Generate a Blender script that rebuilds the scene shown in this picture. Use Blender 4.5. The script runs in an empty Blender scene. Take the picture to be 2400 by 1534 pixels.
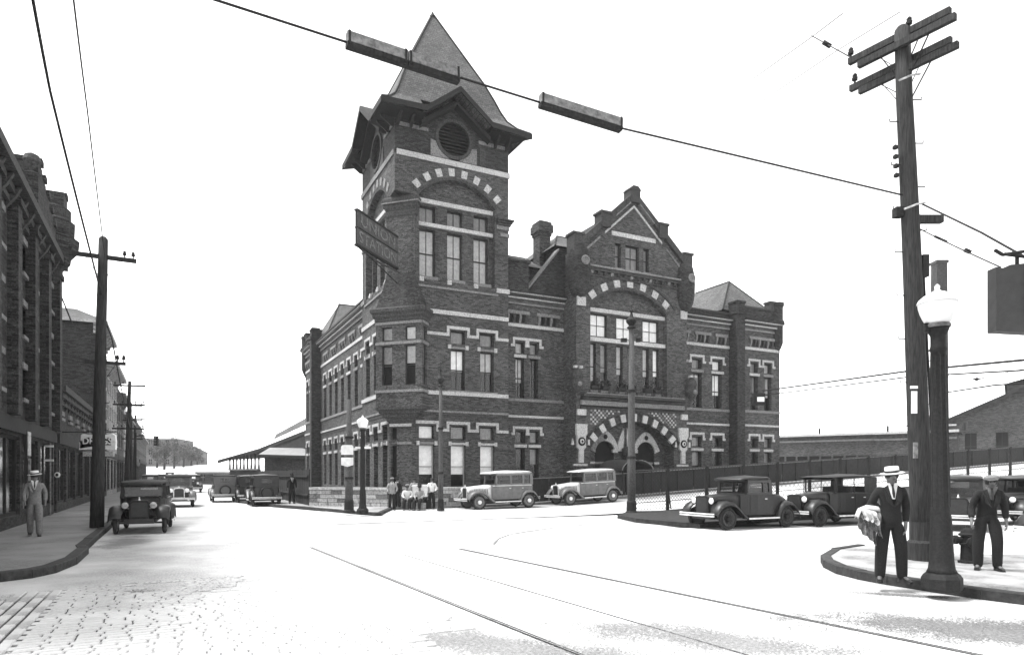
import bpy, bmesh, math, random
from mathutils import Vector, Matrix, noise as mnoise
R = random.Random(7)
rad = math.radians
sc = bpy.context.scene
col = sc.collection

# ---------------------------------------------------------------- camera (view camera with rising front: level, lens shifted)
FPX, HOR, CXP, EYE = 1575.0, 1110.0, 1200.0, 1.8
cam_d = bpy.data.cameras.new("camera"); cam = bpy.data.objects.new("camera", cam_d); col.objects.link(cam)
cam_d.sensor_fit = 'HORIZONTAL'; cam_d.sensor_width = 36.0; cam_d.lens = 36.0*FPX/2400.0
cam_d.shift_y = (HOR-767.0)/2400.0
cam_d.clip_start = 0.1; cam_d.clip_end = 3000
cam.location = (0, 0, EYE); cam.rotation_euler = (rad(90), 0, 0)
sc.camera = cam

# ---------------------------------------------------------------- bright hazy daylight
SUN_EL, SUN_AZ = 66.0, -92.0       # azimuth clockwise from +Y: high on the left
w = bpy.data.worlds.new("World"); sc.world = w; w.use_nodes = True
nt = w.node_tree; nt.nodes.clear()
sky = nt.nodes.new('ShaderNodeTexSky'); sky.sky_type = 'NISHITA'; sky.sun_disc = False
sky.sun_elevation = rad(SUN_EL); sky.sun_rotation = rad(SUN_AZ); sky.dust_density = 1.0; sky.air_density = 1.0
bw = nt.nodes.new('ShaderNodeRGBToBW'); bg = nt.nodes.new('ShaderNodeBackground'); wo = nt.nodes.new('ShaderNodeOutputWorld')
nt.links.new(sky.outputs[0], bw.inputs[0]); nt.links.new(bw.outputs[0], bg.inputs['Color']); nt.links.new(bg.outputs[0], wo.inputs[0])
bg.inputs['Strength'].default_value = 0.15
sd = bpy.data.lights.new("sun", 'SUN'); sun = bpy.data.objects.new("sun", sd); col.objects.link(sun)
sd.energy = 1.2; sd.angle = rad(12.0); sd.color = (1, 1, 1)     # the photograph is black and white
az, el = rad(SUN_AZ), rad(SUN_EL)
sdir = Vector((math.sin(az)*math.cos(el), math.cos(az)*math.cos(el), math.sin(el)))
sun.rotation_euler = sdir.to_track_quat('Z', 'Y').to_euler()
sc.view_settings.view_transform = 'Standard'; sc.view_settings.look = 'None'
sc.view_settings.gamma = 1.0; sc.view_settings.exposure = 2.4
sc.view_settings.use_curve_mapping = False
sc.cycles.max_bounces = 5; sc.cycles.transparent_max_bounces = 16

# ---------------------------------------------------------------- helpers
def tag(o, label=None, cat=None, group=None, kind=None):
    if label: o['label'] = label
    if cat: o['category'] = cat
    if group: o['group'] = group
    if kind: o['kind'] = kind
    return o
def empty(name, loc=(0, 0, 0), rz=0.0):
    o = bpy.data.objects.new(name, None); col.objects.link(o); o.location = loc; o.rotation_euler = (0, 0, rz)
    o.empty_display_size = 0.3
    return o
def copy_tree(o, parent=None):
    c = o.copy(); col.objects.link(c)
    if parent is not None: c.parent = parent
    for ch in list(o.children): copy_tree(ch, c)
    return c
def G(px, py, z=0.0):
    Y = FPX*(EYE-z)/(py-HOR); return Vector(((px-CXP)/FPX*Y, Y, z))
def P(px, py, Y):
    return Vector(((px-CXP)/FPX*Y, Y, EYE+(HOR-py)/FPX*Y))
ID = Matrix.Identity(4)
class MB:
    def __init__(s): s.v = []; s.f = []
    def quad(s, *ps):
        n = len(s.v); s.v += [tuple(p) for p in ps]; s.f.append(tuple(range(n, n+len(ps))))
    def box(s, x0, x1, y0, y1, z0, z1, M=None):
        n = len(s.v)
        c = [(x, y, z) for z in (z0, z1) for x, y in ((x0, y0), (x1, y0), (x1, y1), (x0, y1))]
        if M is not None: c = [tuple(M @ Vector(p)) for p in c]
        s.v += c
        for q in ((0, 3, 2, 1), (4, 5, 6, 7), (0, 1, 5, 4), (1, 2, 6, 5), (2, 3, 7, 6), (3, 0, 4, 7)):
            s.f.append(tuple(n+i for i in q))
    def mbox(s, mp, s0, s1, o0, o1, z0, z1):          # box in a facade frame
        n = len(s.v)
        c = [mp(a, o, z) for z in (z0, z1) for a, o in ((s0, o1), (s1, o1), (s1, o0), (s0, o0))]
        s.v += [tuple(p) for p in c]
        for q in ((0, 3, 2, 1), (4, 5, 6, 7), (0, 1, 5, 4), (1, 2, 6, 5), (2, 3, 7, 6), (3, 0, 4, 7)):
            s.f.append(tuple(n+i for i in q))
    def loft(s, rings, cap=True, closed=True):
        n = len(s.v); k = len(rings[0])
        for r in rings: s.v += [tuple(p) for p in r]
        m = k if closed else k-1
        for i in range(len(rings)-1):
            for j in range(m):
                a = n+i*k+j; b = n+i*k+(j+1) % k
                s.f.append((a, b, b+k, a+k))
        if cap:
            s.f.append(tuple(n+j for j in reversed(range(k))))
            e = n+(len(rings)-1)*k; s.f.append(tuple(e+j for j in range(k)))
    def tube(s, pts, r, seg=6, cap=True):
        pts = [Vector(p) for p in pts]; rs = r if isinstance(r, (list, tuple)) else [r]*len(pts)
        rings = []
        t0 = (pts[1]-pts[0]).normalized()
        up = Vector((0, 0, 1)) if abs(t0.z) < .9 else Vector((1, 0, 0))
        for i, p in enumerate(pts):
            t = (pts[min(i+1, len(pts)-1)]-pts[max(i-1, 0)]).normalized()
            x = up.cross(t)
            if x.length < 1e-5: x = Vector((1, 0, 0)).cross(t)
            x.normalize(); y = t.cross(x)
            rings.append([p+x*math.cos(a)*rs[i]+y*math.sin(a)*rs[i] for a in [2*math.pi*j/seg for j in range(seg)]])
        s.loft(rings, cap)
    def lathe(s, prof, seg=16, c=(0, 0, 0), M=None, cap=True):
        rings = []
        for r, z in prof:
            ring = [Vector((c[0]+r*math.cos(2*math.pi*j/seg), c[1]+r*math.sin(2*math.pi*j/seg), c[2]+z)) for j in range(seg)]
            if M is not None: ring = [M @ p for p in ring]
            rings.append(ring)
        s.loft(rings, cap)
    def prism(s, poly, f0, f1):                       # polygon of 2-tuples, f0/f1 map a 2-tuple to a point
        n = len(poly); a = [f0(p) for p in poly]; b = [f1(p) for p in poly]
        s.loft([a, b], True)
    def bar(s, a, b, w, h=None):
        a = Vector(a); b = Vector(b); h = h or w; t = (b-a); L = t.length; t.normalize()
        up = Vector((0, 0, 1)) if abs(t.z) < .95 else Vector((0, 1, 0))
        x = t.cross(up).normalized(); y = x.cross(t)
        M = Matrix((x, t, y)).transposed().to_4x4(); M.translation = a
        s.box(-w/2, w/2, 0, L, -h/2, h/2, M)
    def mesh(s, name, mat, smooth=False):
        me = bpy.data.meshes.new(name); me.from_pydata(s.v, [], s.f)
        bm = bmesh.new(); bm.from_mesh(me)
        bmesh.ops.recalc_face_normals(bm, faces=bm.faces)
        bm.to_mesh(me); bm.free()
        if smooth: 
            for p in me.polygons: p.use_smooth = True
        if mat: me.materials.append(mat)
        return me
    def build(s, name, mat, parent=None, smooth=False, loc=None, rz=None):
        me = s.mesh(name, mat, smooth)
        return link(name, me, parent, loc, rz)
def link(name, me, parent=None, loc=None, rz=None):
    o = bpy.data.objects.new(name, me); col.objects.link(o)
    if parent is not None: o.parent = parent
    if loc is not None: o.location = loc
    if rz is not None: o.rotation_euler = (0, 0, rz)
    return o

# ---------------------------------------------------------------- materials: everything in greys, like the print
def mat(name, v, var=.25, s=8.0, rough=.85, bump=0.0, bs=None, big=.15, bigs=.35, spec=.3, stretch=(1, 1, 1)):
    m = bpy.data.materials.new(name); m.use_nodes = True; n = m.node_tree; N = n.nodes; L = n.links
    b = N['Principled BSDF']; b.inputs['Roughness'].default_value = rough; b.inputs['Specular IOR Level'].default_value = spec
    tc = N.new('ShaderNodeTexCoord'); mp = N.new('ShaderNodeMapping'); mp.inputs['Scale'].default_value = stretch
    L.new(tc.outputs['Object'], mp.inputs[0])
    n1 = N.new('ShaderNodeTexNoise'); n1.inputs['Scale'].default_value = s; n1.inputs['Detail'].default_value = 4
    n1.inputs['Roughness'].default_value = .65; L.new(mp.outputs[0], n1.inputs['Vector'])
    r1 = N.new('ShaderNodeMapRange'); r1.inputs[1].default_value = .3; r1.inputs[2].default_value = .7
    r1.inputs[3].default_value = 1-var; r1.inputs[4].default_value = 1+var; L.new(n1.outputs['Fac'], r1.inputs[0])
    n2 = N.new('ShaderNodeTexNoise'); n2.inputs['Scale'].default_value = bigs; n2.inputs['Detail'].default_value = 3
    L.new(tc.outputs['Object'], n2.inputs['Vector'])
    r2 = N.new('ShaderNodeMapRange'); r2.inputs[1].default_value = .3; r2.inputs[2].default_value = .7
    r2.inputs[3].default_value = v*(1-big); r2.inputs[4].default_value = v*(1+big); L.new(n2.outputs['Fac'], r2.inputs[0])
    mu = N.new('ShaderNodeMath'); mu.operation = 'MULTIPLY'; L.new(r1.outputs[0], mu.inputs[0]); L.new(r2.outputs[0], mu.inputs[1])
    L.new(mu.outputs[0], b.inputs['Base Color'])
    if bump:
        bp = N.new('ShaderNodeBump'); bp.inputs['Strength'].default_value = bump; bp.inputs['Distance'].default_value = .02
        L.new(n1.outputs['Fac'], bp.inputs['Height']); L.new(bp.outputs[0], b.inputs['Normal'])
    return m
def brick_mat(name, c1, c2, mort, bw_=.23, bh=.076, var=.8):
    m = bpy.data.materials.new(name); m.use_nodes = True; n = m.node_tree; N = n.nodes; L = n.links
    b = N['Principled BSDF']; b.inputs['Roughness'].default_value = .9; b.inputs['Specular IOR Level'].default_value = .2
    tc = N.new('ShaderNodeTexCoord'); sx = N.new('ShaderNodeSeparateXYZ'); L.new(tc.outputs['Object'], sx.inputs[0])
    ad = N.new('ShaderNodeMath'); ad.operation = 'SUBTRACT'; L.new(sx.outputs[0], ad.inputs[0]); L.new(sx.outputs[1], ad.inputs[1])
    cx = N.new('ShaderNodeCombineXYZ'); L.new(ad.outputs[0], cx.inputs[0]); L.new(sx.outputs[2], cx.inputs[1])
    br = N.new('ShaderNodeTexBrick'); br.inputs['Scale'].default_value = 1; br.inputs['Brick Width'].default_value = bw_
    br.inputs['Row Height'].default_value = bh; br.inputs['Mortar Size'].default_value = .008
    br.inputs['Color1'].default_value = (c1, c1, c1, 1); br.inputs['Color2'].default_value = (c2, c2, c2, 1); br.inputs['Mortar'].default_value = (mort, mort, mort, 1)
    L.new(cx.outputs[0], br.inputs['Vector'])
    n1 = N.new('ShaderNodeTexNoise'); n1.inputs['Scale'].default_value = 17; n1.inputs['Detail'].default_value = 4; n1.inputs['Roughness'].default_value = .9
    mp = N.new('ShaderNodeMapping'); mp.inputs['Scale'].default_value = (1, 1, 1.4); L.new(tc.outputs['Object'], mp.inputs[0]); L.new(mp.outputs[0], n1.inputs['Vector'])
    r1 = N.new('ShaderNodeMapRange'); r1.inputs[1].default_value = .36; r1.inputs[2].default_value = .64; r1.inputs[3].default_value = 1-var; r1.inputs[4].default_value = 1+var
    L.new(n1.outputs['Fac'], r1.inputs[0])
    n2 = N.new('ShaderNodeTexNoise'); n2.inputs['Scale'].default_value = .3; n2.inputs['Detail'].default_value = 4
    L.new(tc.outputs['Object'], n2.inputs['Vector'])
    r2 = N.new('ShaderNodeMapRange'); r2.inputs[1].default_value = .3; r2.inputs[2].default_value = .7; r2.inputs[3].default_value = .75; r2.inputs[4].default_value = 1.25
    L.new(n2.outputs['Fac'], r2.inputs[0])
    m1 = N.new('ShaderNodeMath'); m1.operation = 'MULTIPLY'; L.new(r1.outputs[0], m1.inputs[0]); L.new(r2.outputs[0], m1.inputs[1])
    m2 = N.new('ShaderNodeVectorMath'); m2.operation = 'SCALE'; L.new(br.outputs['Color'], m2.inputs[0]); L.new(m1.outputs[0], m2.inputs['Scale'])
    L.new(m2.outputs[0], b.inputs['Base Color'])
    bp = N.new('ShaderNodeBump'); bp.inputs['Strength'].default_value = .5; bp.inputs['Distance'].default_value = .012; bp.invert = True
    L.new(br.outputs['Fac'], bp.inputs['Height']); L.new(bp.outputs[0], b.inputs['Normal'])
    return m
def course_mat(name, v, row=.16, wd=.3, var=.3):       # slates / shingles on slopes: rows follow height
    m = brick_mat(name, v*.8, v*1.2, v*.35, wd, row, var); return m
def glass_mat(name, tint=.75):
    m = bpy.data.materials.new(name); m.use_nodes = True; N = m.node_tree.nodes; L = m.node_tree.links
    N.remove(N['Principled BSDF']); out = N['Material Output']
    tr = N.new('ShaderNodeBsdfTransparent'); tr.inputs[0].default_value = (tint, tint, tint, 1)
    gl = N.new('ShaderNodeBsdfGlossy'); gl.inputs['Roughness'].default_value = .12; gl.inputs[0].default_value = (.8, .8, .8, 1)
    lw = N.new('ShaderNodeLayerWeight'); lw.inputs[0].default_value = .5
    pw = N.new('ShaderNodeMath'); pw.operation = 'POWER'; pw.inputs[1].default_value = 5; L.new(lw.outputs['Facing'], pw.inputs[0])
    fr = N.new('ShaderNodeMath'); fr.operation = 'MULTIPLY_ADD'; fr.inputs[1].default_value = .9; fr.inputs[2].default_value = .04; L.new(pw.outputs[0], fr.inputs[0])
    mx = N.new('ShaderNodeMixShader'); L.new(fr.outputs[0], mx.inputs[0]); L.new(tr.outputs[0], mx.inputs[1]); L.new(gl.outputs[0], mx.inputs[2])
    L.new(mx.outputs[0], out.inputs[0]); return m
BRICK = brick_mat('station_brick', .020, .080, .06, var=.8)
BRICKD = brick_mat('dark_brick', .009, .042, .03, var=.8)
BRICKL = brick_mat('pale_brick', .22, .30, .26)
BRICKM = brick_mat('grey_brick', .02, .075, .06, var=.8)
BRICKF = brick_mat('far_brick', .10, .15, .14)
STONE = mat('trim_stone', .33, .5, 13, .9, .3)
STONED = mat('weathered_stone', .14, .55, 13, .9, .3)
STONEDD = mat('sooty_stone', .035, .8, 12, .9, .3)
RUBBLE = mat('wall_stone', .34, .5, 10, .9, .5)
SLATE = course_mat('slate', .085, .16, .28, .75)
SLATED = course_mat('dark_slate', .022, .16, .28, .4)
TIN = mat('tin_roof', .16, .15, 3, .6, stretch=(1, 1, 1))
EAVE = mat('painted_eave', .009, .9, 14, .8, .2)
WOODD = mat('dark_wood', .016, .7, 26, .9, .4, stretch=(1, 1, .15))
WOODP = mat('weathered_pole', .022, .75, 40, .95, .6, stretch=(1, 1, .08))
WOODL = mat('grey_board', .23, .3, 12, .9, .3, stretch=(.3, .3, 1))
SASH = mat('sash_paint', .012, .2, 10, .6)
SASHL = mat('sash_paint_pale', .3, .2, 10, .6)
GLASS = glass_mat('window_glass', .93)
CARGL = glass_mat('car_glass', .6)
BLINDW = mat('white_blind', .78, .15, 6, .9)
BLINDG = mat('grey_blind', .17, .3, 6, .9)
BLINDM = mat('buff_blind', .35, .25, 6, .9)
DARK = mat('dark_interior', .006, .4, 3, 1.0)
IRON = mat('cast_iron', .013, .5, 25, .75, .2, spec=.2)
IRONP = mat('painted_pole_iron', .05, .6, 20, .85)
IRON2 = mat('rusty_iron', .05, .4, 12, .8, .3)
GLOBE = mat('opal_glass', .85, .08, 3, .3, spec=.5)
WHITE = mat('white_enamel', .7, .15, 6, .5)
BLACK = mat('black_paint', .02, .3, 8, .45)
CHROME = mat('nickel_plate', .55, .2, 6, .25, spec=.8)
TYRE = mat('tyre_rubber', .02, .3, 10, .9)
CARD = mat('dark_car_paint', .010, .5, 12, .42, spec=.4)
CARL = mat('pale_car_paint_shaded', .10, .25, 5, .4, spec=.5)  # body sides of the light sedans, their shade put into the colour
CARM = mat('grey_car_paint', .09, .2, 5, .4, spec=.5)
CARW = mat('pale_car_paint_lit', .55, .2, 5, .4, spec=.5)  # same sedans' hood and roof, whitened as if lit from above
CANVAS = mat('car_top_canvas', .03, .4, 12, .9, .2)
LEATHER = mat('car_seat', .03, .3, 10, .8)
ASPH = mat('kerb_granite', .10, .4, 9, .9, .4)
KERBD = mat('dark_kerb_granite', .028, .5, 9, .9, .4)  # darker granite for the sidewalk kerbs
EARTH = mat('cinder_earth_and_car_shade', .022, .6, 5, 1.0, .8)
SUIT = mat('dark_suit', .011, .6, 70, .95)
SUITG = mat('grey_suit', .14, .3, 25, .95)
SHIRT = mat('white_shirt', .6, .1, 20, .9)
SHIRTG = mat('drab_shirt', .25, .2, 20, .9)
TROUS = mat('dark_trousers', .012, .6, 70, .95)
SKIN = mat('skin', .11, .12, 20, .6)
HAIR = mat('hair', .02, .3, 40, .8)
STRAW = mat('straw_hat', .6, .12, 60, .9)
LEATH = mat('shoe_leather', .012, .2, 10, .4)
TWEED = mat('light_coat_cloth', .12, .7, 22, .95, .3)
COATL = mat('coat_lining', .42, .2, 14, .95)
STEEL = mat('rail_steel', .02, .3, 10, .6)
# ---------------------------------------------------------------- frames: station corner C, u along its front, v along its street side
U = Vector((.8915, .4530, 0)); V = Vector((-.4530, .8915, 0)); C0 = Vector((-6.46, 37.0, 0))
ANG = math.atan2(.4530, .8915)
def ST(a, b, z=0.0): return C0+U*a+V*b+Vector((0, 0, z))
def sm(x): x = max(0.0, min(1.0, x)); return x*x*(3-2*x)
def gz(x, y): return 5.0*sm((-x-38)/40.0)*sm((y-85)/150.0)
def rampz(a): d = a-7.2; return .055*(d+math.sqrt(d*d+9))/2

def ground_mat(name, v, lo, patch, s=1.0):
    m = bpy.data.materials.new(name); m.use_nodes = True; N = m.node_tree.nodes; L = m.node_tree.links
    b = N['Principled BSDF']; b.inputs['Roughness'].default_value = .95; b.inputs['Specular IOR Level'].default_value = .15
    tc = N.new('ShaderNodeTexCoord')
    def noise(sc_, det, rg=.6, st=(1, 1, 1)):
        mp = N.new('ShaderNodeMapping'); mp.inputs['Scale'].default_value = st; L.new(tc.outputs['Object'], mp.inputs[0])
        n = N.new('ShaderNodeTexNoise'); n.inputs['Scale'].default_value = sc_; n.inputs['Detail'].default_value = det; n.inputs['Roughness'].default_value = rg
        L.new(mp.outputs[0], n.inputs['Vector']); return n.outputs['Fac']
    def mr(x, a, b_, c, d):
        r = N.new('ShaderNodeMapRange'); r.inputs[1].default_value = a; r.inputs[2].default_value = b_; r.inputs[3].default_value = c; r.inputs[4].default_value = d
        L.new(x, r.inputs[0]); return r.outputs[0]
    def mul(x, y, op='MULTIPLY'):
        k = N.new('ShaderNodeMath'); k.operation = op; L.new(x, k.inputs[0]); L.new(y, k.inputs[1]); return k.outputs[0]
    big = mr(noise(.22*s, 5, .6), .44, .60, 0, 1)                 # worn, oily patches
    spk = mr(noise(26, 4, .8), .42, .62, 1.25, .45)               # grit inside them
    base = mr(noise(1.2, 6, .7), .25, .75, v*1.15, v*.85)
    dirty = mul(base, spk)
    mx = N.new('ShaderNodeMix'); mx.data_type = 'FLOAT'
    k = N.new('ShaderNodeMath'); k.operation = 'MULTIPLY'; L.new(big, k.inputs[0]); k.inputs[1].default_value = patch
    L.new(k.outputs[0], mx.inputs[0]); L.new(base, mx.inputs[2]); 
    dk = N.new('ShaderNodeMath'); dk.operation = 'MULTIPLY'; L.new(dirty, dk.inputs[0]); dk.inputs[1].default_value = lo
    L.new(dk.outputs[0], mx.inputs[3]); L.new(mx.outputs[0], b.inputs['Base Color'])
    bp = N.new('ShaderNodeBump'); bp.inputs['Strength'].default_value = .3; bp.inputs['Distance'].default_value = .01
    L.new(noise(40, 3), bp.inputs['Height']); L.new(bp.outputs[0], b.inputs['Normal'])
    return m
ROADM = ground_mat('concrete_road', .48, .62, .75)
OILY = ground_mat('oil_dark_road', .17, .7, .8, 2.0)
WALKM = ground_mat('concrete_walk', .21, .75, .8, 2.5)
WALKL = ground_mat('pale_concrete_walk', .27, .6, .9, 6.0)
GRDM = mat('town_ground', .12, .4, 3, 1.0)

def sheet(name, x0, x1, y0, y1, nx, ny, dz, m, parent=None):
    mb = MB()
    for j in range(ny+1):
        for i in range(nx+1):
            x = x0+(x1-x0)*i/nx; y = y0+(y1-y0)*j/ny; mb.v.append((x, y, gz(x, y)+dz))
    for j in range(ny):
        for i in range(nx):
            a = j*(nx+1)+i; mb.f.append((a, a+1, a+nx+2, a+nx+1))
    return mb.build(name, m, parent, smooth=True)
ground = sheet('ground', -1200, 1200, -200, 1400, 120, 80, -.05, GRDM); tag(ground, kind='structure')
road = sheet('road', -150, 70, -12, 300, 44, 62, 0, ROADM); tag(road, kind='structure')

def slab(name, poly, z0, z1, m, parent=None, kind='structure'):
    mb = MB(); mb.loft([[(p[0], p[1], z0) for p in poly], [(p[0], p[1], z1) for p in poly]])
    o = mb.build(name, m, parent)
    if parent is None: tag(o, kind=kind)
    return o
def kerb(parent, pts, w_=.16, z1=.155, m=ASPH, ln=1.6, inside=1):
    """kerb stones laid one by one along a polyline (outer edge), slightly uneven"""
    pts = [Vector((p[0], p[1], 0)) for p in pts]
    for i in range(len(pts)-1):
        a, b = pts[i], pts[i+1]; L = (b-a).length; n = max(1, round(L/ln)); t = (b-a)/L; nn = Vector((-t.y, t.x, 0))*inside
        for k in range(n):
            s0 = L*k/n+.002; s1 = L*(k+1)/n-.002; dz = R.uniform(-.006, .006); dn = R.uniform(-.008, .008)
            q0 = a+t*s0+nn*dn; q1 = a+t*s1+nn*dn
            mb = MB(); c = .015
            rings = []
            for q in (q0, q1):
                rings.append([q+nn*o+Vector((0, 0, z+dz)) for o, z in ((-.014, -.04), (-.014, z1-c), (c, z1), (w_, z1), (w_, -.04))])
            mb.loft(rings); mb.build('kerb_stone', m, parent)
# left pavement along the street; corner rounds into the cross street
lk = [G(-420, 1405), G(-150, 1378), G(0, 1363), G(75, 1354), G(130, 1342), G(178, 1322), G(206, 1296)]
k0 = Vector((-12.3, 20.3, 0)); lk.append(k0-V*5.1); lk.append(k0)
far = k0+V*130
lw = slab('sidewalk', [(p.x, p.y) for p in lk]+[(far.x, far.y), (far.x-12, far.y-6), (-34, 22), (-34, 6)], -.03, .14, WALKM)
kerb(lw, [p for p in lk]+[k0+V*60], .2, .16, KERBD, 2.0, 1)
# corner pavement bottom right
rk = [G(2440, 1422), G(2300, 1404), G(2180, 1386), G(2080, 1370), G(2010, 1357), G(1960, 1344), G(1932, 1330), G(1925, 1316), G(1950, 1300), G(2010, 1290)]
rw = slab('sidewalk', [(p.x, p.y) for p in rk]+[(9.6, 13.9), (16, 14.2), (22, 12), (22, 4), (9, 4)], -.03, .14, WALKL)
kerb(rw, [G(2700, 1460)]+rk, .17, .16, KERBD, 1.5, -1)
# worn, oily strip in the gutter, and the dirt beside the left kerb
def blob(name, c, rx, ry, ang, m, z=.004, n=40, seed=0, parent=road):
    mb = MB(); pts = []
    for i in range(n):
        a = 2*math.pi*i/n; r = 1+.35*mnoise.noise(Vector((math.cos(a)*1.3+seed, math.sin(a)*1.3, seed*2.1)))+.12*mnoise.noise(Vector((math.cos(a)*5+seed, math.sin(a)*5, seed)))
        x = rx*r*math.cos(a); y = ry*r*math.sin(a)
        pts.append((x, y, 0))
    mb.quad(*pts); return mb.build(name, m, parent, loc=(c[0], c[1], z), rz=ang)
def stain_mat(name, v, thr=.5, sc_=1.1, dot=.40):
    """blotchy see-through stain: dark grit where the noise is high"""
    m = mat(name, v, .5, 24, .95); N = m.node_tree.nodes; L = m.node_tree.links; b = N['Principled BSDF']; out = N['Material Output']
    tc = N.new('ShaderNodeTexCoord'); n = N.new('ShaderNodeTexNoise'); n.inputs['Scale'].default_value = sc_; n.inputs['Detail'].default_value = 8; n.inputs['Roughness'].default_value = .75
    L.new(tc.outputs['Object'], n.inputs['Vector'])
    r = N.new('ShaderNodeMapRange'); r.inputs[1].default_value = thr-.06; r.inputs[2].default_value = thr+.06; n2 = N.new('ShaderNodeTexNoise'); n2.inputs['Scale'].default_value = 34; n2.inputs['Detail'].default_value = 3; n2.inputs['Roughness'].default_value = .8; L.new(tc.outputs['Object'], n2.inputs['Vector'])
    r2 = N.new('ShaderNodeMapRange'); r2.inputs[1].default_value = dot; r2.inputs[2].default_value = dot+.14; L.new(n2.outputs['Fac'], r2.inputs[0])
    vs = N.new('ShaderNodeVectorMath'); vs.operation = 'SUBTRACT'; vs.inputs[1].default_value = (.5, .5, 0); L.new(tc.outputs['Generated'], vs.inputs[0])
    vm = N.new('ShaderNodeVectorMath'); vm.operation = 'MULTIPLY'; vm.inputs[1].default_value = (1, 1, 0); L.new(vs.outputs[0], vm.inputs[0])
    vl = N.new('ShaderNodeVectorMath'); vl.operation = 'LENGTH'; L.new(vm.outputs[0], vl.inputs[0])
    fo = N.new('ShaderNodeMapRange'); fo.inputs[1].default_value = .05; fo.inputs[2].default_value = .47; fo.inputs[3].default_value = .16; fo.inputs[4].default_value = -.5; L.new(vl.outputs['Value'], fo.inputs[0])
    ad = N.new('ShaderNodeMath'); L.new(n.outputs['Fac'], ad.inputs[0]); L.new(fo.outputs[0], ad.inputs[1]); L.new(ad.outputs[0], r.inputs[0])
    hf = N.new('ShaderNodeMath'); hf.operation = 'MULTIPLY_ADD'; hf.inputs[1].default_value = .6; hf.inputs[2].default_value = thr*-.6; L.new(ad.outputs[0], hf.inputs[0])
    s2 = N.new('ShaderNodeMath'); L.new(n2.outputs['Fac'], s2.inputs[0]); L.new(hf.outputs[0], s2.inputs[1])
    k = N.new('ShaderNodeMapRange'); k.inputs[1].default_value = dot+.08; k.inputs[2].default_value = dot+.17; L.new(s2.outputs[0], k.inputs[0])
    t = N.new('ShaderNodeBsdfTransparent'); mx = N.new('ShaderNodeMixShader'); L.new(k.outputs[0], mx.inputs[0]); L.new(t.outputs[0], mx.inputs[1]); L.new(b.outputs[0], mx.inputs[2])
    L.new(mx.outputs[0], out.inputs[0]); return m
ST1 = stain_mat('gutter_grime', .13, .44); ST2 = stain_mat('light_grime', .20, .50, .8, .42); ST3 = stain_mat('sett_joint_dirt', .05, .36, .8, .34)
blob('stain', (-5.6, 8.2), 2.6, 3.2, .45, ST3, .0045, seed=21)
blob('stain', G(2300, 1475)[:2], 4.6, 1.7, -.25, ST1, .005, seed=3)
blob('stain', G(1750, 1500)[:2], 4.6, 1.6, -.35, ST2, .006, seed=5)
blob('stain', G(1200, 1510)[:2], 4.4, 1.2, -.3, ST2, .007, seed=8)
blob('stain', (-10.2, 17.6), 4.6, 1.6, 2.05, ST2, .005, seed=9)
blob('stain', G(560, 1520)[:2], 2.2, .5, 0, ST2, .006, seed=11)
blob('stain', G(2150, 1395)[:2], 1.6, .28, -.3, ST1, .008, seed=14)

# tram rails sunk in the road, curving lines as the photograph shows
track = empty('tram_track', (0, 0, 0)); tag(track, 'sunken steel tram rails crossing the white junction diagonally', 'tram track')
def rail(pts, wd=.05, z=.007):
    mb = MB(); top = []; 
    for i, p in enumerate(pts):
        p = Vector((p[0], p[1], z)); t = (Vector(pts[min(i+1, len(pts)-1)])-Vector(pts[max(i-1, 0)])); t.z = 0; t.normalize(); n = Vector((-t.y, t.x, 0))
        top.append([p-n*wd/2-Vector((0, 0, .03)), p-n*wd/2, p-n*wd*.1, p-n*wd*.05-Vector((0, 0, .02)), p+n*wd*.3-Vector((0, 0, .02)), p+n*wd*.35, p+n*wd/2, p+n*wd/2-Vector((0, 0, .03))])
    mb.loft(top); return mb.build('rail', STEEL, track)
dirT = Vector((.497, -.868, 0)); nT = Vector((.868, .497, 0))
A0 = Vector((-4.2, 15.2, 0))
rail([A0-dirT*1.5, A0+dirT*13], .07)
rail([A0+nT*1.44-dirT*1+dirT*2.0, A0+nT*1.44+dirT*13], .02)
B0 = Vector((-1.0, 15.75, 0)); dB = Vector((.528, -.849, 0))
rail([B0-dB*.5, B0+dB*5, B0+dB*14], .085)
rail([G(1157, 1275), G(1168, 1262), G(1195, 1252), G(1230, 1246), G(1300, 1236), G(1400, 1226)], .05)

# granite setts and crossing slabs, bottom left
BP = Vector((-5.0, 6.6, 0))
def sett_mesh(name, lx, ly, h=.05, c=.014):
    mb = MB()
    a, b = lx/2, ly/2
    r0 = [(-a, -b, -.02), (a, -b, -.02), (a, b, -.02), (-a, b, -.02)]
    r1 = [(-a, -b, h-c), (a, -b, h-c), (a, b, h-c), (-a, b, h-c)]
    r2 = [(-a+c, -b+c, h), (a-c, -b+c, h), (a-c, b-c, h), (-a+c, b-c, h)]
    mb.loft([r0, r1, r2]); return mb
settms = [sett_mesh('sett', l_, .112, .026).mesh('sett', ROADM) for l_ in (.21, .24, .27)]
slabms = [sett_mesh('paving_slab', .120, l_, .03).mesh('paving_slab', ROADM) for l_ in (.55, .75, .95)]
for q in range(9):
    t = -.9+R.uniform(0, .5)
    while t < 4.9:
        k = R.randrange(3); L_ = (.55, .75, .95)[k]
        p = BP+V*(t+L_/2)-U*(.07+q*.152)
        if t+L_ < 5.05-.22*q and (p.x > -9.2):
            o = link('paving_slab', slabms[k], road, (p.x, p.y, R.uniform(-.003, .003)), ANG+R.uniform(-.006, .006))
        t += L_+.02
cand = []
row = 0; t = -1.6
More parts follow.
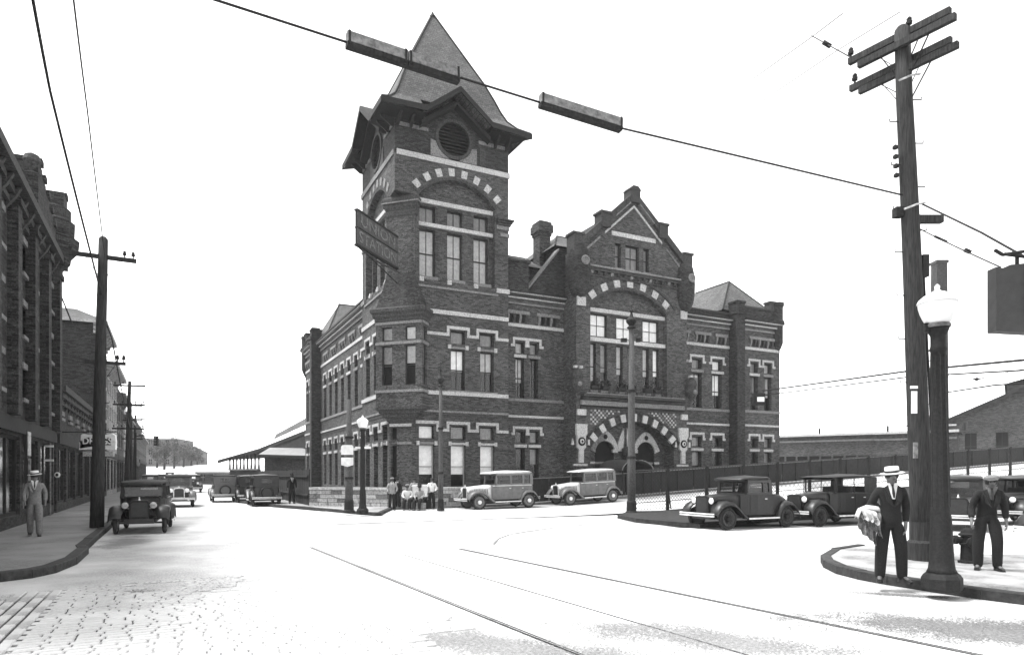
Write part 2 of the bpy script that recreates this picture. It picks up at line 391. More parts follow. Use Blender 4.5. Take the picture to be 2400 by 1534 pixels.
while t < 4.6:
    s = -.02+(row % 2)*.06+R.uniform(0, .01)
    while s < 4.4-.3*max(t, 0):
        k = R.randrange(3); L_ = (.21, .24, .27)[k]
        p = BP+V*t+U*(s+L_/2)
        keep = .9*mnoise.noise(Vector((p.x*.9, p.y*.9, 3)))+(.85-.22*max(s-1.0, 0)-.16*max(t, 0))
        if p.y > 5.6 and keep > R.uniform(-.1, .2): cand.append((p, k))
        s += L_+.016
    t += .134; row += 1
cand.sort(key=lambda c: -FPX/max(c[0].y, 1) if abs(c[0].x/c[0].y) < .77 else 0)
for p, k in cand[:260]:
    link('sett', settms[k], road, (p.x, p.y, R.uniform(-.006, .004)), ANG+R.uniform(-.03, .03))
mb = MB()
for p, k in cand[260:]:
    L_ = (.21, .24, .27)[k]; M = Matrix.Translation((p.x, p.y, R.uniform(-.006, .002))) @ Matrix.Rotation(ANG+R.uniform(-.03, .03), 4, 'Z')
    s_ = sett_mesh('x', L_, .118, .024); n = len(mb.v); mb.v += [tuple(M @ Vector(v)) for v in s_.v]; mb.f += [tuple(n+i for i in f) for f in s_.f]
if mb.v: tag(mb.build('setts_beyond', ROADM, road), kind='stuff')

# ---------------------------------------------------------------- the rising approach road in front of the station
def rsheet(name, a0, a1, b0, b1, dz, m, n=40, zf0=None, zf1=None):
    mb = MB()
    for i in range(n+1):
        a = a0+(a1-a0)*i/n
        for b, zf in ((b0, zf0), (b1, zf1)):
            z = (rampz(a) if zf is None else zf(a))+dz; p = ST(a, b); mb.v.append((p.x, p.y, z))
    for i in range(n): mb.f.append((2*i, 2*i+2, 2*i+3, 2*i+1))
    o = mb.build(name, m); tag(o, kind='structure'); return o
FB = -11.75
rsheet('approach_road', -6, 110, FB, -3.3, .006, ROADM)
emb = rsheet('embankment', 7.0, 110, FB, FB-4.6, .004, EARTH, 40, None, lambda a: .05)
pav = rsheet('pavement_by_station', -1.2, 110, -3.3, 6, .13, WALKL)
kerb(pav, [], .1)
mb = MB()
for i in range(40):
    a0, a1 = -1.2+i*1.9+.01, -1.2+(i+1)*1.9
    z0, z1 = rampz(a0), rampz(a1)
    p = [ST(a0, -3.45, z0-.1), ST(a1, -3.45, z1-.1), ST(a1, -3.3, z1-.1), ST(a0, -3.3, z0-.1)]
    q = [ST(a0, -3.45, z0+.14), ST(a1, -3.45, z1+.14), ST(a1, -3.3, z1+.14), ST(a0, -3.3, z0+.14)]
    m2 = MB(); m2.loft([p, q]); m2.build('kerb_stone', ASPH, pav)
# low dark island that ends in a point under the tall pole
isl = [G(1447, 1214), G(1470, 1207), ST(7.3, FB), ST(40, FB-4.6), ST(40, FB-5.4), ST(10.5, FB-6.0), G(1640, 1238), G(1560, 1231), G(1490, 1224)]
slab('traffic_island', [(p.x, p.y) for p in isl], -.03, .16, EARTH)

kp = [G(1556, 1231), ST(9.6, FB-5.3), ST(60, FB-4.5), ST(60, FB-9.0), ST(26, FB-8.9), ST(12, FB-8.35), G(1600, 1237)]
mb = MB(); mb.quad(*[(p.x, p.y, .008) for p in kp]); tag(mb.build('parked_car_shade', EARTH), kind='structure')  # dark sheet laid under the parked row in place of the cars' shadow
# ---------------------------------------------------------------- street-side pavement with the lamp post, before the station
ip = [G(545, 1176), G(600, 1183), G(640, 1188), G(700, 1192.5), G(760, 1198), G(830, 1205), G(880, 1209.5), G(893, 1209), G(900, 1204), ST(-1.2, -3.45)]
sw = slab('sidewalk', [(p.x, p.y) for p in ip]+[tuple(ST(-1.2, 1)[:2]), tuple(ST(-1.2, 30)[:2]), tuple(ST(-6, 30)[:2])], -.03, .14, WALKL)
kerb(sw, ip, .15, .155, KERBD, 1.5, 1)
def stone_wall(name, p0, p1, z0, h, th, m, label, cat, rows=4):
    """low wall of squared stones, every stone a piece, a coping on top"""
    p0 = Vector((p0[0], p0[1], 0)); p1 = Vector((p1[0], p1[1], 0)); d = p1-p0; L = d.length
    e = empty(name, (p0.x, p0.y, z0), math.atan2(d.y, d.x)); tag(e, label, cat)
    c = MB(); c.box(.03, L-.03, -th/2+.03, th/2-.03, 0, h-.12); c.build('core', STONEDD, e)
    rh = (h-.14)/rows
    for r in range(rows):
        x = -(R.uniform(0, .4))
        while x < L:
            w_ = R.uniform(.45, .95); a = max(0, x); b = min(L, x+w_)
            if b-a > .08:
                mb = MB(); pr = R.uniform(0, .03)
                mb.box(a+.012, b-.012, -th/2-pr, th/2+pr, r*rh+.01, (r+1)*rh-.012); mb.build('stone', RUBBLE if R.random() < .75 else STONED, e)
            x += w_
    x = 0
    while x < L-.01:
        b = min(L, x+1.3); mb = MB(); mb.box(x+.005, b-.005, -th/2-.06, th/2+.06, h-.13, h); mb.build('coping_stone', RUBBLE, e); x = b
    return e
stone_wall('low_stone_wall', (-10.5, 35.2), (-6.2, 34.0), .13, .98, .4, RUBBLE, 'low wall of pale squared stone with posters along the street corner', 'stone wall', 4)
q0, q1 = ST(.6, -2.35), ST(4.3, -2.35)
stone_wall('low_stone_wall', (-6.0, 34.0), q1[:2], .13, .98, .4, RUBBLE, 'short pale stone wall behind the seated men beside the first light sedan', 'stone wall', 4)

# ---------------------------------------------------------------- dark parapet on the station side of the approach road
par = empty('road_parapet', ST(4.4, -2.35)[:]); tag(par, 'long dark boarded parapet with thin pale top rail in front of the station', 'parapet')
def lp(e_loc, p): return Vector(p)-Vector(e_loc)
el = ST(4.4, -2.35)
N_ = 76
for i in range(N_):
    a0, a1 = 4.4+i*1.35, 4.4+(i+1)*1.35
    z0, z1 = rampz(a0)+.13, rampz(a1)+.13; mb = MB()
    hb = 1.3
    mb.loft([[ST(a0+.04, -2.38, z0)-el, ST(a0+.04, -2.32, z0)-el, ST(a0+.04, -2.32, z0+hb)-el, ST(a0+.04, -2.38, z0+hb)-el],
             [ST(a1-.04, -2.38, z1)-el, ST(a1-.04, -2.32, z1)-el, ST(a1-.04, -2.32, z1+hb)-el, ST(a1-.04, -2.38, z1+hb)-el]])
    mb.build('board_panel', WOODD, par)
    if i % 2 == 0:
        mb = MB(); mb.loft([[ST(a0-.05, -2.48, z0-.1+h)-el, ST(a0+.05, -2.48, z0-.1+h)-el, ST(a0+.05, -2.385, z0-.1+h)-el, ST(a0-.05, -2.385, z0-.1+h)-el] for h in (0, 1.4)])
        mb.build('post', WOODD, par)
    mb = MB(); mb.loft([[ST(a, -2.46, z+hb+.005)-el, ST(a, -2.28, z+hb+.005)-el, ST(a, -2.28, z+hb+.05)-el, ST(a, -2.46, z+hb+.05)-el] for a, z in ((a0+.005, z0), (a1-.005, z1))])
    mb.build('top_rail', STONED, par)

# ---------------------------------------------------------------- near fence: posts, rails, wire mesh
fe = ST(7.22, FB); fen = empty('wire_fence', fe[:]); tag(fen, 'tall wire mesh fence on dark posts climbing behind the parked dark cars', 'fence')
fa = [7.3, 9.25]+[9.25+2.35*k for k in range(1, 34)]
for i, a in enumerate(fa[1:]):
    z = rampz(a); mb = MB()
    mb.loft([[ST(a-.06, FB-.06, z-.2+h)-fe, ST(a+.06, FB-.06, z-.2+h)-fe, ST(a+.06, FB+.06, z-.2+h)-fe, ST(a-.06, FB+.06, z-.2+h)-fe] for h in (0, 2.1)])
    mb.build('post', WOODD, fen)
    mb = MB(); mb.bar(ST(a+.06, FB, z+.85)-fe, ST(a+.5, FB+.35, z)-fe, .05); mb.build('brace', WOODD, fen)
for i in range(len(fa)-1):
    a0, a1 = fa[i], fa[i+1]; z0, z1 = rampz(a0), rampz(a1)
    mb = MB(); mb.bar(ST(a0, FB, z0+1.86)-fe, ST(a1, FB, z1+1.86)-fe, .06); mb.build('top_rail', IRON2, fen)
    mb = MB(); mb.bar(ST(a0, FB-.03, z0+.42)-fe, ST(a1, FB-.03, z1+.42)-fe, .03); mb.build('lower_rail', IRON2, fen)
    # diamond mesh: real wires
    mb = MB(); L = a1-a0; H = 1.8
    step = .30 if a0 > 14 else .17
    k = -H
    def pt(s, h):
        f = s/L; return ST(a0+s, FB, z0+(z1-z0)*f+.06+h)-fe
    rr = .009 if a0 < 14 else .007
    while k < L:
        for sgn in (1, -1):
            s0, h0, s1, h1 = k, 0.0, k+H, H
            if s0 < 0: h0 -= s0; s0 = 0
            if s1 > L: h1 -= (s1-L); s1 = L
            if s1-s0 < .03: continue
            if sgn < 0: h0, h1 = H-h0, H-h1
            mb.tube([pt(s0, h0), pt(s1, h1)], rr, 3, False)
        k += step
    mb.build('wire_mesh', IRON, fen)
# ================================================================ THE STATION (local frame: x along the front, y into the building)
stn = empty('railway_station', C0[:], ANG)
tag(stn, 'dark brick railway station with corner clock tower, stepped gable and pale stone bands', 'station')
def FR(s, o, z): return Vector((s, -o, z))
def LF(s, o, z): return Vector((-o, s, z))
def merge_cells(S, Z, filled):
    """greedy row merge of filled cells -> rectangles"""
    out = []
    for j in range(len(Z)-1):
        i = 0
        while i < len(S)-1:
            if filled(i, j):
                k = i
                while k+1 < len(S)-1 and filled(k+1, j): k += 1
                out.append((S[i], S[k+1], Z[j], Z[j+1])); i = k+1
            else: i += 1
    return out
def wall_mb(mb, mp, s0, s1, z0, z1, ops=(), o=0.0, depth=.35):
    S = sorted({s0, s1, *[q for a in ops for q in (max(s0, a[0]), min(s1, a[1]))]}); Z = sorted({z0, z1, *[q for a in ops for q in (max(z0, a[2]), min(z1, a[3]))]})
    def filled(i, j):
        cx, cz = (S[i]+S[i+1])/2, (Z[j]+Z[j+1])/2
        return not any(a[0] < cx < a[1] and a[2] < cz < a[3] for a in ops)
    for a, b, c, d in merge_cells(S, Z, filled):
        mb.quad(mp(a, o, c), mp(b, o, c), mp(b, o, d), mp(a, o, d))
    for a, b, c, d in ops:
        i = o-depth
        mb.quad(mp(a, o, c), mp(a, i, c), mp(a, i, d), mp(a, o, d)); mb.quad(mp(b, o, c), mp(b, i, c), mp(b, i, d), mp(b, o, d))
        mb.quad(mp(a, o, c), mp(b, o, c), mp(b, i, c), mp(a, i, c)); mb.quad(mp(a, o, d), mp(b, o, d), mp(b, i, d), mp(a, i, d))
def arc_pts(cs, zs, half, rise, n=20):
    r = (half*half+rise*rise)/(2*rise); cz = zs+rise-r; th = math.asin(min(1, half/r))
    if rise > half: th = math.pi-th
    return [(cs+r*math.sin(-th+2*th*i/n), cz+r*math.cos(-th+2*th*i/n)) for i in range(n+1)], r, cz, th
def arch_top(mb, mp, s0, s1, zs, ztop, cs, half, rise, o=0.0, depth=.35, n=20):
    pts, r, cz, th = arc_pts(cs, zs, half, rise, n)
    for (a, za), (b, zb) in zip(pts, pts[1:]):
        mb.quad(mp(a, o, za), mp(b, o, zb), mp(b, o, ztop), mp(a, o, ztop)); mb.quad(mp(a, o, za), mp(b, o, zb), mp(b, o-depth, zb), mp(a, o-depth, za))
    if cs-half > s0: mb.quad(mp(s0, o, zs), mp(cs-half, o, zs), mp(cs-half, o, ztop), mp(s0, o, ztop))
    if cs+half < s1: mb.quad(mp(cs+half, o, zs), mp(s1, o, zs), mp(s1, o, ztop), mp(cs+half, o, ztop))
def voussoirs(mp, cs, zs, half, rise, t0, t1, n, light, proud=.05, o=0.0, par=None, mats=(STONE, None), skip=()):
    pts, r, cz, th = arc_pts(cs, zs, half, rise, 4)
    for i in range(n):
        a0 = -th+2*th*i/n+.006; a1 = -th+2*th*(i+1)/n-.006
        lit = (i % 2 == light)
        if mats[0 if lit else 1] is None: continue
        mb = MB(); fr = []
        for oo in (o-.1, o+proud if lit else o+proud*.6):
            fr.append([mp(cs+(r+t)*math.sin(a), oo, cz+(r+t)*math.cos(a)) for a, t in ((a0, t0), (a1, t0), (a1, t1), (a0, t1))])
        mb.loft(fr); mb.build('arch_stone', mats[0 if lit else 1], par or stn)
def band(mp, s0, s1, z0, z1, o=0.0, proud=.05, m=None, ln=1.6, par=None, name='stone_band'):
    m = m or STONE; L = s1-s0; n = max(1, round(L/ln)); s = s0
    for k in range(n):
        e = s0+L*(k+1)/n+(R.uniform(-.12, .12) if k < n-1 else 0)
        mb = MB(); mb.mbox(mp, s+.006, e-.006, o-.05, o+proud+R.uniform(-.004, .006), z0, z1); mb.build(name, m, par or stn); s = e
def stepped(mp, pts, t, o=0.0, proud=.06, m=None):
    """pale label moulding that steps over the window heads: pts = centre line with right angles"""
    for k, ((s0, z0), (s1, z1)) in enumerate(zip(pts, pts[1:])):
        if abs(z1-z0) < 1e-6: band(mp, min(s0, s1)-(t/2 if k else 0)+0, max(s0, s1)+(t/2 if k < len(pts)-2 else 0), z0-t/2, z0+t/2, o, proud, m, 9)
        else:
            lo, hi = min(z0, z1)+t/2+.004, max(z0, z1)-t/2-.004
            if hi > lo: band(mp, s0-t/2, s0+t/2, lo, hi, o, proud-.003, m, 9)
_wm = {}
def window(mp, s0, s1, z0, z1, o=-.24, style='sash', blind=None, bl=.55, par=None, sashm=None, pane_cols=1, pane_rows=1):
    """window object in the facade: frame mesh, pane, roller blind"""
    w_, h_ = round(s1-s0, 3), round(z1-z0, 3); key = (w_, h_, style, pane_cols, pane_rows, sashm)
    if key not in _wm:
        f = MB(); t = .055
        f.box(0, t, 0, .09, 0, h_); f.box(w_-t, w_, 0, .09, 0, h_); f.box(t, w_-t, 0, .09, 0, t); f.box(t, w_-t, 0, .09, h_-t, h_)
        if style == 'sash': f.box(t, w_-t, .015, .075, h_*.5-.03, h_*.5+.03)
        for c in range(1, pane_cols): x = t+(w_-2*t)*c/pane_cols; f.box(x-.015, x+.015, .02, .05, t, h_-t)
        for r in range(1, pane_rows): z = t+(h_-2*t)*r/pane_rows; f.box(t, w_-t, .022, .048, z-.015, z+.015)
        g = MB(); g.quad((t, .055, t), (w_-t, .055, t), (w_-t, .055, h_-t), (t, .055, h_-t))
        _wm[key] = (f.mesh('window', sashm or SASH), g.mesh('pane', GLASS))
    fm, gm = _wm[key]
    a = mp(s0, o, z0)
    if mp is FR or mp(1, 0, 0).x > .5: loc, rz = a, 0.0
    else: loc, rz = mp(s1, o, z0), -math.pi/2
    wo_ = link('window', fm, par or stn, loc, rz); link('pane', gm, wo_)
    if blind:
        bb = MB(); bb.box(.05, w_-.05, .085, .1, h_*(1-bl), h_-.02); bb.build('blind', blind, wo_)
    return wo_
def reclouding(): pass

# ---- cores behind the windows (rooms in the dark)
mb = MB(); mb.box(.75, 6.4, .75, 6.4, 0, 19.2); mb.box(6.5, 20.0, 1.42, 14, 0, 12.6); mb.box(20.0, 25.6, 1.0, 14, 0, 12.6); mb.box(25.7, 29.4, .48, 14, 0, 12.6); mb.box(1.0, 14, 6.5, 23.1, 0, 12.6); mb.box(.5, 14, 23.2, 27.1, 0, 12.6); mb.box(11.8, 19.8, .42, 14, 5.95, 14.2)
mb.build('interior', DARK, stn)

W_ = 7.0
# ---------------- tower, ground and first floor
GW = [(1.40, 2.32), (3.32, 4.24), (5.16, 6.08)]
UW = [(3.32, 4.20), (5.16, 6.04)]
def tower_low(mp, front=True):
    mb = MB(); ops = []
    for a, b in GW: ops += [(a, b, 1.0, 3.45), (a, b, 3.78, 4.55)]
    for a, b in UW: ops += [(a, b, 6.62, 8.95), (a, b, 9.28, 10.02)]
    wall_mb(mb, mp, 1.0, W_, 0, 12.2, ops); mb.build('wall', BRICK, stn)
    for i, (a, b) in enumerate(GW):
        if front:
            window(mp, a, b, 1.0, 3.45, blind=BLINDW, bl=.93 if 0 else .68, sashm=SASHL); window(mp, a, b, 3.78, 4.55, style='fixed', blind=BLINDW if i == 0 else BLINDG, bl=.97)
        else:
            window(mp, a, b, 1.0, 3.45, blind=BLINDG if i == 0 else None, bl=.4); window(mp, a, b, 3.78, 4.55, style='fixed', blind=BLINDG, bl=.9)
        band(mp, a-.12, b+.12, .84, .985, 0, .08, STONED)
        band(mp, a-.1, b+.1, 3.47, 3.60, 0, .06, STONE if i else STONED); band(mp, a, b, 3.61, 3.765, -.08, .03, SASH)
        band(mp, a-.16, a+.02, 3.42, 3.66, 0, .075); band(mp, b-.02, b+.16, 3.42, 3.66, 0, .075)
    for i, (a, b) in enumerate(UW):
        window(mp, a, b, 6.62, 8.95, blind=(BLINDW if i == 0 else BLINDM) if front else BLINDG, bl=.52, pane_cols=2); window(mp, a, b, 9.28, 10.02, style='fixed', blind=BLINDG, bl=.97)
        band(mp, a-.16, b+.16, 8.98, 9.10, 0, .06, STONED); band(mp, a, b, 9.11, 9.265, -.08, .03, SASH)
        band(mp, a-.2, a+.0, 8.96, 9.2, 0, .075); band(mp, b, b+.2, 8.96, 9.2, 0, .075)
    # label mouldings
    h = 4.30; H = 4.72; t = .17
    stepped(mp, [(1.2, H), (2.5, H), (2.5, h), (3.12, h), (3.12, H), (4.42, H), (4.42, h), (4.96, h), (4.96, H), (6.26, H), (6.26, h), (W_-.01, h)], t)
    h = 9.76; H = 10.18
    stepped(mp, [(1.75, h), (3.14, h), (3.14, H), (4.40, H), (4.40, h), (4.98, h), (4.98, H), (6.22, H), (6.22, h), (W_-.01, h)], t)
    band(mp, 1.9, W_-.01, 6.30, 6.52, 0, .07, STONE, .9); band(mp, 3.1, 6.3, 6.525, 6.60, 0, .04, STONED)
    band(mp, 1.05, W_, 5.30, 5.42, 0, .05, STONED, 1.2); band(mp, 1.05, W_, 5.10, 5.18, 0, .03, STONEDD, 1.2)
    band(mp, 1.95, W_+.0, 10.88, 11.12, 0, .06, STONE, 1.4)
    band(mp, 1.02, W_, .45, .62, 0, .08, STONED, 1.3); band(mp, 1.0, W_, .0, .44, 0, .1, RUBBLE, 1.1)
    # small dark panels between the heads
    band(mp, 4.55, 4.83, 9.88, 10.2, 0, .03, STONEDD); band(mp, 4.55, 4.83, 4.44, 4.72, 0, .03, STONEDD)
tower_low(FR); tower_low(LF, False)
# the corner itself is cut off at an angle up to the pier cap
def CH(s, o, z): return Vector((s*.7071-o*.7071, 1.0-s*.7071-o*.7071, z))
mb = MB(); wall_mb(mb, CH, 0, 1.414, 0, 17.42, [(.12, .46, 1.2, 3.4), (.12, .46, 3.75, 4.4)]); mb.quad((0, 1, 17.42), (1, 0, 17.42), (0, 0, 17.42)); mb.build('wall', BRICK, stn)
for z0, z1 in ((1.2, 3.4), (3.75, 4.4)): m2 = MB(); m2.mbox(CH, .12, .46, -.22, -.2, z0, z1); m2.build('side_light', DARK, stn)
band(CH, .02, 1.39, 4.46, 4.62, 0, .05, STONE, 9); band(CH, .5, 1.39, 3.46, 3.6, 0, .05, STONED, 9); band(CH, 0, 1.41, 0, .44, 0, .1, RUBBLE, 9); band(CH, 0, 1.41, .45, .62, 0, .08, STONED, 9)
# ---------------- tower, tall third stage with the arch
def tower_mid(mp, front=True):
    cs, half, zs, rise = 3.75, 2.36, 17.42, 1.22
    mb = MB(); wall_mb(mb, mp, 1.0, W_, 12.2, 12.76, []); wall_mb(mb, mp, 1.0, cs-half, 12.76, 17.42, []); wall_mb(mb, mp, cs+half, W_, 12.76, 17.42, [])
    arch_top(mb, mp, 0, W_, zs, 19.5, cs, half, rise, 0, .38)
    i = -.38
    for s in (cs-half, cs+half): mb.quad(mp(s, 0, 12.76), mp(s, i, 12.76), mp(s, i, zs), mp(s, 0, zs))
    mb.quad(mp(cs-half, 0, 12.76), mp(cs+half, 0, 12.76), mp(cs+half, i, 12.76), mp(cs-half, i, 12.76))
    win = [(1.56, 2.50), (3.24, 4.18), (4.90, 5.84)]
    ops = []
    for a, b in win: ops += [(a, b, 13.0, 15.72), (a, b, 16.12, 17.02)]
    wall_mb(mb, mp, cs-half, cs+half, 12.76, zs, ops, i, .3)
    pts, r, cz, th = arc_pts(cs, zs, half, rise)
    for (a, za), (b, zb) in zip(pts, pts[1:]): mb.quad(mp(a, i, zs), mp(b, i, zs), mp(b, i, zb), mp(a, i, za))
    mb.build('wall', BRICK, stn)
    for k, (a, b) in enumerate(win):
        bl = BLINDM if (front and k == 0) else BLINDG
        window(mp, a, b, 13.0, 15.72, i-.2, blind=BLINDM if front else BLINDG, bl=.97, pane_cols=2); window(mp, a, b, 16.12, 17.02, i-.2, 'fixed', blind=BLINDG, bl=.97, pane_cols=2)
        band(mp, a-.08, b+.08, 12.78, 12.97, i, .3, STONED)
        band(mp, a-.16, a+.1, 12.60, 12.86, 0, .1, STONE)
    band(mp, cs-half+.01, cs+half-.01, 17.14, 17.38, i, .16, STONE, 1.5)
    band(mp, cs-half+.01, cs+half-.01, 15.84, 16.05, i, .16, STONE, 1.5)
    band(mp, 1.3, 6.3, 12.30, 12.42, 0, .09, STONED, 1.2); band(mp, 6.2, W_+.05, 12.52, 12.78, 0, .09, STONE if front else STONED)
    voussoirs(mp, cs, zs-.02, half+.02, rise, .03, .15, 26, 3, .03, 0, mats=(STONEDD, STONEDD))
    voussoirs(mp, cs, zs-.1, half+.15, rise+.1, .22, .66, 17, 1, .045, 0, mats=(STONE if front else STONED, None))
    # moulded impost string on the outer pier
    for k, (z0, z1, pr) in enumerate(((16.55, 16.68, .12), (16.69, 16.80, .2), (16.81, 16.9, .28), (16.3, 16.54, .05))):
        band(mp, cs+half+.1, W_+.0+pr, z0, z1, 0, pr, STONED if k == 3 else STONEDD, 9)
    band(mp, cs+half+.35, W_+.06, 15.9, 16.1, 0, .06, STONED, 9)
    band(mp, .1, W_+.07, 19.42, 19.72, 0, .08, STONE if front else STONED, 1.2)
tower_mid(FR); tower_mid(LF, False)
# ---------------- tower, top stage with round openings, gablets and flared roof
def tower_top(mp, front=True):
    c, zc, r = 3.5, 20.95, .98
    mb = MB(); S0, S1 = c-r, c+r
    wall_mb(mb, mp, 0, W_, 19.5, 21.55, [(S0, S1, zc-r, 21.55)], 0, .01)
    n = 32
    ring = [(c+r*math.cos(2*math.pi*k/n), zc+r*math.sin(2*math.pi*k/n)) for k in range(n)]
    def sq(a):
        x, y = math.cos(a), math.sin(a); k = max(abs(x), abs(y)); return (c+r*x/k, zc+r*y/k)
    for k in range(n):
        a0, a1 = 2*math.pi*k/n, 2*math.pi*(k+1)/n; p, q = ring[k], ring[(k+1) % n]; P0, P1 = sq(a0), sq(a1)
        mb.quad(mp(p[0], 0, p[1]), mp(q[0], 0, q[1]), mp(P1[0], 0, P1[1]), mp(P0[0], 0, P0[1]))
        mb.quad(mp(p[0], 0, p[1]), mp(q[0], 0, q[1]), mp(q[0], -.35, q[1]), mp(p[0], -.35, p[1]))
    # gable wall above
    mb.quad(mp(1.5, 0.002, 21.55), mp(S0, 0.002, 21.55), mp(S0, 0.002, 22.15)); mb.quad(mp(5.5, 0.002, 21.55), mp(S1, 0.002, 21.55), mp(S1, 0.002, 22.15))
    mb.quad(mp(S0, .002, zc+r), mp(S1, .002, zc+r), mp(S1, .002, 22.4), mp(c, .002, 23.3), mp(S0, .002, 22.4))
    mb.build('wall', BRICKD, stn)
    d = MB(); d.quad(*[mp(x, -.34, z) for x, z in ring]); o = d.build('round_louvre', EAVE, stn)
    for k in range(9):                                                     # louvre slats
        z = zc-r+.2+k*.2; hw = math.sqrt(max(0, r*r-(z-zc)**2))
        if hw > .15:
            m2 = MB(); m2.mbox(mp, c-hw+.02, c+hw-.02, -.32, -.12, z-.03, z+.01); m2.build('slat', EAVE, o)
    m2 = MB(); rr = []
    for k in range(n+1):
        a = 2*math.pi*k/n; rr.append([mp(c+(r+t)*math.cos(a), oo, zc+(r+t)*math.sin(a)) for t, oo in ((-.02, -.05), (-.02, .1), (.16, .1), (.16, -.05))])
    m2.loft(rr, False); m2.build('ring_moulding', STONEDD, stn)
    # pale spandrel stones round the lower half, side panels with pale lintels
    for sg in (-1, 1):
        m3 = MB(); ks = [(c+sg*(r+.17)*math.sin(t), zc-(r+.17)*math.cos(t)) for t in [rad(18+8*i) for i in range(8)]]
        poly = ks+[(c+sg*1.42, zc-.25), (c+sg*1.42, zc-1.18), (c+sg*.34, zc-1.18)]
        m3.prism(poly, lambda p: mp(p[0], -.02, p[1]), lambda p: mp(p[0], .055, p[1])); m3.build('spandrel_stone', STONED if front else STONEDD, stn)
        s0 = c+sg*1.55; s1 = c+sg*3.3; a, b = min(s0, s1), max(s0, s1)
        band(mp, a, b, 21.05, 21.25, 0, .06, STONED, 1.0)
    if front: band(mp, 5.1, 5.5, 19.8, 20.9, 0, .03, STONEDD)
    # brackets under the eaves
    for k in range(10):
        s = .15+k*.74
        if 1.6 < s < 5.4: continue
        m4 = MB(); m4.prism([(0, 21.0), (0, 21.46), (.75, 21.5), (.75, 21.38), (.2, 21.0)], lambda p: mp(s-.06, p[0], p[1]), lambda p: mp(s+.06, p[0], p[1])); m4.build('bracket', EAVE, stn)
    # soffit and fascia boards
    m5 = MB()
    for a, b, aa, bb in ((-1.0, 1.5, 0, 1.5), (5.5, 8.0, 5.5, 7.0)):
        m5.quad(mp(a, 1.0, 21.56), mp(b, 1.0, 21.56), mp(bb, 0, 21.45), mp(aa, 0, 21.45))
    m5.build('soffit', EAVE, stn)
    def fascia(p, q, name='fascia'):
        m6 = MB(); (s0, z0), (s1, z1) = p, q
        m6.loft([[mp(s0, 1.0, z0-.3), mp(s0, 1.06, z0-.3), mp(s0, 1.06, z0+.02), mp(s0, 1.0, z0+.02)], [mp(s1, 1.0, z1-.3), mp(s1, 1.06, z1-.3), mp(s1, 1.06, z1+.02), mp(s1, 1.0, z1+.02)]])
        m6.build(name, EAVE, stn)
    fascia((-1.06, 21.85), (1.5, 21.95)); fascia((5.5, 21.95), (8.06, 21.85)); fascia((1.5, 21.95), (3.5, 23.5), 'verge_board'); fascia((3.5, 23.5), (5.5, 21.95), 'verge_board')
    # inner raking boards, bring depth to the gablet
    for sg in (-1, 1):
        m7 = MB(); m7.loft([[mp(c, o_, z) for o_, z in ((.02, 22.7), (.5, 22.75), (.5, 22.95), (.02, 22.95))], [mp(c+sg*2.1, o_, z) for o_, z in ((.02, 21.1), (.5, 21.15), (.5, 21.4), (.02, 21.4))]])
        m7.build('raking_board', EAVE, stn)
    g = MB(); A, P_, B, Q = mp(1.5, 1.02, 21.97), mp(3.5, 1.02, 23.52), mp(5.5, 1.02, 21.97), mp(3.5, -.55, 23.52)
    A2, B2 = mp(1.5, .05, 21.97), mp(5.5, .05, 21.97)
    g.quad(A, P_, Q, A2); g.quad(P_, B, B2, Q)
    dn = Vector((0, 0, -.1)); g.quad(A+dn, P_+dn, Q+dn, A2+dn); g.quad(P_+dn, B+dn, B2+dn, Q+dn)
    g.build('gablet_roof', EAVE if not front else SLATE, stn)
    ck = MB()
    for s in (1.5, 5.5): ck.quad(mp(s, 1.0, 21.86), mp(s, .4, 22.28), mp(s, -.05, 22.82), mp(s, -.05, 21.9), mp(s, .05, 21.9))
    ck.build('gablet_cheek', SLATE, stn)
tower_top(FR); tower_top(LF, False)
# plain back and right sides of the tower
mb = MB(); mb.quad((7, 0, 0), (7, 7, 0), (7, 7, 21.5), (7, 0, 21.5)); mb.quad((0, 7, 12), (7, 7, 12), (7, 7, 21.5), (0, 7, 21.5)); mb.build('wall', BRICK, stn)
prof = [(1.0, 21.86), (.4, 22.28), (-.05, 22.8), (-.35, 23.45), (-.65, 24.25), (-1.085, 25.3), (-2.3, 27.82), (-3.44, 30.2)]
mb = MB()
def sqr(e, z): return [Vector((-e, -e, z)), Vector((7+e, -e, z)), Vector((7+e, 7+e, z)), Vector((-e, 7+e, z))]
for (e0, z0), (e1, z1) in zip(prof, prof[1:]):
    a, b = sqr(e0, z0), sqr(e1, z1)
    for i in range(4):
        p, q, r_, s_ = a[i], a[(i+1) % 4], b[(i+1) % 4], b[i]
        if e0 > -.04 and i in (0, 3):       # leave the gablet openings free
            L0 = 7+2*e0; L1 = 7+2*e1
            for (k0, k1, m0, m1) in ((0, 2.5-(1-e0), 0, 2.5-(1-e1)), (6.5-(1-e0), L0, 6.5-(1-e1), L1)):
                d0 = (q-p).normalized(); 
                mb.quad(p+d0*k0, p+d0*k1, s_+d0*m1, s_+d0*m0)
        else: mb.quad(p, q, r_, s_)
mb.build('roof', SLATE, stn)
for i in (0, 1, 3):                                # hip rolls
    m2 = MB(); m2.tube([sqr(e, z+.02)[i] for e, z in prof], .06, 6); m2.build('hip_roll', EAVE if i == 0 else SLATED, stn)
m2 = MB(); m2.lathe([(.16, 0), (.2, .1), (.1, .22), (.05, .35), (0.01, .4)], 8, (3.5, 3.5, 30.05)); m2.build('finial', SLATED, stn)

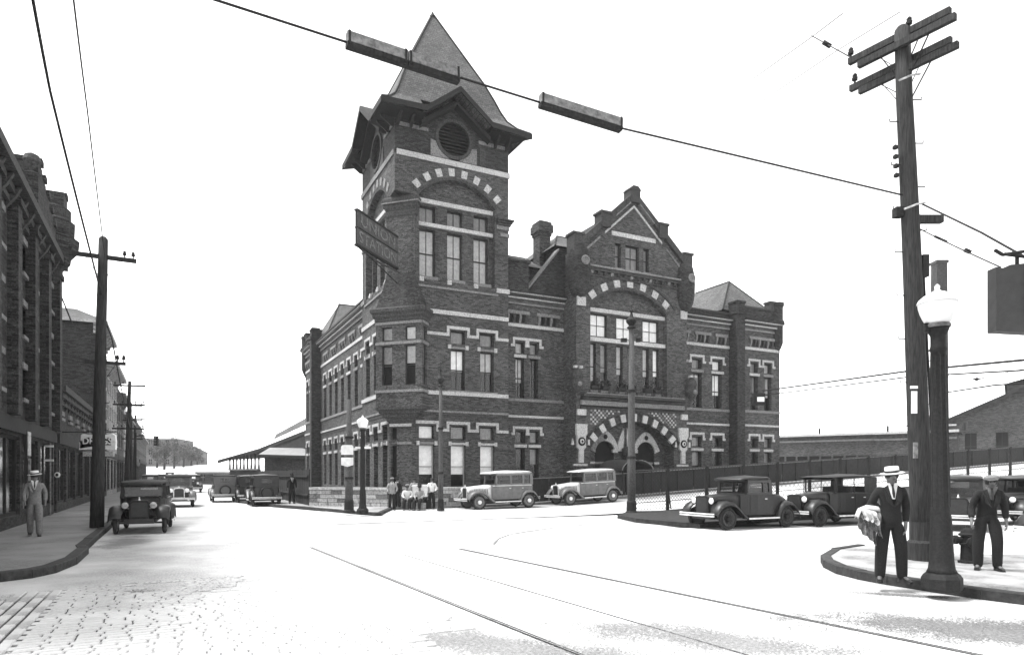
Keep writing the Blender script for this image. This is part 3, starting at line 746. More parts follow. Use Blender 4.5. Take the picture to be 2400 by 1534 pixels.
# ---------------- corner oriel on the first floor
A_, B_ = (1.42, -.58), (-.58, 1.42)
def oct_(k, z, ins=0.0):                           # plan polygon of the corner turret, k scales the projection
    pts = [(1.95, .05), (1.42+.0*k, -.58*k), (-.58*k, 1.42), (.05, 1.95)]
    return pts
def turret_ring(pj, wd, z):                         # pj: projection from the two walls, wd: reach along them
    return [Vector((wd, .04, z)), Vector((wd-pj*.9, -pj, z)), Vector((-pj, wd-pj*.9, z)), Vector((.04, wd, z)), Vector((1.2, 1.2, z))]
def turret(segs, m, name='corner_turret'):
    mb = MB(); mb.loft([turret_ring(p, w2, z) for p, w2, z in segs]); return mb.build(name, m, stn)
turret([(.02, 1.0, 4.66), (.16, 1.2, 4.8), (.16, 1.2, 4.9), (.34, 1.45, 5.0), (.34, 1.45, 5.12), (.54, 1.75, 5.2), (.54, 1.75, 5.3), (.74, 2.02, 5.42), (.74, 2.02, 5.55)], STONEDD, 'oriel_corbel')
turret([(.68, 1.96, 5.55), (.68, 1.96, 6.35)], BRICK, 'oriel_apron')
turret([(.76, 2.04, 6.35), (.76, 2.04, 6.5)], STONED, 'oriel_sill')
turret([(.44, 1.75, 6.5), (.44, 1.75, 10.35)], DARK, 'oriel_core')
# piers and lights of the oriel: three faces
def seg_frame(P0, P1):
    P0 = Vector((*P0, 0)); P1 = Vector((*P1, 0)); d = (P1-P0); L = d.length; d.normalize(); n = Vector((d.y, -d.x, 0))
    return (lambda s, o, z: P0+d*s+n*o+Vector((0, 0, z))), L
r52 = turret_ring(.68, 1.96, 0)
for idx, (i, j) in enumerate(((2, 1), (1, 0), (3, 2))):
    mp, L = seg_frame(r52[i][:2], r52[j][:2])
    if idx == 0:
        wn = [(L*.14, L*.14+.62), (L*.86-.62, L*.86)]
    else: wn = [(L*.5-.24, L*.5+.24)]
    ops = []
    for a, b in wn: ops += [(a, b, 6.75, 8.95), (a, b, 9.25, 10.0)]
    mb = MB(); wall_mb(mb, mp, 0, L, 6.5, 10.35, ops, 0, .18); mb.build('oriel_wall', BRICK, stn)
    for k, (a, b) in enumerate(wn):
        for (z0, z1, bl) in ((6.75, 8.95, .45), (9.25, 10.0, .95)):
            key = MB(); t = .05; H_ = z1-z0
            f = MB()
            def bx(s0, s1, c0, c1, o0=-.16, o1=-.1): f.mbox(mp, s0, s1, o0, o1, c0, c1)
            bx(a, a+t, z0, z1); bx(b-t, b, z0, z1); bx(a+t, b-t, z0, z0+t); bx(a+t, b-t, z1-t, z1)
            if z0 < 7: bx(a+t, b-t, z0+H_/2-.03, z0+H_/2+.03)
            wo_ = f.build('window', SASH, stn)
            p = MB(); p.quad(mp(a, -.13, z0), mp(b, -.13, z0), mp(b, -.13, z1), mp(a, -.13, z1)); p.build('pane', GLASS, wo_)
            p = MB(); p.mbox(mp, a+.04, b-.04, -.155, -.145, z1-H_*bl, z1); p.build('blind', BLINDG if k == 0 else BLINDM, wo_)
    band(mp, 0.02, L-.02, 9.02, 9.18, 0, .06, STONED, 2); band(mp, .02, L-.02, 10.15, 10.3, 0, .05, STONED, 2)
turret([(.76, 2.04, 10.35), (.76, 2.04, 10.48), (.88, 2.16, 10.6), (.88, 2.16, 10.72), (1.02, 2.3, 10.85), (1.02, 2.3, 11.02), (.74, 2.04, 11.1), (.68, 1.96, 11.15)], STONEDD, 'oriel_cornice')
turret([(.66, 1.94, 11.15), (.52, 1.78, 11.6), (.52, 1.78, 11.66), (.28, 1.45, 12.3), (.28, 1.45, 12.36), (.1, 1.2, 13.1)], BRICKD, 'oriel_roof')
turret([(.10, 1.22, 13.1), (.10, 1.22, 16.0)], BRICK, 'corner_pier')
turret([(.14, 1.28, 16.0), (.14, 1.28, 16.2), (.22, 1.36, 16.28), (.22, 1.36, 16.5), (.14, 1.28, 16.56), (.3, 1.45, 16.75), (.3, 1.45, 16.95), (.4, 1.55, 17.05), (.4, 1.55, 17.2), (.12, 1.15, 17.38), (.08, 1.05, 17.4)], STONEDD, 'pier_cap')
turret([(.43, 1.58, 16.96), (.43, 1.58, 17.03)], STONED, 'pier_cap_edge')

# ---------------- wings
def cornice(mp, s0, s1, o, z=12.96):
    for a, b, pr, m in ((z-.72, z-.6, .1, STONED), (z-.58, z-.40, .08, BRICK), (z-.38, z-.30, .22, STONE), (z-.28, z-.14, .26, STONEDD), (z-.12, z-.05, .42, STONE), (z-.045, z+.05, .5, EAVE)):
        band(mp, s0, s1, a, b, o, pr, m, 2.4, name='cornice')
def corbel_panel(mp, s0, s1, o, z=11.85):
    """pale strip over a row of small corbels"""
    band(mp, s0, s1, z-.2, z, o, .12, STONED, 1.2)
    n = max(2, round((s1-s0)/.42)); 
    for k in range(n):
        s = s0+(s1-s0)*(k+.5)/n; mb = MB()
        mb.prism([(0, z-.75), (0, z-.21), (.12, z-.21), (.12, z-.42), (.05, z-.6)], lambda p: mp(s-.07, o+p[0], p[1]), lambda p: mp(s+.07, o+p[0], p[1])); mb.build('corbel', STONEDD if k % 2 else STONED, stn)
        if k < n-1:
            sm_ = s0+(s1-s0)*(k+1)/n; mb = MB(); mb.mbox(mp, sm_-.11, sm_+.11, o-.02, o+.035, z-.7, z-.22); mb.build('corbel_gap_shade', DARK, stn)  # dark raised plate between corbels paints the shade of a hollow
def wing(mp, s0, s1, o, gw, uw, blindf=None, pairs=False):
    """two-storey bay: gw ground windows, uw first-floor windows"""
    mb = MB(); ops = []
    for a, b in gw: ops += [(a, b, .95, 3.4), (a, b, 3.72, 4.45)]
    for a, b in uw: ops += [(a, b, 6.5, 8.95), (a, b, 9.25, 9.95)]
    wall_mb(mb, mp, s0, s1, 0, 12.9, ops, o); mb.build('wall', BRICK, stn)
    for i, (a, b) in enumerate(gw):
        window(mp, a, b, .95, 3.4, o-.24, blind=BLINDG if i % 3 == 1 else None, bl=.4); window(mp, a, b, 3.72, 4.45, o-.24, 'fixed', blind=BLINDG if i % 2 else None, bl=.9)
        band(mp, a-.12, b+.12, 3.44, 3.62, o, .07, STONE)
        if b-a < 1.2: stepped(mp, [(a-.32, 4.28), (a-.14, 4.28), (a-.14, 4.66), (b+.14, 4.66), (b+.14, 4.28), (b+.32, 4.28)], .16, o)
    for i, (a, b) in enumerate(uw):
        bl = blindf(i) if blindf else (BLINDG if i % 2 else None)
        window(mp, a, b, 6.5, 8.95, o-.24, blind=bl, bl=.6, pane_cols=2 if b-a > .6 else 1); window(mp, a, b, 9.25, 9.95, o-.24, 'fixed', blind=bl or BLINDG, bl=.95)
        band(mp, a-.14, b+.14, 8.98, 9.16, o, .07, STONE if i % 2 == 0 else STONED)
        stepped(mp, [(a-.36, 9.72), (a-.14, 9.72), (a-.14, 10.14), (b+.14, 10.14), (b+.14, 9.72), (b+.36, 9.72)], .16, o)
    band(mp, s0+.01, s1-.01, 10.86, 11.06, o, .06, STONE, 1.7)
    band(mp, s0+.01, s1-.01, 6.28, 6.46, o, .06, STONED, .8); band(mp, s0+.01, s1-.01, 5.28, 5.42, o, .06, STONE, 1.5); band(mp, s0+.01, s1-.01, 5.08, 5.16, o, .03, STONEDD, 1.5)
    band(mp, s0+.01, s1-.01, 0, .5, o, .1, RUBBLE, 1.2)
    cornice(mp, s0, s1, o)
# link bay between tower and gabled pavilion
wing(FR, 7.0, 11.4, -.9, [(7.95, 8.6), (8.95, 9.6)], [(7.95, 8.55), (8.95, 9.55)], lambda i: BLINDM if i == 0 else None)
corbel_panel(FR, 7.2, 8.9, -.9); corbel_panel(FR, 9.4, 11.1, -.9)
mb = MB(); mb.quad((7, -.0, 0), (7, .9, 0), (7, .9, 13), (7, 0, 13)); mb.build('wall', BRICK, stn)
# right wing and end pavilion
def bf(i): return (BLINDG, BLINDW)[i % 2]
wing(FR, 20.1, 25.3, -.5, [(20.35, 20.9), (21.7, 22.6), (23.6, 24.5)], [(20.35, 20.9), (21.7, 22.6), (23.6, 24.5)], lambda i: (None, BLINDG, BLINDW)[i])
for a, b in ((20.3, 21.5), (21.9, 23.4), (23.8, 25.0)): corbel_panel(FR, a, b, -.5)
wing(FR, 25.9, 29.8, 0, [(26.8, 27.55), (28.2, 28.95)], [(26.8, 27.55), (28.2, 28.95)], lambda i: (BLINDG, BLINDM)[i])
corbel_panel(FR, 26.6, 29.2, 0)
def pilaster(mp, s0, s1, o, ztop=13.9):
    mb = MB(); mb.mbox(mp, s0, s1, o-.6, o+.32, 0, 13.3); mb.mbox(mp, s0-.06, s1+.06, o-.6, o+.42, 13.3, 13.5); mb.mbox(mp, s0, s1, o-.55, o+.3, 13.5, ztop)
    mb.mbox(mp, s0-.05, s1+.05, o-.6, o+.36, ztop, ztop+.15); return mb.build('pilaster', BRICKD, stn)
pilaster(FR, 25.2, 25.95, 0, 14.1)
mb = MB(); mb.quad((29.8, 0, 0), (29.8, 14, 0), (29.8, 14, 13), (29.8, 0, 13)); mb.build('wall', BRICK, stn)
def parapet(mp, s0, s1, o, blocks, z=13.0, h=.75):
    mb = MB(); mb.mbox(mp, s0, s1, o-.4, o, z+.05, z+h); mb.build('parapet', BRICKD, stn)
    band(mp, s0, s1, z+h, z+h+.14, o, .08, STONEDD, 1.5, name='parapet_coping')
    for a, b, hh in blocks:
        m2 = MB(); m2.mbox(mp, a, b, o-.5, o+.08, z+h+.142, z+hh); m2.mbox(mp, a-.06, b+.06, o-.56, o+.14, z+hh, z+hh+.14); m2.build('parapet_block', STONEDD, stn)
parapet(FR, 25.95, 29.85, 0, [(28.75, 29.9, 1.5)], h=.9)
parapet(FR, 20.3, 25.2, -.5, [(20.3, 20.9, 1.1)], h=.35)
parapet(FR, 7.0, 11.4, -.9, [], h=.3)
# corner buttress bulge at the far right end
mb = MB(); mb.lathe([(.15, 10.9), (.35, 11.2), (.5, 11.6), (.5, 12.9), (.62, 13.0), (.62, 13.2), (.5, 13.3), (.5, 14.3), (.58, 14.4), (.58, 14.6)], 10, (29.6, .15, 0)); mb.build('corner_bartizan', BRICKD, stn)
# left (street) wing
lw_w = [8.6, 10.6, 12.7, 14.8, 16.9, 19.0, 21.1]
wing(LF, 7.0, 22.8, -.5, [(s-.45, s+.45) for s in lw_w], [(s-.45, s+.45) for s in lw_w], lambda i: BLINDG if i % 3 == 0 else None)
for k in range(5): corbel_panel(LF, 7.6+k*3.0, 9.6+k*3.0, -.5)
wing(LF, 23.5, 27.5, 0, [(24.3, 25.1), (25.8, 26.6)], [(24.3, 25.1), (25.8, 26.6)])
corbel_panel(LF, 24, 27, 0)
pilaster(LF, 22.8, 23.55, 0, 14.0)
parapet(LF, 23.5, 27.6, 0, [(26.6, 27.6, 1.4), (23.6, 24.2, 1.3)], h=.8); parapet(LF, 7.0, 22.8, -.5, [(7.0, 7.7, 1.0)], h=.35)
mb = MB(); mb.quad((0, 27.5, 0), (14, 27.5, 0), (14, 27.5, 13), (0, 27.5, 13)); mb.quad((14, 27.5, 0), (14, 14, 0), (14, 14, 13), (14, 27.5, 13)); mb.quad((14, 14, 0), (29.8, 14, 0), (29.8, 14, 13), (14, 14, 13)); mb.build('wall', BRICK, stn)
mb = MB(); mb.lathe([(.15, 10.6), (.3, 10.9), (.45, 11.3), (.45, 12.9), (.58, 13.0), (.58, 13.2), (.45, 13.3), (.45, 14.0), (.5, 14.1), (.5, 14.3)], 10, (.1, 27.4, 0)); mb.build('corner_bartizan', BRICKD, stn)
# flat roof deck and hipped roofs
mb = MB(); mb.box(7.05, 29.6, .95, 13.9, 12.7, 12.85); mb.box(.6, 13.9, 7.05, 27.4, 12.7, 12.86); mb.build('roof_deck', SLATED, stn)
def hip(a0, a1, b0, b1, ze, zr, axis, i0, i1, m=SLATE, wallz=None, name='roof'):
    mb = MB(); c = [Vector((a0, b0, ze)), Vector((a1, b0, ze)), Vector((a1, b1, ze)), Vector((a0, b1, ze))]
    if axis == 'b': am = (a0+a1)/2; r0, r1 = Vector((am, b0+i0, zr)), Vector((am, b1-i1, zr)); mb.quad(c[0], c[1], r0); mb.quad(c[1], c[2], r1, r0); mb.quad(c[2], c[3], r1); mb.quad(c[3], c[0], r0, r1)
    else: bmid = (b0+b1)/2; r0, r1 = Vector((a0+i0, bmid, zr)), Vector((a1-i1, bmid, zr)); mb.quad(c[0], c[1], r1, r0); mb.quad(c[1], c[2], r1); mb.quad(c[2], c[3], r0, r1); mb.quad(c[3], c[0], r0)
    o = mb.build(name, m, stn)
    rl = MB(); rl.tube([r0, r1], .07, 6); rl.build('ridge_tile', SLATED, o)
    for q, r_ in (((0, r0), (1, r0)) if axis == 'b' else ((0, r0), (1, r1))):
        rl = MB(); rl.tube([c[q], r_], .06, 5); rl.build('hip_tile', SLATED, o)
    if wallz is not None:
        m2 = MB(); m2.box(a0+.25, a1-.25, b0+.25, b1-.25, wallz, ze-.02); m2.build('attic_wall', BRICKD, stn)
    return o
hip(24.6, 30.2, .5, 9.0, 13.7, 16.6, 'b', 2.2, 2.6, SLATE, 12.8)
hip(.6, 6.0, 20.0, 27.3, 13.7, 16.7, 'a', 1.6, 1.6, SLATE, 12.8)
hip(7.0, 12.2, 2.6, 9.0, 15.3, 16.9, 'a', 2.0, 1.0, SLATE, 12.8)
hip(11.2, 20.6, 1.6, 10.0, 16.6, 18.9, 'a', 2.6, 2.6, SLATE, 12.8)
# small attic dormer block beside the tower
mb = MB(); mb.box(7.1, 8.6, .4, 2.2, 12.9, 14.7); mb.box(7.0, 8.7, .3, 2.3, 14.7, 14.85); mb.build('attic_block', BRICKD, stn)
# chimney
ch = MB(); ch.box(11.1, 11.95, 3.5, 4.4, 13, 17.9); ch.box(11.04, 12.01, 3.44, 4.46, 17.9, 18.1); ch.box(10.96, 12.09, 3.36, 4.54, 18.1, 18.6); ch.box(11.04, 12.01, 3.44, 4.46, 18.6, 18.8)
cho = ch.build('chimney', BRICK, stn)
cp = MB(); cp.box(11.2, 11.85, 3.6, 4.3, 18.8, 18.9); cp.build('chimney_cap', STONED, cho)
# raking wall from chimney to pavilion
mb = MB(); mb.prism([(8.6, 12.95), (11.4, 12.95), (11.4, 15.9), (10.9, 15.9)], lambda p: Vector((p[0], .7, p[1])), lambda p: Vector((p[0], 1.1, p[1]))); mb.build('raking_wall', BRICKD, stn)
mb = MB(); mb.loft([[Vector((8.5, .6, 12.95)), Vector((8.5, 1.2, 12.95)), Vector((8.5, 1.2, 13.1)), Vector((8.5, .6, 13.1))], [Vector((10.9, .6, 15.9)), Vector((10.9, 1.2, 15.9)), Vector((10.9, 1.2, 16.05)), Vector((10.9, .6, 16.05))]]); mb.build('raking_coping', STONED, stn)

# ---------------- gabled pavilion
PO = .6; s0, s1 = 11.4, 20.25; gc = 15.8
cs, half, zs, rise = 15.5, 3.05, 12.34, 1.3
mb = MB()
wall_mb(mb, FR, s0, cs-half, 5.9, zs, [], PO); wall_mb(mb, FR, cs+half, s1, 5.9, zs, [], PO)
arch_top(mb, FR, s0, s1, zs, 14.6, cs, half, rise, PO, .4)
gi = PO-.4
mb.quad(FR(cs-half, PO, 6.9), FR(cs-half, gi, 6.9), FR(cs-half, gi, zs), FR(cs-half, PO, zs)); mb.quad(FR(cs+half, PO, 6.9), FR(cs+half, gi, 6.9), FR(cs+half, gi, zs), FR(cs+half, PO, zs))
uw = [(12.62, 14.0), (14.72, 16.08), (16.84, 18.2)]
ops = []
for a, b in uw: ops += [(a, b, 10.55, 11.98), (a, a+.52, 7.15, 10.1), (b-.52, b, 7.15, 10.1)]
wall_mb(mb, FR, cs-half, cs+half, 5.9, zs, ops, gi, .3)
pts, r_, cz_, th_ = arc_pts(cs, zs, half, rise)
for (a, za), (b, zb) in zip(pts, pts[1:]): mb.quad(FR(a, gi, zs), FR(b, gi, zs), FR(b, gi, zb), FR(a, gi, za))
# gable face
gp = [(s0, 14.6), (s1, 14.6), (s1, 15.6), (gc, 19.55), (s0, 15.6)]
att = [(14.35, 14.8), (15.15, 16.25), (16.6, 17.05)]
# gable as strips round the attic windows
def gz_(s): return 15.6+(19.55-15.6)*(1-abs(s-gc)/(gc-s0 if s < gc else s1-gc))
S = sorted({s0, s1, gc, *[q for a in att for q in a]})
for a, b in zip(S, S[1:]):
    inw = any(abs(a-x) < 1e-6 for x, y in att) or any(x-1e-6 < (a+b)/2 < y for x, y in att)
    if inw:
        mb.quad(FR(a, PO, 14.6), FR(b, PO, 14.6), FR(b, PO, 15.0), FR(a, PO, 15.0)); mb.quad(FR(a, PO, 16.55), FR(b, PO, 16.55), FR(b, PO, gz_(b)), FR(a, PO, gz_(a)))
    else: mb.quad(FR(a, PO, 14.6), FR(b, PO, 14.6), FR(b, PO, gz_(b)), FR(a, PO, gz_(a)))
for a, b in att:
    for q in (a, b): mb.quad(FR(q, PO, 15.0), FR(q, PO-.3, 15.0), FR(q, PO-.3, 16.55), FR(q, PO, 16.55))
    mb.quad(FR(a, PO, 15.0), FR(b, PO, 15.0), FR(b, PO-.3, 15.0), FR(a, PO-.3, 15.0))
# sides
for s in (s0, s1): mb.quad(FR(s, PO, 0), FR(s, -1.0, 0), FR(s, -1.0, 15.6), FR(s, PO, 15.6))
mb.build('wall', BRICK, stn)
m2 = MB(); m2.quad(*[FR(s, PO-.35, z) for s, z in ((s0, 14.6), (s1, 14.6), (s1, 15.6), (gc, 19.5), (s0, 15.6))]); m2.build('gable_backing', DARK, stn)
m2 = MB(); m2.quad(FR(s0, PO, 15.55), FR(gc, PO, 19.5), FR(gc, -9, 19.5), FR(s0, -9, 15.55)); m2.quad(FR(s1, PO, 15.55), FR(gc, PO, 19.5), FR(gc, -9, 19.5), FR(s1, -9, 15.55)); m2.build('gable_roof', SLATED, stn)
for a, b in att: window(FR, a, b, 15.0, 16.55, PO-.2, blind=BLINDG, bl=.97, pane_cols=2 if b-a > .6 else 1)
for i, (a, b) in enumerate(uw):
    window(FR, a, b, 10.55, 11.98, gi-.15, 'fixed', blind=BLINDW, bl=.98, pane_cols=2, pane_rows=2, sashm=SASH)
    window(FR, a, a+.52, 7.15, 10.1, gi-.15, blind=BLINDM, bl=.62 if i else .8); window(FR, b-.52, b, 7.15, 10.1, gi-.15, blind=(BLINDG, None, BLINDW)[i], bl=.6)
    for q in (a, b-.52): band(FR, q-.05, q+.57, 6.98, 7.13, gi, .16, STONED)
    for q in (a+.1, b-.42):                                  # window boxes with plants
        bx_ = MB(); bx_.box(q-.12, q+.44, -gi-.33, -gi-.06, 7.16, 7.38); pb = bx_.build('flower_box', WOODD, stn)
        fl = MB()
        for _ in range(60):
            c = Vector((q+R.uniform(-.14, .46), -gi-.2+R.uniform(-.14, .1), 7.38+abs(R.gauss(0, .22)))); d = Vector((R.uniform(-1, 1), R.uniform(-1, 1), R.uniform(-1, 1))).normalized()*.09; e = d.cross(Vector((R.random(), R.random(), R.random()))).normalized()*.045
            fl.quad(c-d, c+e, c+d, c-e)
        tag(fl.build('foliage', EARTH, pb), kind='stuff')
band(FR, cs-half+.01, cs+half-.01, 12.06, 12.3, gi, .2, STONE, 1.4); band(FR, cs-half-.1, cs+half+.1, 10.2, 10.45, gi, .24, STONE, 1.3)
voussoirs(FR, cs, zs-.02, half+.02, rise, .03, .14, 28, 3, .03, PO, mats=(STONEDD, STONEDD))
voussoirs(FR, cs, zs-.1, half+.12, rise+.1, .2, .66, 15, 1, .05, PO, mats=(STONE, None))
voussoirs(FR, cs, zs-.1, half+.12, rise+.1, .72, .84, 22, 1, .08, PO, mats=(STONEDD, STONEDD))
# frieze and cornice across the gable foot
band(FR, s0+.6, s1-.6, 14.55, 14.72, PO, .2, STONEDD, 1.5, name='cornice'); band(FR, s0+.6, s1-.6, 14.74, 14.85, PO, .3, STONED, 1.8, name='cornice'); band(FR, s0+.6, s1-.6, 14.2, 14.3, PO, .1, STONEDD, 1.5)
for k in range(14):
    s = s0+1.1+k*.51; m2 = MB(); m2.prism([(0, 14.32), (0, 14.54), (.17, 14.54), (.12, 14.38)], lambda p: FR(s-.1, PO+p[0], p[1]), lambda p: FR(s+.1, PO+p[0], p[1])); m2.build('frieze_leaf', STONED if k % 3 == 0 else STONEDD, stn)
# raking pale strings, coping, steps and top block
def rake(off, t, m, pr, sA, sB, name='raking_band', n=5):
    for sg in (-1, 1):
        wd = (gc-s0) if sg < 0 else (s1-gc)
        for k in range(n):
            f0, f1 = sA+(sB-sA)*k/n, sA+(sB-sA)*(k+1)/n-.006; m3 = MB(); rg = []
            for f in (f0, f1):
                s = gc+sg*wd*f; z = 19.55-(19.55-15.6)*f+off; rg.append([FR(s, PO-.05, z-t), FR(s, PO+pr, z-t), FR(s, PO+pr, z), FR(s, PO-.05, z)])
            m3.loft(rg); m3.build(name, m, stn)
rake(.55, .5, STONEDD, .18, .0, 1.0, 'gable_coping', 6)
rake(-.35, .16, STONE, .07, .0, .52); rake(-.35, .16, STONED, .07, .6, .92)
rake(.1, .1, STONED, .22, .08, .35)
band(FR, gc-1.75, gc+1.75, 17.0, 17.28, PO, .06, STONE, 1.3)
for a, b in att: band(FR, a-.06, b+.06, 14.86, 14.98, PO, .08, STONED)
for sg in (-1, 1):
    wd = (gc-s0) if sg < 0 else (s1-gc)
    for f, hh in ((.52, .75), (.99, .95)):
        s = gc+sg*wd*f; z = 19.55-3.95*f; m3 = MB(); m3.mbox(FR, s-.36, s+.36, PO-.6, PO+.22, z-.1, z+hh); m3.mbox(FR, s-.43, s+.43, PO-.66, PO+.28, z+hh, z+hh+.14); m3.build('gable_step', STONEDD, stn)
m3 = MB(); m3.mbox(FR, gc-.38, gc+.38, PO-.55, PO+.22, 19.35, 20.15); m3.prism([(gc-.44, 20.15), (gc+.44, 20.15), (gc+.2, 20.4), (gc-.2, 20.4)], lambda p: FR(p[0], PO+.25, p[1]), lambda p: FR(p[0], PO-.6, p[1])); m3.build('gable_top_block', STONEDD, stn)
# rounded bartizans at the shoulders
for s in (s0+.25, s1-.15):
    m3 = MB(); m3.lathe([(.2, 12.75), (.45, 12.95), (.62, 13.35), (.72, 13.9), (.74, 14.6), (.7, 15.2), (.6, 15.7), (.4, 16.0)], 14, (s, -PO+.1, 0)); m3.build('bartizan', BRICKD, stn)
    m3 = MB(); m3.lathe([(.26, 0), (.3, .05), (.3, .1), (.2, .12), (.16, .06), (.05, .05)], 12, M=Matrix.Translation((s, -PO-.62, 14.9)) @ Matrix.Rotation(rad(90), 4, 'X')); m3.build('rosette', STONED, stn)
    band(FR, s-.42 if s > 15 else s0+.02, s+.42 if s < 15 else s1-.02, 12.25, 12.8, PO, .1, STONE, 9, name='capital_block')
    band(FR, s-.42 if s > 15 else s0+.02, s+.42 if s < 15 else s1-.02, 5.45, 5.82, PO, .14, STONE, 9, name='capital_block')
    for dz in (0, .18, .36):                                 # carved knobs on the upper pier
        pass
# carved beasts beside the balcony
for s in (s0-.15, s1+.15):
    m3 = MB(); m3.lathe([(.1, 0), (.3, .2), (.42, .5), (.3, .8), (.36, 1.0), (.3, 1.3), (.12, 1.5)], 9, (s, -PO-.3, 6.8)); o = m3.build('carved_figure', STONEDD, stn)
    m3 = MB(); m3.lathe([(.02, -.16), (.13, -.1), (.16, 0), (.1, .12), (.02, .16)], 8, (s, -PO-.66, 7.3)); m3.build('carved_head', STONED, o)
    for q in (-.2, .2): m3 = MB(); m3.box(s+q-.1, s+q+.1, -PO-.55, -PO-.35, 8.28, 8.42); m3.build('carved_leaf', STONE, o)
# balcony / heavy shelf over the entrance
for k, (z0, z1, pr, m) in enumerate(((6.62, 6.78, .75, STONEDD), (6.42, 6.6, .6, BRICKD), (6.1, 6.4, .5, STONED), (6.02, 6.08, .55, EAVE), (5.86, 6.0, .45, STONEDD))):
    band(FR, s0+.3, s1-.3, z0, z1, PO, pr-.35, m, 2.2 if m is not STONED else 4.4, name='balcony_course')
mb = MB(); mb.mbox(FR, s0+.5, s1-.5, PO+.1, PO+.42, 6.79, 6.85); mb.build('balcony_floor', STONED, stn)
for k in range(11):
    s = s0+.8+k*.72; mb = MB(); mb.mbox(FR, s-.05, s+.05, PO+.3, PO+.38, 6.85, 7.05); mb.build('baluster', STONEDD, stn)

# ---------------- entrance: big segmental arch, carved tympanum, two arched doors
ec, eh, ezs, er = 15.8, 3.35, 3.45, 1.75
mb = MB()
wall_mb(mb, FR, s0, ec-eh, 0, ezs, [], PO); wall_mb(mb, FR, ec+eh, s1, 0, ezs, [], PO)
arch_top(mb, FR, s0, s1, ezs, 5.9, ec, eh, er, PO, 1.3, 28)
for s in (ec-eh, ec+eh): mb.quad(FR(s, PO, 0), FR(s, PO-1.3, 0), FR(s, PO-1.3, ezs), FR(s, PO, ezs))
ei = PO-1.0
doors = [(13.45, 14.95), (16.75, 18.25)]
# inner wall with two round-headed doors
prev = ec-eh
for a, b in doors:
    wall_mb(mb, FR, prev, a, 0, 3.2, [], ei); prev = b
    c = (a+b)/2; arch_top(mb, FR, a, b, 3.2, 4.05, c, (b-a)/2, .74, ei, .3, 14)
wall_mb(mb, FR, prev, ec+eh, 0, 3.2, [], ei)
for a, b in ((ec-eh, 13.45), (14.95, 16.75), (18.25, ec+eh)): mb.quad(FR(a, ei, 3.2), FR(b, ei, 3.2), FR(b, ei, 4.05), FR(a, ei, 4.05))
pts, r_, cz_, th_ = arc_pts(ec, ezs, eh, er, 28)
for (a, za), (b, zb) in zip(pts, pts[1:]):
    if min(za, zb) > 4.05: mb.quad(FR(a, ei, 4.05), FR(b, ei, 4.05), FR(b, ei, zb), FR(a, ei, za))
mb.build('entrance_wall', BRICK, stn)
for a, b in doors:
    c = (a+b)/2
    for k, (x0, x1) in enumerate(((a+.03, c-.01), (c+.01, b-.03))):
        d = MB(); d.mbox(FR, x0, x1, ei-.26, ei-.2, .15, 2.45); do = d.build('door', WOODD, stn)
        g = MB(); g.mbox(FR, x0+.12, x1-.12, ei-.2, ei-.19, 1.1, 2.3); g.build('door_pane', GLASS, do)
        g = MB(); hx = x1-.08 if k == 0 else x0+.08; g.mbox(FR, hx-.015, hx+.015, ei-.2, ei-.12, 1.0, 1.25); g.build('handle', CHROME, do)
    tb = MB(); tb.mbox(FR, a, b, ei-.28, ei-.1, 2.46, 2.6); tb.build('transom', STONED, stn)
    fl = MB(); fl.quad(*[FR(x, ei-.28, z) for x, z in [(a, 2.6), (b, 2.6)]+[(c+.75*math.cos(t), 3.2+.74*math.sin(t)) for t in [math.pi*i/14 for i in range(15)]]]); fl.build('fanlight', DARK, stn)
    # ogee hood in pale stone with a dark roundel
    for sg in (-1, 1):
        for k in range(7):
            t0, t1 = k/7, (k+1)/7-.01; m3 = MB(); rg = []
            for t in (t0, t1):
                an = math.pi/2*(1-t); ri = .78; x = ri*math.cos(an); z = 3.2+ri*math.sin(an)-.02
                ex = 1.18*t**.85; zz = 4.62-1.28*(t**1.25)+.1*math.sin(math.pi*t)
                rg.append([FR(c+sg*x, ei-.02, z), FR(c+sg*x, ei+.12, z), FR(c+sg*max(ex, x+.03), ei+.12, max(zz, z+.02)), FR(c+sg*max(ex, x+.03), ei-.02, max(zz, z+.02))])
            m3.loft(rg); m3.build('hood_stone', STONED if sg < 0 and c < 15 else STONE, stn)
    m3 = MB(); m3.lathe([(.14, 0), (.16, .03), (.12, .05), (.0, .045)], 14, M=Matrix.Translation((c, -(ei+.12), 4.22)) @ Matrix.Rotation(rad(90), 4, 'X')); m3.build('roundel', DARK, stn)
    for (x0, x1) in ((a-.42, a-.02), (b+.02, b+.42)):
        band(FR, x0, x1, 2.46, 2.6, ei, .06, STONE, 9)
# central carved finial and column between the doors
for sg in (-1, 1):
    m3 = MB(); m3.prism([(ec+sg*.2, 3.3), (ec+sg*.62, 3.3), (ec+sg*.58, 3.9), (ec+sg*.36, 4.45), (ec+sg*.14, 4.85), (ec+sg*.1, 4.2)], lambda p: FR(p[0], ei-.02, p[1]), lambda p: FR(p[0], ei+.14, p[1])); m3.build('carved_spike', STONE, stn)
    band(FR, ec+sg*.62 if sg > 0 else ec-1.02, ec+1.02 if sg > 0 else ec-.62, 3.2, 3.42, ei, .13, STONE, 9)
m3 = MB(); m3.lathe([(.3, .1), (.22, .3), (.19, .5), (.19, 2.9), (.28, 3.0), (.34, 3.2), (.34, 3.45), (.2, 3.6)], 12, (ec, -(ei+.3), 0)); m3.build('column', STONEDD, stn)
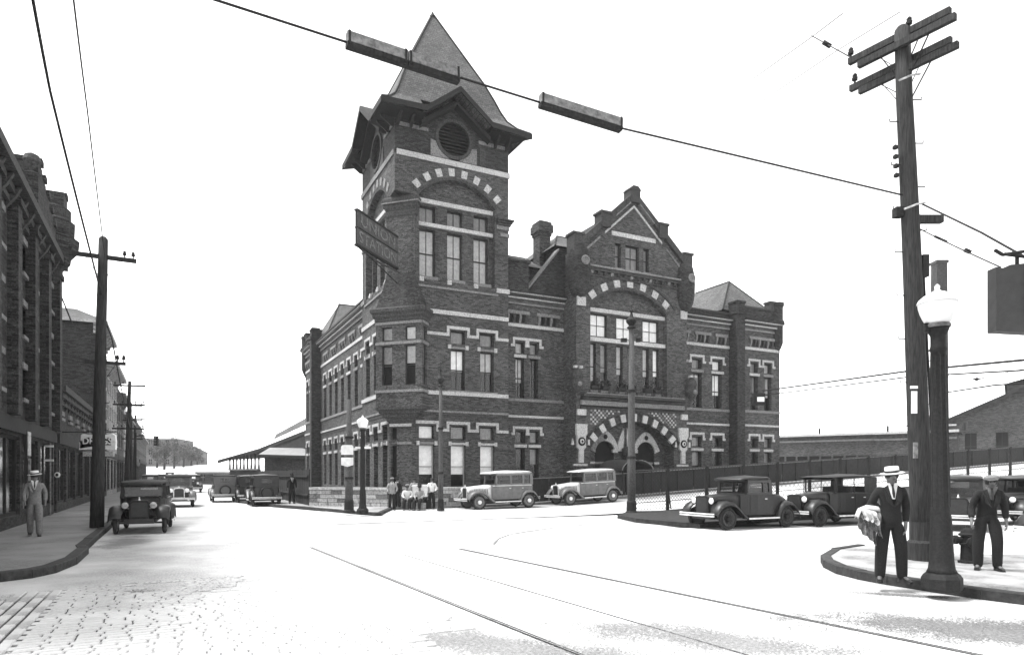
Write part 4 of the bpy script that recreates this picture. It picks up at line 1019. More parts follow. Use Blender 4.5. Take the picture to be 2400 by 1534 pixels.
# pale and dark stones of the big arch, chequer work in its spandrels
voussoirs(FR, ec, ezs, eh, er, .0, .5, 19, 1, .1, PO, mats=(STONE, BRICKD))
voussoirs(FR, ec, ezs, eh, er, .52, .6, 24, 1, .14, PO, mats=(STONEDD, STONEDD))
pts, r_, cz_, th_ = arc_pts(ec, ezs, eh, er, 28)
lightq = MB(); cnt = 0
for i in range(int((2*eh+.2)/.15)):
    for j in range(7):
        s = ec-eh-.02+i*.15; z = 4.88+j*.14
        if (i+j) % 2 == 0 and math.hypot(s+.075-ec, z+.07-cz_) > r_+.68 and z < 5.82:
            cnt += 1
            m3 = MB(); m3.mbox(FR, s+.01, s+.14, PO-.02, PO+.03, z+.01, z+.13); m3.build('chequer_stone', STONE if (i*7+j) % 3 else STONED, stn)
# carved consoles with round bosses at each side of the arch
for sg in (-1, 1):
    c = ec+sg*(eh+.72); pol = [(c-.42, 4.95), (c+.42, 4.95), (c+.42, 4.35), (c+.25, 4.2), (c+.25, 3.5), (c+.1, 3.4), (c+.1, 2.6), (c+sg*-.35-.02, 2.6), (c+sg*-.35-.02, 2.42), (c-.7 if sg < 0 else c-.3, 2.42), (c-.7 if sg < 0 else c-.3, 2.58), (c-.12, 2.6), (c-.12, 3.3), (c-.3, 3.5), (c-.3, 4.2), (c-.42, 4.35)]
    if sg < 0: pol = [(2*c-x, z) for x, z in pol]; 
    pol = [(c-.40, 4.9), (c+.40, 4.9), (c+.40, 4.3), (c+.28, 4.15), (c+.30, 3.45), (c+.14, 3.3), (c+.14, 2.5), (c-.20, 2.5), (c-.20, 3.3), (c-.34, 3.45), (c-.34, 4.15), (c-.40, 4.3)]
    m3 = MB(); m3.prism(pol, lambda p: FR(p[0], PO-.02, p[1]), lambda p: FR(p[0], PO+.16, p[1])); o = m3.build('console', STONE, stn)
    for r0, m in ((.27, DARK), (.16, STONE), (.07, DARK)):
        m3 = MB(); k = {.27: 0, .16: .03, .07: .06}[r0]; m3.lathe([(r0, 0), (r0, .03), (r0*.8, .045), (0.001, .045)], 16, M=Matrix.Translation((c-.02, -(PO+.16+k), 3.82)) @ Matrix.Rotation(rad(90), 4, 'X')); m3.build('boss', m, o)
    for q in (-.62, .55): m3 = MB(); m3.prism([(c+q-.1, 3.6), (c+q+.1, 3.6), (c+q, 4.0)] if q < 0 else [(c+q-.08, 3.6), (c+q+.08, 3.6), (c+q+.08, 3.95), (c+q-.08, 3.95)], lambda p: FR(p[0], PO-.02, p[1]), lambda p: FR(p[0], PO+.1, p[1])); m3.build('console_leaf', STONE, stn)
    band(FR, c-.55, c+.45, 2.3, 2.44, PO, .1, STONE, 9)
# striped canvas canopy over the left door
cn = empty('entrance_canopy', ST(14.3, -PO-1.1, 0)[:], ANG); tag(cn, 'low dark canvas canopy with arched front outside the left entrance door', 'canopy')
m3 = MB(); rg = []
for k in range(13):
    t = math.pi*k/12; x = 1.15*math.cos(t); z = 2.0+.62*math.sin(t); rg.append([Vector((x, -1.3, z)), Vector((x, 1.2, z+.1)), Vector((x*.97, 1.2, z+.06)), Vector((x*.97, -1.3, z-.04))])
m3.loft(rg, True, True); m3.build('canvas', CANVAS, cn)
m3 = MB(); m3.tube([(1.17*math.cos(math.pi*k/12), -1.32, 2.02+.63*math.sin(math.pi*k/12)) for k in range(13)], .03, 6); m3.build('front_hoop', STONED, cn)
for x in (-1.1, 1.1): m3 = MB(); m3.tube([(x, -1.25, .1), (x, -1.25, 2.05)], .03, 6); m3.build('post', IRON, cn)

# ---------------- big projecting sign on the tower corner
sgp0 = P(835, 492, 33.4); sgp1 = P(930, 560, 37.3)
base = Vector((sgp0.x, sgp0.y, 13.2)); d = Vector((sgp1.x-sgp0.x, sgp1.y-sgp0.y, 0)); L = d.length
sg_ = empty('station_sign', base[:], math.atan2(d.y, d.x)); tag(sg_, 'large dark two line lettered sign projecting from the tower corner', 'sign')
m3 = MB(); m3.box(0, L, -.06, .06, 0, 1.72); m3.build('sign_board', mat('sign_board_paint', .05, .4, 8), sg_)
for z0, z1 in ((-.05, .03), (1.69, 1.77), (.84, .88)): m3 = MB(); m3.box(-.02, L+.02, -.11, .11, z0, z1); m3.build('frame', IRON, sg_)
for k in range(5): m3 = MB(); m3.tube([(L*k/4, 0, -.1), (L*k/4, 0, 1.78)], .03, 6); m3.build('upright', IRON, sg_)
m3 = MB(); m3.tube([(.3, 0, -.05), (L+.2, .1, -.75)], .03, 6); m3.build('stay', IRON, sg_)
m3 = MB(); m3.tube([(.3, 0, -.08), (L*.5, 0, -.25), (L+.3, 0, -.15)], .05, 6); m3.build('stay', STONEDD, sg_)
def lettering(txt, size, loc, rot, m, parent, ex=.015, sx=1.0, name='lettering', align='CENTER'):
    cu = bpy.data.curves.new(name, 'FONT'); cu.body = txt; cu.size = size; cu.extrude = ex; cu.align_x = align; cu.align_y = 'CENTER'; cu.resolution_u = 3; cu.offset = size*.012
    cu.materials.append(m); o = bpy.data.objects.new(name, cu); col.objects.link(o); o.parent = parent; o.location = loc; o.rotation_euler = rot; o.scale = (sx, 1, 1); return o
STONEL = mat('worn_sign_letters', .10, .7, 9)
lettering('UNION', .8, (L/2, -.075, 1.28), (rad(90), 0, 0), STONEL, sg_, sx=1.35); lettering('STATION', .8, (L/2, -.075, .43), (rad(90), 0, 0), STONEL, sg_, sx=1.15)
# ================================================================ street buildings on the left
LB = Vector((-14.67, 19.25, 0))                 # facade line, runs along V; outward normal towards the street = U
def SF(e0):                                     # facade frame for a building whose empty stands at LB+V*e0, rotated like the station
    return lambda s, o, z: Vector((o, s, z))    # x outward (U), y along V
def street_building(t0, t1, h, m, label, storeys, bays, name='brick_building', win=True, depth=9, corn=.5, cm=None, shop=True, wide=.9, dark=True, par_=0.6):
    e = empty(name, (LB+V*t0)[:], ANG); tag(e, label, 'building'); L = t1-t0; mp = SF(t0)
    g0 = gz((LB+V*(t0+L/2)).x, (LB+V*(t0+L/2)).y)
    ops = []; sh = 3.6 if shop else 0
    fh = (h-sh-.8)/storeys
    for f in range(storeys):
        for b in range(bays):
            c = L*(b+.5)/bays; z = sh+f*fh+.7; ops.append((c-wide/2, c+wide/2, z, z+fh-1.1))
    sops = []
    if shop:
        n = max(1, round(L/3.6))
        for k in range(n): a = L*k/n+.25; b = L*(k+1)/n-.25; sops.append((a, b, .5, 3.0))
    mb = MB(); wall_mb(mb, mp, 0, L, 0, h, ops+sops, 0, .3)
    mb.quad((0, 0, 0), (-depth, 0, 0), (-depth, 0, h), (0, 0, h)); mb.quad((0, L, 0), (-depth, L, 0), (-depth, L, h), (0, L, h)); mb.quad((-depth, 0, 0), (-depth, L, 0), (-depth, L, h), (-depth, 0, h))
    mb.quad((-depth, 0, h-.3), (0, 0, h-.3), (0, L, h-.3), (-depth, L, h-.3))
    mb.build('wall', m, e)
    c = MB(); c.box(-depth+.4, -.6, .4, L-.4, 0, h-.5); c.build('interior', DARK, e)
    fm = gm = None
    for (a, b, z0, z1) in ops:
        if fm is None:
            f = MB(); w_, h_, t = b-a, z1-z0, .06
            f.box(-.09, 0, 0, t, 0, h_); f.box(-.09, 0, w_-t, w_, 0, h_); f.box(-.09, 0, t, w_-t, 0, t); f.box(-.09, 0, t, w_-t, h_-t, h_); f.box(-.07, -.01, t, w_-t, h_/2-.03, h_/2+.03)
            fm = f.mesh('window', SASHL if not dark else SASH); g = MB(); g.quad((-.05, t, t), (-.05, w_-t, t), (-.05, w_-t, h_-t), (-.05, t, h_-t)); gm = g.mesh('pane', GLASS)
            sl = MB(); sl.box(-.1, .1, -.1, w_+.1, -.13, -.005); slm = sl.mesh('sill', cm or STONED); hd = MB(); hd.box(-.05, .07, -.08, w_+.08, h_+.005, h_+.2); hdm = hd.mesh('lintel', cm or STONED)
            bl_ = MB(); bl_.box(-.12, -.105, .06, w_-.06, h_*.5, h_-.03); blm = bl_.mesh('blind', BLINDG)
        wo_ = link('window', fm, e, (-.15, a, z0)); link('pane', gm, wo_)
        if R.random() < .5: link('blind', blm, wo_)
        link('sill', slm, e, (0, a, z0)); link('lintel', hdm, e, (0, a, z0))
    for (a, b, z0, z1) in sops:
        f = MB(); f.box(-.2, -.1, a, b, z0, z0+.1); f.box(-.2, -.1, a, b, z1-.1, z1); f.box(-.2, -.1, a, a+.1, z0+.1, z1-.1); f.box(-.2, -.1, b-.1, b, z0+.1, z1-.1); f.box(-.19, -.11, (a+b)/2-.05, (a+b)/2+.05, z0+.1, z1-.1)
        so = f.build('shop_window', WOODD, e); g = MB(); g.quad((-.15, a, z0), (-.15, b, z0), (-.15, b, z1), (-.15, a, z1)); g.build('pane', GLASS, so)
    if shop: f = MB(); f.box(.0, .12, 0.02, L-.02, 3.1, 3.55); f.build('shop_fascia', WOODD, e)
    cmm = cm or STONEDD
    for k, (dz, pr, hh) in enumerate(((-.75, .12, .18), (-.5, .25, .2), (-.25, corn, .28))):
        f = MB(); f.box(-.1, pr, -.06, L+.06, h+dz, h+dz+hh); f.build('cornice', cmm, e)
    for k in range(int(L/1.1)):
        f = MB(); y = .4+k*1.1; f.prism([(0, h-.95), (0, h-.3), (corn*.8, h-.3), (corn*.5, h-.6)], lambda p: Vector((p[0]+.002, y-.09, p[1])), lambda p: Vector((p[0]+.002, y+.09, p[1]))); f.build('bracket', cmm, e)
    if par_: f = MB(); f.box(-.3, 0, 0, L, h, h+par_); f.build('parapet', m, e)
    e.location.z = g0
    return e
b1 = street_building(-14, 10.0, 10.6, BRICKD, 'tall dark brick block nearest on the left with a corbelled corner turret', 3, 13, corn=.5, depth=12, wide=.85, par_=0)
# piers that run up the face, turret, stepped gable pieces and a ball finial
for k in range(9):
    f = MB(); y = 1.0+k*2.85; f.box(0, .28, y-.3, y+.3, 3.6, 10.2); f.box(0, .36, y-.36, y+.36, 9.9, 10.1); f.build('pier', BRICKD, b1)
def oct_lathe(prof, c, n=10): f = MB(); f.lathe(prof, n, c); return f
tc_ = 14+9.2
f = oct_lathe([(.2, 9.6), (.4, 9.9), (.42, 10.1), (.68, 10.4), (.7, 10.6), (.95, 10.9), (1.0, 11.4), (.82, 11.5), (.84, 12.1), (.7, 12.2), (.7, 12.6), (.6, 12.7)], (.0, tc_, 0)); f.build('corner_turret', BRICKD, b1)
f = MB(); f.box(-.9, .5, tc_-.5, tc_+.55, 12.4, 13.2); f.box(.1, .54, tc_+.1, tc_+.6, 13.2, 13.4); f.box(-.9, -.6, tc_-.4, tc_+.5, 13.2, 13.3); f.build('turret_parapet', BRICKD, b1)
for k in range(6):
    f = MB(); y = 14+4.6+k*.78; z = 13.0-k*.12-.15*k; z -= .75; f.box(-.5, .3, y-.42, y+.42, 11.0, z+.3); f.box(-.5, .38, y-.2, y+.2, z+.3, z+.5); f.build('gable_step', BRICKD, b1)
f = MB(); f.lathe([(.2, 0), (.28, .1), (.12, .2), (.22, .35), (.3, .55), (.22, .75), (.02, .85)], 10, (.1, 14+4.3, 12.0)); f.build('ball_finial', STONEDD, b1)
# steep cornice that leaves the frame top left
f = MB(); f.box(-.45, 0, 14+4.0, 24, 10.6, 11.5); f.build('parapet', BRICKD, b1)
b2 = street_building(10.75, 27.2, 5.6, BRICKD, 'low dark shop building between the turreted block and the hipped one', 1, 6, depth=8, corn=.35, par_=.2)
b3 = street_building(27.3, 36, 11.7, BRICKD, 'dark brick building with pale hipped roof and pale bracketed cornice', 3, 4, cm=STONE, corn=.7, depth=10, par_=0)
f = MB(); L_ = 8.7
f.quad((.6, -.3, 11.75), (-10, -.3, 11.75), (-9, 1.5, 12.7), (-1.2, 1.5, 12.7)); f.quad((.6, -.3, 11.75), (.6, 9, 11.75), (-1.2, 7.5, 12.7), (-1.2, 1.5, 12.7)); f.quad((-1.2, 1.5, 12.7), (-1.2, 7.5, 12.7), (-9, 7.5, 12.7), (-9, 1.5, 12.7)); f.build('roof', SLATE, b3)
f = MB(); f.box(-10, .62, -.35, -.25, 11.55, 11.75); f.build('gutter', STONE, b3)
b4 = street_building(36.1, 47, 10.3, BRICKL, 'pale painted building behind the first pole on the left', 3, 5, cm=STONE, corn=.8, dark=False, par_=.3)
b5 = street_building(47.1, 57, 9.2, BRICKM, 'grey brick shop block with heavy cornice up the street', 2, 4, cm=STONED, corn=.7, dark=True)
b6 = street_building(57.1, 74, 8.0, BRICKL, 'pale row building further up the left side', 2, 6, cm=STONED, dark=False)
b7 = street_building(74.1, 96, 8.6, BRICKM, 'long grey block far up the left side of the street', 2, 7, cm=STONED)
b8 = street_building(96.2, 130, 7.5, BRICKM, 'farthest grey block of the left row', 2, 8, cm=STONED)
def far_building(name, p, wx, dy, h, m, label, rot=0, wins=(6, 3), roof=None):
    e = empty(name, (p[0], p[1], gz(p[0], p[1])-.3), rot); tag(e, label, 'building')
    mp = lambda s, o, z: Vector((s, -o, z)); ops = []
    nx, nz = wins
    for i in range(nx):
        for j in range(nz):
            c = wx*(i+.5)/nx; z = h*(j+.25)/nz+.3; ops.append((c-wx/nx*.2, c+wx/nx*.2, z, z+h/nz*.5))
    mb = MB(); wall_mb(mb, mp, 0, wx, 0, h, ops, 0, .25); mb.quad((0, 0, 0), (0, dy, 0), (0, dy, h), (0, 0, h)); mb.quad((wx, 0, 0), (wx, dy, 0), (wx, dy, h), (wx, 0, h)); mb.quad((0, dy, 0), (wx, dy, 0), (wx, dy, h), (0, dy, h))
    mb.quad((0, 0, h-.02), (wx, 0, h-.02), (wx, dy, h-.02), (0, dy, h-.02)); mb.build('wall', m, e)
    for a, b, c, d in ops:
        f = MB(); f.box(a, b, .2, .26, c, d); wo_ = f.build('window', DARK, e)
        f = MB(); f.box(a, b, .14, .19, (c+d)/2-.04, (c+d)/2+.04); f.box((a+b)/2-.03, (a+b)/2+.03, .15, .18, c, d); f.build('sash_bar', SASHL, wo_)
    f = MB(); f.box(-.2, wx+.2, -.25, .1, h-.3, h+.05); f.build('cornice', STONED, e)
    if roof: 
        f = MB(); zr = h+roof; f.quad((-.4, -.4, h), (wx+.4, -.4, h), (wx*.75, dy/2, zr), (wx*.25, dy/2, zr)); f.quad((wx+.4, -.4, h), (wx+.4, dy+.4, h), (wx*.75, dy/2, zr)); f.quad((-.4, dy+.4, h), (wx+.4, dy+.4, h), (wx*.75, dy/2, zr), (wx*.25, dy/2, zr)); f.quad((-.4, -.4, h), (-.4, dy+.4, h), (wx*.25, dy/2, zr)); f.build('roof', SLATE, e)
    return e
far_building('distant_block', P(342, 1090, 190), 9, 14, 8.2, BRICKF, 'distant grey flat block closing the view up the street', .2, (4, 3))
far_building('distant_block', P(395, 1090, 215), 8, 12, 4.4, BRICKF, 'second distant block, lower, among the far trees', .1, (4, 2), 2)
# trees closing the far street
def tree(name, p, h, r, seed, label, m):
    rr = random.Random(seed); e = empty(name, (p[0], p[1], gz(p[0], p[1])-.05)); tag(e, label, 'tree', 'trees at the far end of the street')
    t = MB(); t.tube([(0, 0, 0), (.1, .05, h*.3), (.05, -.1, h*.55), (.15, 0, h*.8)], [.28, .22, .15, .05], 7)
    for k in range(6):
        a = rr.uniform(0, 6.28); z = h*rr.uniform(.3, .6); q = r*rr.uniform(.4, .8); t.tube([(0.08, 0, z), (q*.5*math.cos(a), q*.5*math.sin(a), z+h*.12), (q*math.cos(a), q*math.sin(a), z+h*.25)], [.1, .07, .03], 5)
    t.build('trunk', WOODD, e)
    c = MB(); cl = [(Vector((rr.gauss(0, r*.42), rr.gauss(0, r*.42), h*.62+rr.gauss(0, h*.15))), r*rr.uniform(.25, .45)) for _ in range(13)]
    for q, s in cl:
        for _ in range(95):
            d = Vector((rr.gauss(0, 1), rr.gauss(0, 1), rr.gauss(0, 1))).normalized()*s*rr.uniform(.5, 1.05); o = q+d; a = Vector((rr.uniform(-1, 1), rr.uniform(-1, 1), rr.uniform(-1, 1))).normalized()*.2; b = a.cross(Vector((rr.uniform(-1, 1), rr.uniform(-1, 1), 1))).normalized()*.16
            c.quad(o-a, o+b, o+a, o-b)
    c.build('crown', m, e)
LEAF = mat('summer_leaves', .06, .5, 1.5, .9)
tl = [(408, 175, 8.0, 3.4, 'tall leafy tree rising highest above the distant houses'), (430, 185, 6.5, 3.4, 'rounded tree right of the tallest far tree'), (385, 168, 7, 3.2, 'leafy tree in front of the distant blocks'), (448, 200, 6.0, 3.2, 'smaller far tree where the street bends'), (462, 215, 5.2, 3.0, 'last low tree of the far row beside the shed roof end'), (368, 180, 8, 3.4, 'leafy tree nearest the left row of buildings')]
for i, (px, Y, h, r, lb) in enumerate(tl): tree('street_tree', P(px, 1100, Y), h, r, 40+i, lb, LEAF)
far_wall = far_building('low_brick_warehouse', P(462, 1110, 110), 13, 8, 2.3, BRICKM, 'long low dark warehouse beyond the train shed end', -.1, (7, 1))

# ================================================================ train shed behind the station on the street side
shed = empty('train_shed', (-33, 74, 0)); tag(shed, 'dark train shed with sloping hipped eave and open posts beside the station', 'train shed')
so = Vector((-33, 74, 0))
def S_(p): return Vector(p)-so
ea, eb, ec_ = P(510, 1078, 84), P(606, 1051, 76), P(728, 1003, 63.5)
rb = Vector((ea.x+6, ea.y+14, ea.z+1.5)); 
f = MB(); f.quad(S_(ea), S_(eb), S_(eb+Vector((2, 16, 2.0))), S_(ea+Vector((3, 12, .6)))); f.quad(S_(eb), S_(ec_), S_(ec_+Vector((2, 16, .8))), S_(eb+Vector((2, 16, 2.0)))); f.build('roof', SLATED, shed)
for p, q in ((ea, eb), (eb, ec_)):
    f = MB(); f.loft([[S_(p)+Vector(d) for d in ((0, 0, -.35), (0, .3, -.35), (0, .3, .03), (0, 0, .03))], [S_(q)+Vector(d) for d in ((0, 0, -.35), (0, .3, -.35), (0, .3, .03), (0, 0, .03))]]); f.build('eave_board', EAVE, shed)
f = MB(); f.quad(S_(P(606, 1053, 76.2)), S_(P(728, 1006, 63.7)), S_(P(728, 1061, 63.7)), S_(P(606, 1064, 76.2))); f.build('gable_boarding', BRICKD, shed)
f = MB(); r1, r2 = P(640, 1030, 75), P(728, 990, 68); f.quad(S_(r1), S_(r2), S_(r2+Vector((0, 1, 1.0))), S_(r1+Vector((0, 1, .7)))); f.build('skylight_strip', SLATE, shed)
# lean-to in front with a pale roof and walls
lt0, lt1 = P(606, 1064, 66), P(727, 1067, 62)
f = MB(); f.quad(S_(lt0), S_(lt1), S_(lt1+Vector((0, 2.2, .75))), S_(lt0+Vector((.3, 2.2, .75)))); f.build('lean_to_roof', TIN, shed)
f = MB(); f.loft([[S_(lt0)+Vector(d) for d in ((0, 0, -.25), (0, .2, -.25), (0, .2, -.02), (0, 0, -.02))], [S_(lt1)+Vector(d) for d in ((0, 0, -.25), (0, .2, -.25), (0, .2, -.02), (0, 0, -.02))]]); f.build('fascia', EAVE, shed)
def wallp(a, b, z0, z1, m, name='wall', th=.25):
    f = MB(); a = Vector(a); b = Vector(b); a0 = S_((a.x, a.y, 0)); b0 = S_((b.x, b.y, 0)); t = (b0-a0).normalized(); n = Vector((-t.y, t.x, 0))*th
    f.loft([[a0+Vector((0, 0, z0)), a0+n+Vector((0, 0, z0)), a0+n+Vector((0, 0, z1)), a0+Vector((0, 0, z1))], [b0+Vector((0, 0, z0)), b0+n+Vector((0, 0, z0)), b0+n+Vector((0, 0, z1)), b0+Vector((0, 0, z1))]]); return f.build(name, m, shed)
wallp((lt0.x+.4, lt0.y+.5, 0), (lt1.x, lt1.y+.5, 0), 0, lt0.z-.05, BRICKD)
for k in range(3):
    f = MB(); x = lt0.x+.9+k*1.1; y = lt0.y-.35*k+.3; f.box(x-so.x, x-so.x+.6, y-so.y, y-so.y+.1, 2.9, 3.05); f.build('wall_lamp_bracket', STONE, shed)
g0, g1 = P(538, 1110, 80), P(606, 1110, 75)
wallp((g0.x, g0.y, 0), (g1.x, g1.y, 0), 0, 2.25+.05, BRICKD)
f = MB(); a_, b_ = S_((g0.x, g0.y-.1, 2.32)), S_((g1.x, g1.y-.1, 2.32)); f.bar(a_, b_, .3, .14); f.build('sill_rail', STONED, shed)
for k in range(9):
    t = k/8; x = g0.x+(g1.x-g0.x)*t; y = g0.y+(g1.y-g0.y)*t; f = MB(); f.tube([(x-so.x, y-so.y+.1, 2.3), (x-so.x, y-so.y+.1, 2.7), (x-so.x, y-so.y+.1, 3.3), (x-so.x, y-so.y+.1, 3.7+.06*k)], [.12, .09, .09, .2], 7); f.build('post', IRON, shed)
f = MB(); f.tube([(ea.x+1.6-so.x, ea.y-so.y+1, 0), (ea.x+1.6-so.x, ea.y-so.y+1, ea.z)], .06, 6); f.build('post', IRON, shed)
# dark yard fence that runs from the station corner up the street
yf = empty('board_fence', (-10.7, 35.5, .13), math.atan2(.8915, -.4530)); tag(yf, 'dark vertical board fence along the station yard behind the parked sedans', 'board fence')
for k in range(95):
    f = MB(); f.box(k*.24+.01, (k+1)*.24-.01, -.03, .03+R.uniform(-.008, .008), 0, 1.9+R.uniform(-.03, .03)); f.build('board', WOODD, yf)
for z in (.5, 1.5): f = MB(); f.box(0, 22.8, .045, .12, z, z+.1); f.build('rail', WOODD, yf)

# ================================================================ buildings on the far right
def lowrange(p0, p1, h, m, label, name, n=10, roofm=None, z0=0.0):
    p0 = Vector((p0[0], p0[1], 0)); p1 = Vector((p1[0], p1[1], 0)); d = p1-p0; L = d.length
    e = empty(name, (p0.x, p0.y, z0), math.atan2(d.y, d.x)); tag(e, label, 'building'); mp = lambda s, o, z: Vector((s, -o, z)); ops = [(L*(i+.3)/n, L*(i+.3)/n+1.1, h*.3, h*.62) for i in range(n)]
    mb = MB(); wall_mb(mb, mp, 0, L, 0, h, ops, 0, .25); mb.quad((0, 0, 0), (0, 8, 0), (0, 8, h), (0, 0, h)); mb.quad((L, 0, 0), (L, 8, 0), (L, 8, h), (L, 0, h)); mb.quad((0, 8, 0), (L, 8, 0), (L, 8, h), (0, 8, h)); mb.build('wall', m, e)
    for a, b, c, dd in ops:
        f = MB(); f.box(a, b, .2, .26, c, dd); wo_ = f.build('window', DARK, e); f = MB(); f.box(a, b, .14, .19, (c+dd)/2-.03, (c+dd)/2+.03); f.build('sash_bar', SASH, wo_)
    f = MB(); f.box(-.3, L+.3, -.35, 8.3, h+.0, h+.12); f.build('roof_slab', roofm or SLATED, e); f = MB(); f.box(-.3, L+.3, -.45, -.36, h-.1, h+.16); f.build('roof_edge', STONE, e)
    f = MB(); f.box(-.1, L+.1, -.12, -.01, h-.75, h-.55); f.build('string_course', STONED, e)
    return e
a0 = P(1815, 1019, 78); a1 = P(2160, 1003, 68)
w1 = lowrange(P(1808, 1100, 80), P(2062, 1100, 73), 6.2, BRICKM, 'long low flat roofed freight building right of the station', 'freight_building', 9)
w2 = lowrange(P(2055, 1100, 70), P(2240, 1100, 66), 6.0, BRICKM, 'shorter low brick building behind the utility pole', 'brick_building', 5)
for k in range(3):
    f = MB(); x = 5+k*7; f.tube([(x, 1.5, 6.3), (x, 1.5, 7.1)], .12, 6); f.build('roof_vent', IRON, w1)
ge = P(2212, 1100, 85); geo = empty('gabled_shed', (ge.x, ge.y, 0), -.64); tag(geo, 'dark gabled building with roof monitor and tall windows at the right edge', 'building')
gw_, ghE = 15.5, 6.2; apx = 5.6; apz = 8.7
geo.scale = (1.37, 1.37, 1.37)
mp = lambda s, o, z: Vector((s, -o, z)); ops = [(1.6+k*2.3, 2.5+k*2.3, 2.6, 5.0) for k in range(6)]
mb = MB(); wall_mb(mb, mp, 0, gw_, 0, ghE, ops, 0, .25); mb.quad((0, 0, ghE), (gw_, 0, ghE), (gw_-2, 0, apz-.1), (apx, 0, apz)); mb.quad((0, 0, 0), (0, 25, 0), (0, 25, ghE), (0, 0, ghE)); mb.build('wall', BRICKM, geo)
f = MB(); f.quad((-.5, -.5, ghE-.25), (apx, -.5, apz+.05), (apx, 25, apz+.05), (-.5, 25, ghE-.25)); f.quad((-.5, -.5, ghE-.4), (apx, -.5, apz-.1), (apx, 25, apz-.1), (-.5, 25, ghE-.4)); f.quad((apx, -.5, apz+.05), (gw_, -.5, ghE+1.6), (gw_, 25, ghE+1.6), (apx, 25, apz+.05)); f.build('roof', SLATED, geo)
f = MB(); f.loft([[Vector((-.5, -.55, ghE-.45)), Vector((-.5, -.55, ghE-.2)), Vector((-.5, -.45, ghE-.2)), Vector((-.5, -.45, ghE-.45))], [Vector((apx, -.55, apz-.15)), Vector((apx, -.55, apz+.1)), Vector((apx, -.45, apz+.1)), Vector((apx, -.45, apz-.15))]]); f.build('barge_board', EAVE, geo)
f = MB(); f.box(apx-.9, gw_, -.3, 24, apz-.35, apz+.55); f.build('roof_monitor', BRICKD, geo)
f = MB(); f.quad((apx-1.1, -.5, apz+.5), (apx+.6, -.5, apz+.95), (apx+.6, 24, apz+.95), (apx-1.1, 24, apz+.5)); f.quad((apx+.6, -.5, apz+.95), (gw_, -.5, apz+.95), (gw_, 24, apz+.95), (apx+.6, 24, apz+.95)); f.build('monitor_roof', SLATED, geo)
f = MB(); f.box(-.6, 1.0, -.6, -.5, ghE-.5, ghE-.35); f.build('gutter', STONE, geo)
for a, b, c, dd in ops:
    f = MB(); f.box(a, b, .2, .26, c, dd); wo_ = f.build('window', DARK, geo); f = MB(); f.box(a, b, .14, .19, (c+dd)/2-.03, (c+dd)/2+.03); f.box((a+b)/2-.02, (a+b)/2+.02, .15, .18, c, dd); f.build('sash_bar', SASH, wo_)
    f = MB(); f.box(a-.1, b+.1, -.06, .1, dd+.01, dd+.2); f.build('lintel', STONEDD, geo)
# lone square smoke stack seen above the lamp globe
sp = P(2201, 1110, 88); stk = empty('smoke_stack', (sp.x, sp.y, 0)); tag(stk, 'tall square smoke stack rising right above the street lamp globe', 'smoke stack')
f = MB(); zt = P(2201, 619, 88).z; f.loft([[(-.85, -.85, 0), (.85, -.85, 0), (.85, .85, 0), (-.85, .85, 0)], [(-.66, -.66, zt), (.66, -.66, zt), (.66, .66, zt), (-.66, .66, zt)]]); f.build('shaft', BRICKD, stk)
f = MB(); f.box(-.78, .78, -.78, .78, zt, zt+.35); f.build('cap', STONEDD, stk)

# ================================================================ poles, arms, wires
def insulator(mb, p, s=1.0): mb.lathe([(.02*s, 0), (.02*s, .08*s), (.055*s, .08*s), (.06*s, .13*s), (.04*s, .15*s), (.05*s, .18*s), (.02*s, .22*s)], 7, p)
def utility_pole(base, top, r0, r1, arms, label, steps=0, group=None):
    e = empty('utility_pole', base[:]); tag(e, label, 'utility pole', group); T = Vector(top)-Vector(base)
    f = MB(); n = 8; f.tube([T*(i/n)+Vector((R.uniform(-.01, .01), R.uniform(-.01, .01), 0))*(0 < i < n) for i in range(n+1)], [r0+(r1-r0)*(i/n)**.8 for i in range(n+1)], 12); f.build('shaft', WOODP, e, True)
    f = MB(); f.lathe([(r1, 0), (r1*.6, .07), (.01, .09)], 10, tuple(T)); f.build('pole_cap', WOODP, e)
    for (z, a, b, w_, pins) in arms:               # a, b: world end points
        a = Vector(a)-Vector(base); b = Vector(b)-Vector(base); f = MB(); f.bar(a, b, w_, w_*1.25); ao = f.build('cross_arm', WOODP, e)
        for t in pins: g = MB(); q = a+(b-a)*t; insulator(g, (q.x, q.y, q.z+w_*.6)); g.build('insulator', IRON, ao)
        c = (a+b)/2; ax = T*((c.z-.75)/T.z)
        for t in (.25, .75): g = MB(); g.bar(a+(b-a)*t-Vector((0, 0, w_*.6)), ax, .025, .012); g.build('arm_brace', IRON, ao)
    for k in range(steps):
        z = 2.6+k*.42; q = T*(z/T.z); s = 1 if k % 2 else -1; g = MB(); g.tube([q+Vector((s*(r0*.7), 0, 0)), q+Vector((s*(r0+.1), 0, 0)), q+Vector((s*(r0+.1), 0, .05))], .011, 5); g.build('pole_step', IRON, e)
    return e
PB = Vector((7.97, 13.0, .13)); PT = Vector((7.55, 13.0, 10.38))
A1, A2 = P(1990, 150, 13.9), P(2228, 20, 12.35); A3, A4 = P(2012, 162, 13.55), P(2240, 28, 12.1)
A5, A6 = P(1993, 210, 14.05), P(2230, 92, 12.45); A7, A8 = P(2014, 219, 13.7), P(2246, 99, 12.2)
for q, r_ in ((A1, A2), (A3, A4), (A5, A6), (A7, A8)): r_.z = q.z = (q.z+r_.z)/2
pole1 = utility_pole(PB, PT, .215, .135, [(0, A1, A2, .1, (.02, .62)), (0, A3, A4, .1, ()), (0, A5, A6, .095, (.05,)), (0, A7, A8, .095, ())], 'big leaning utility pole with double cross arms at the right corner', 16)
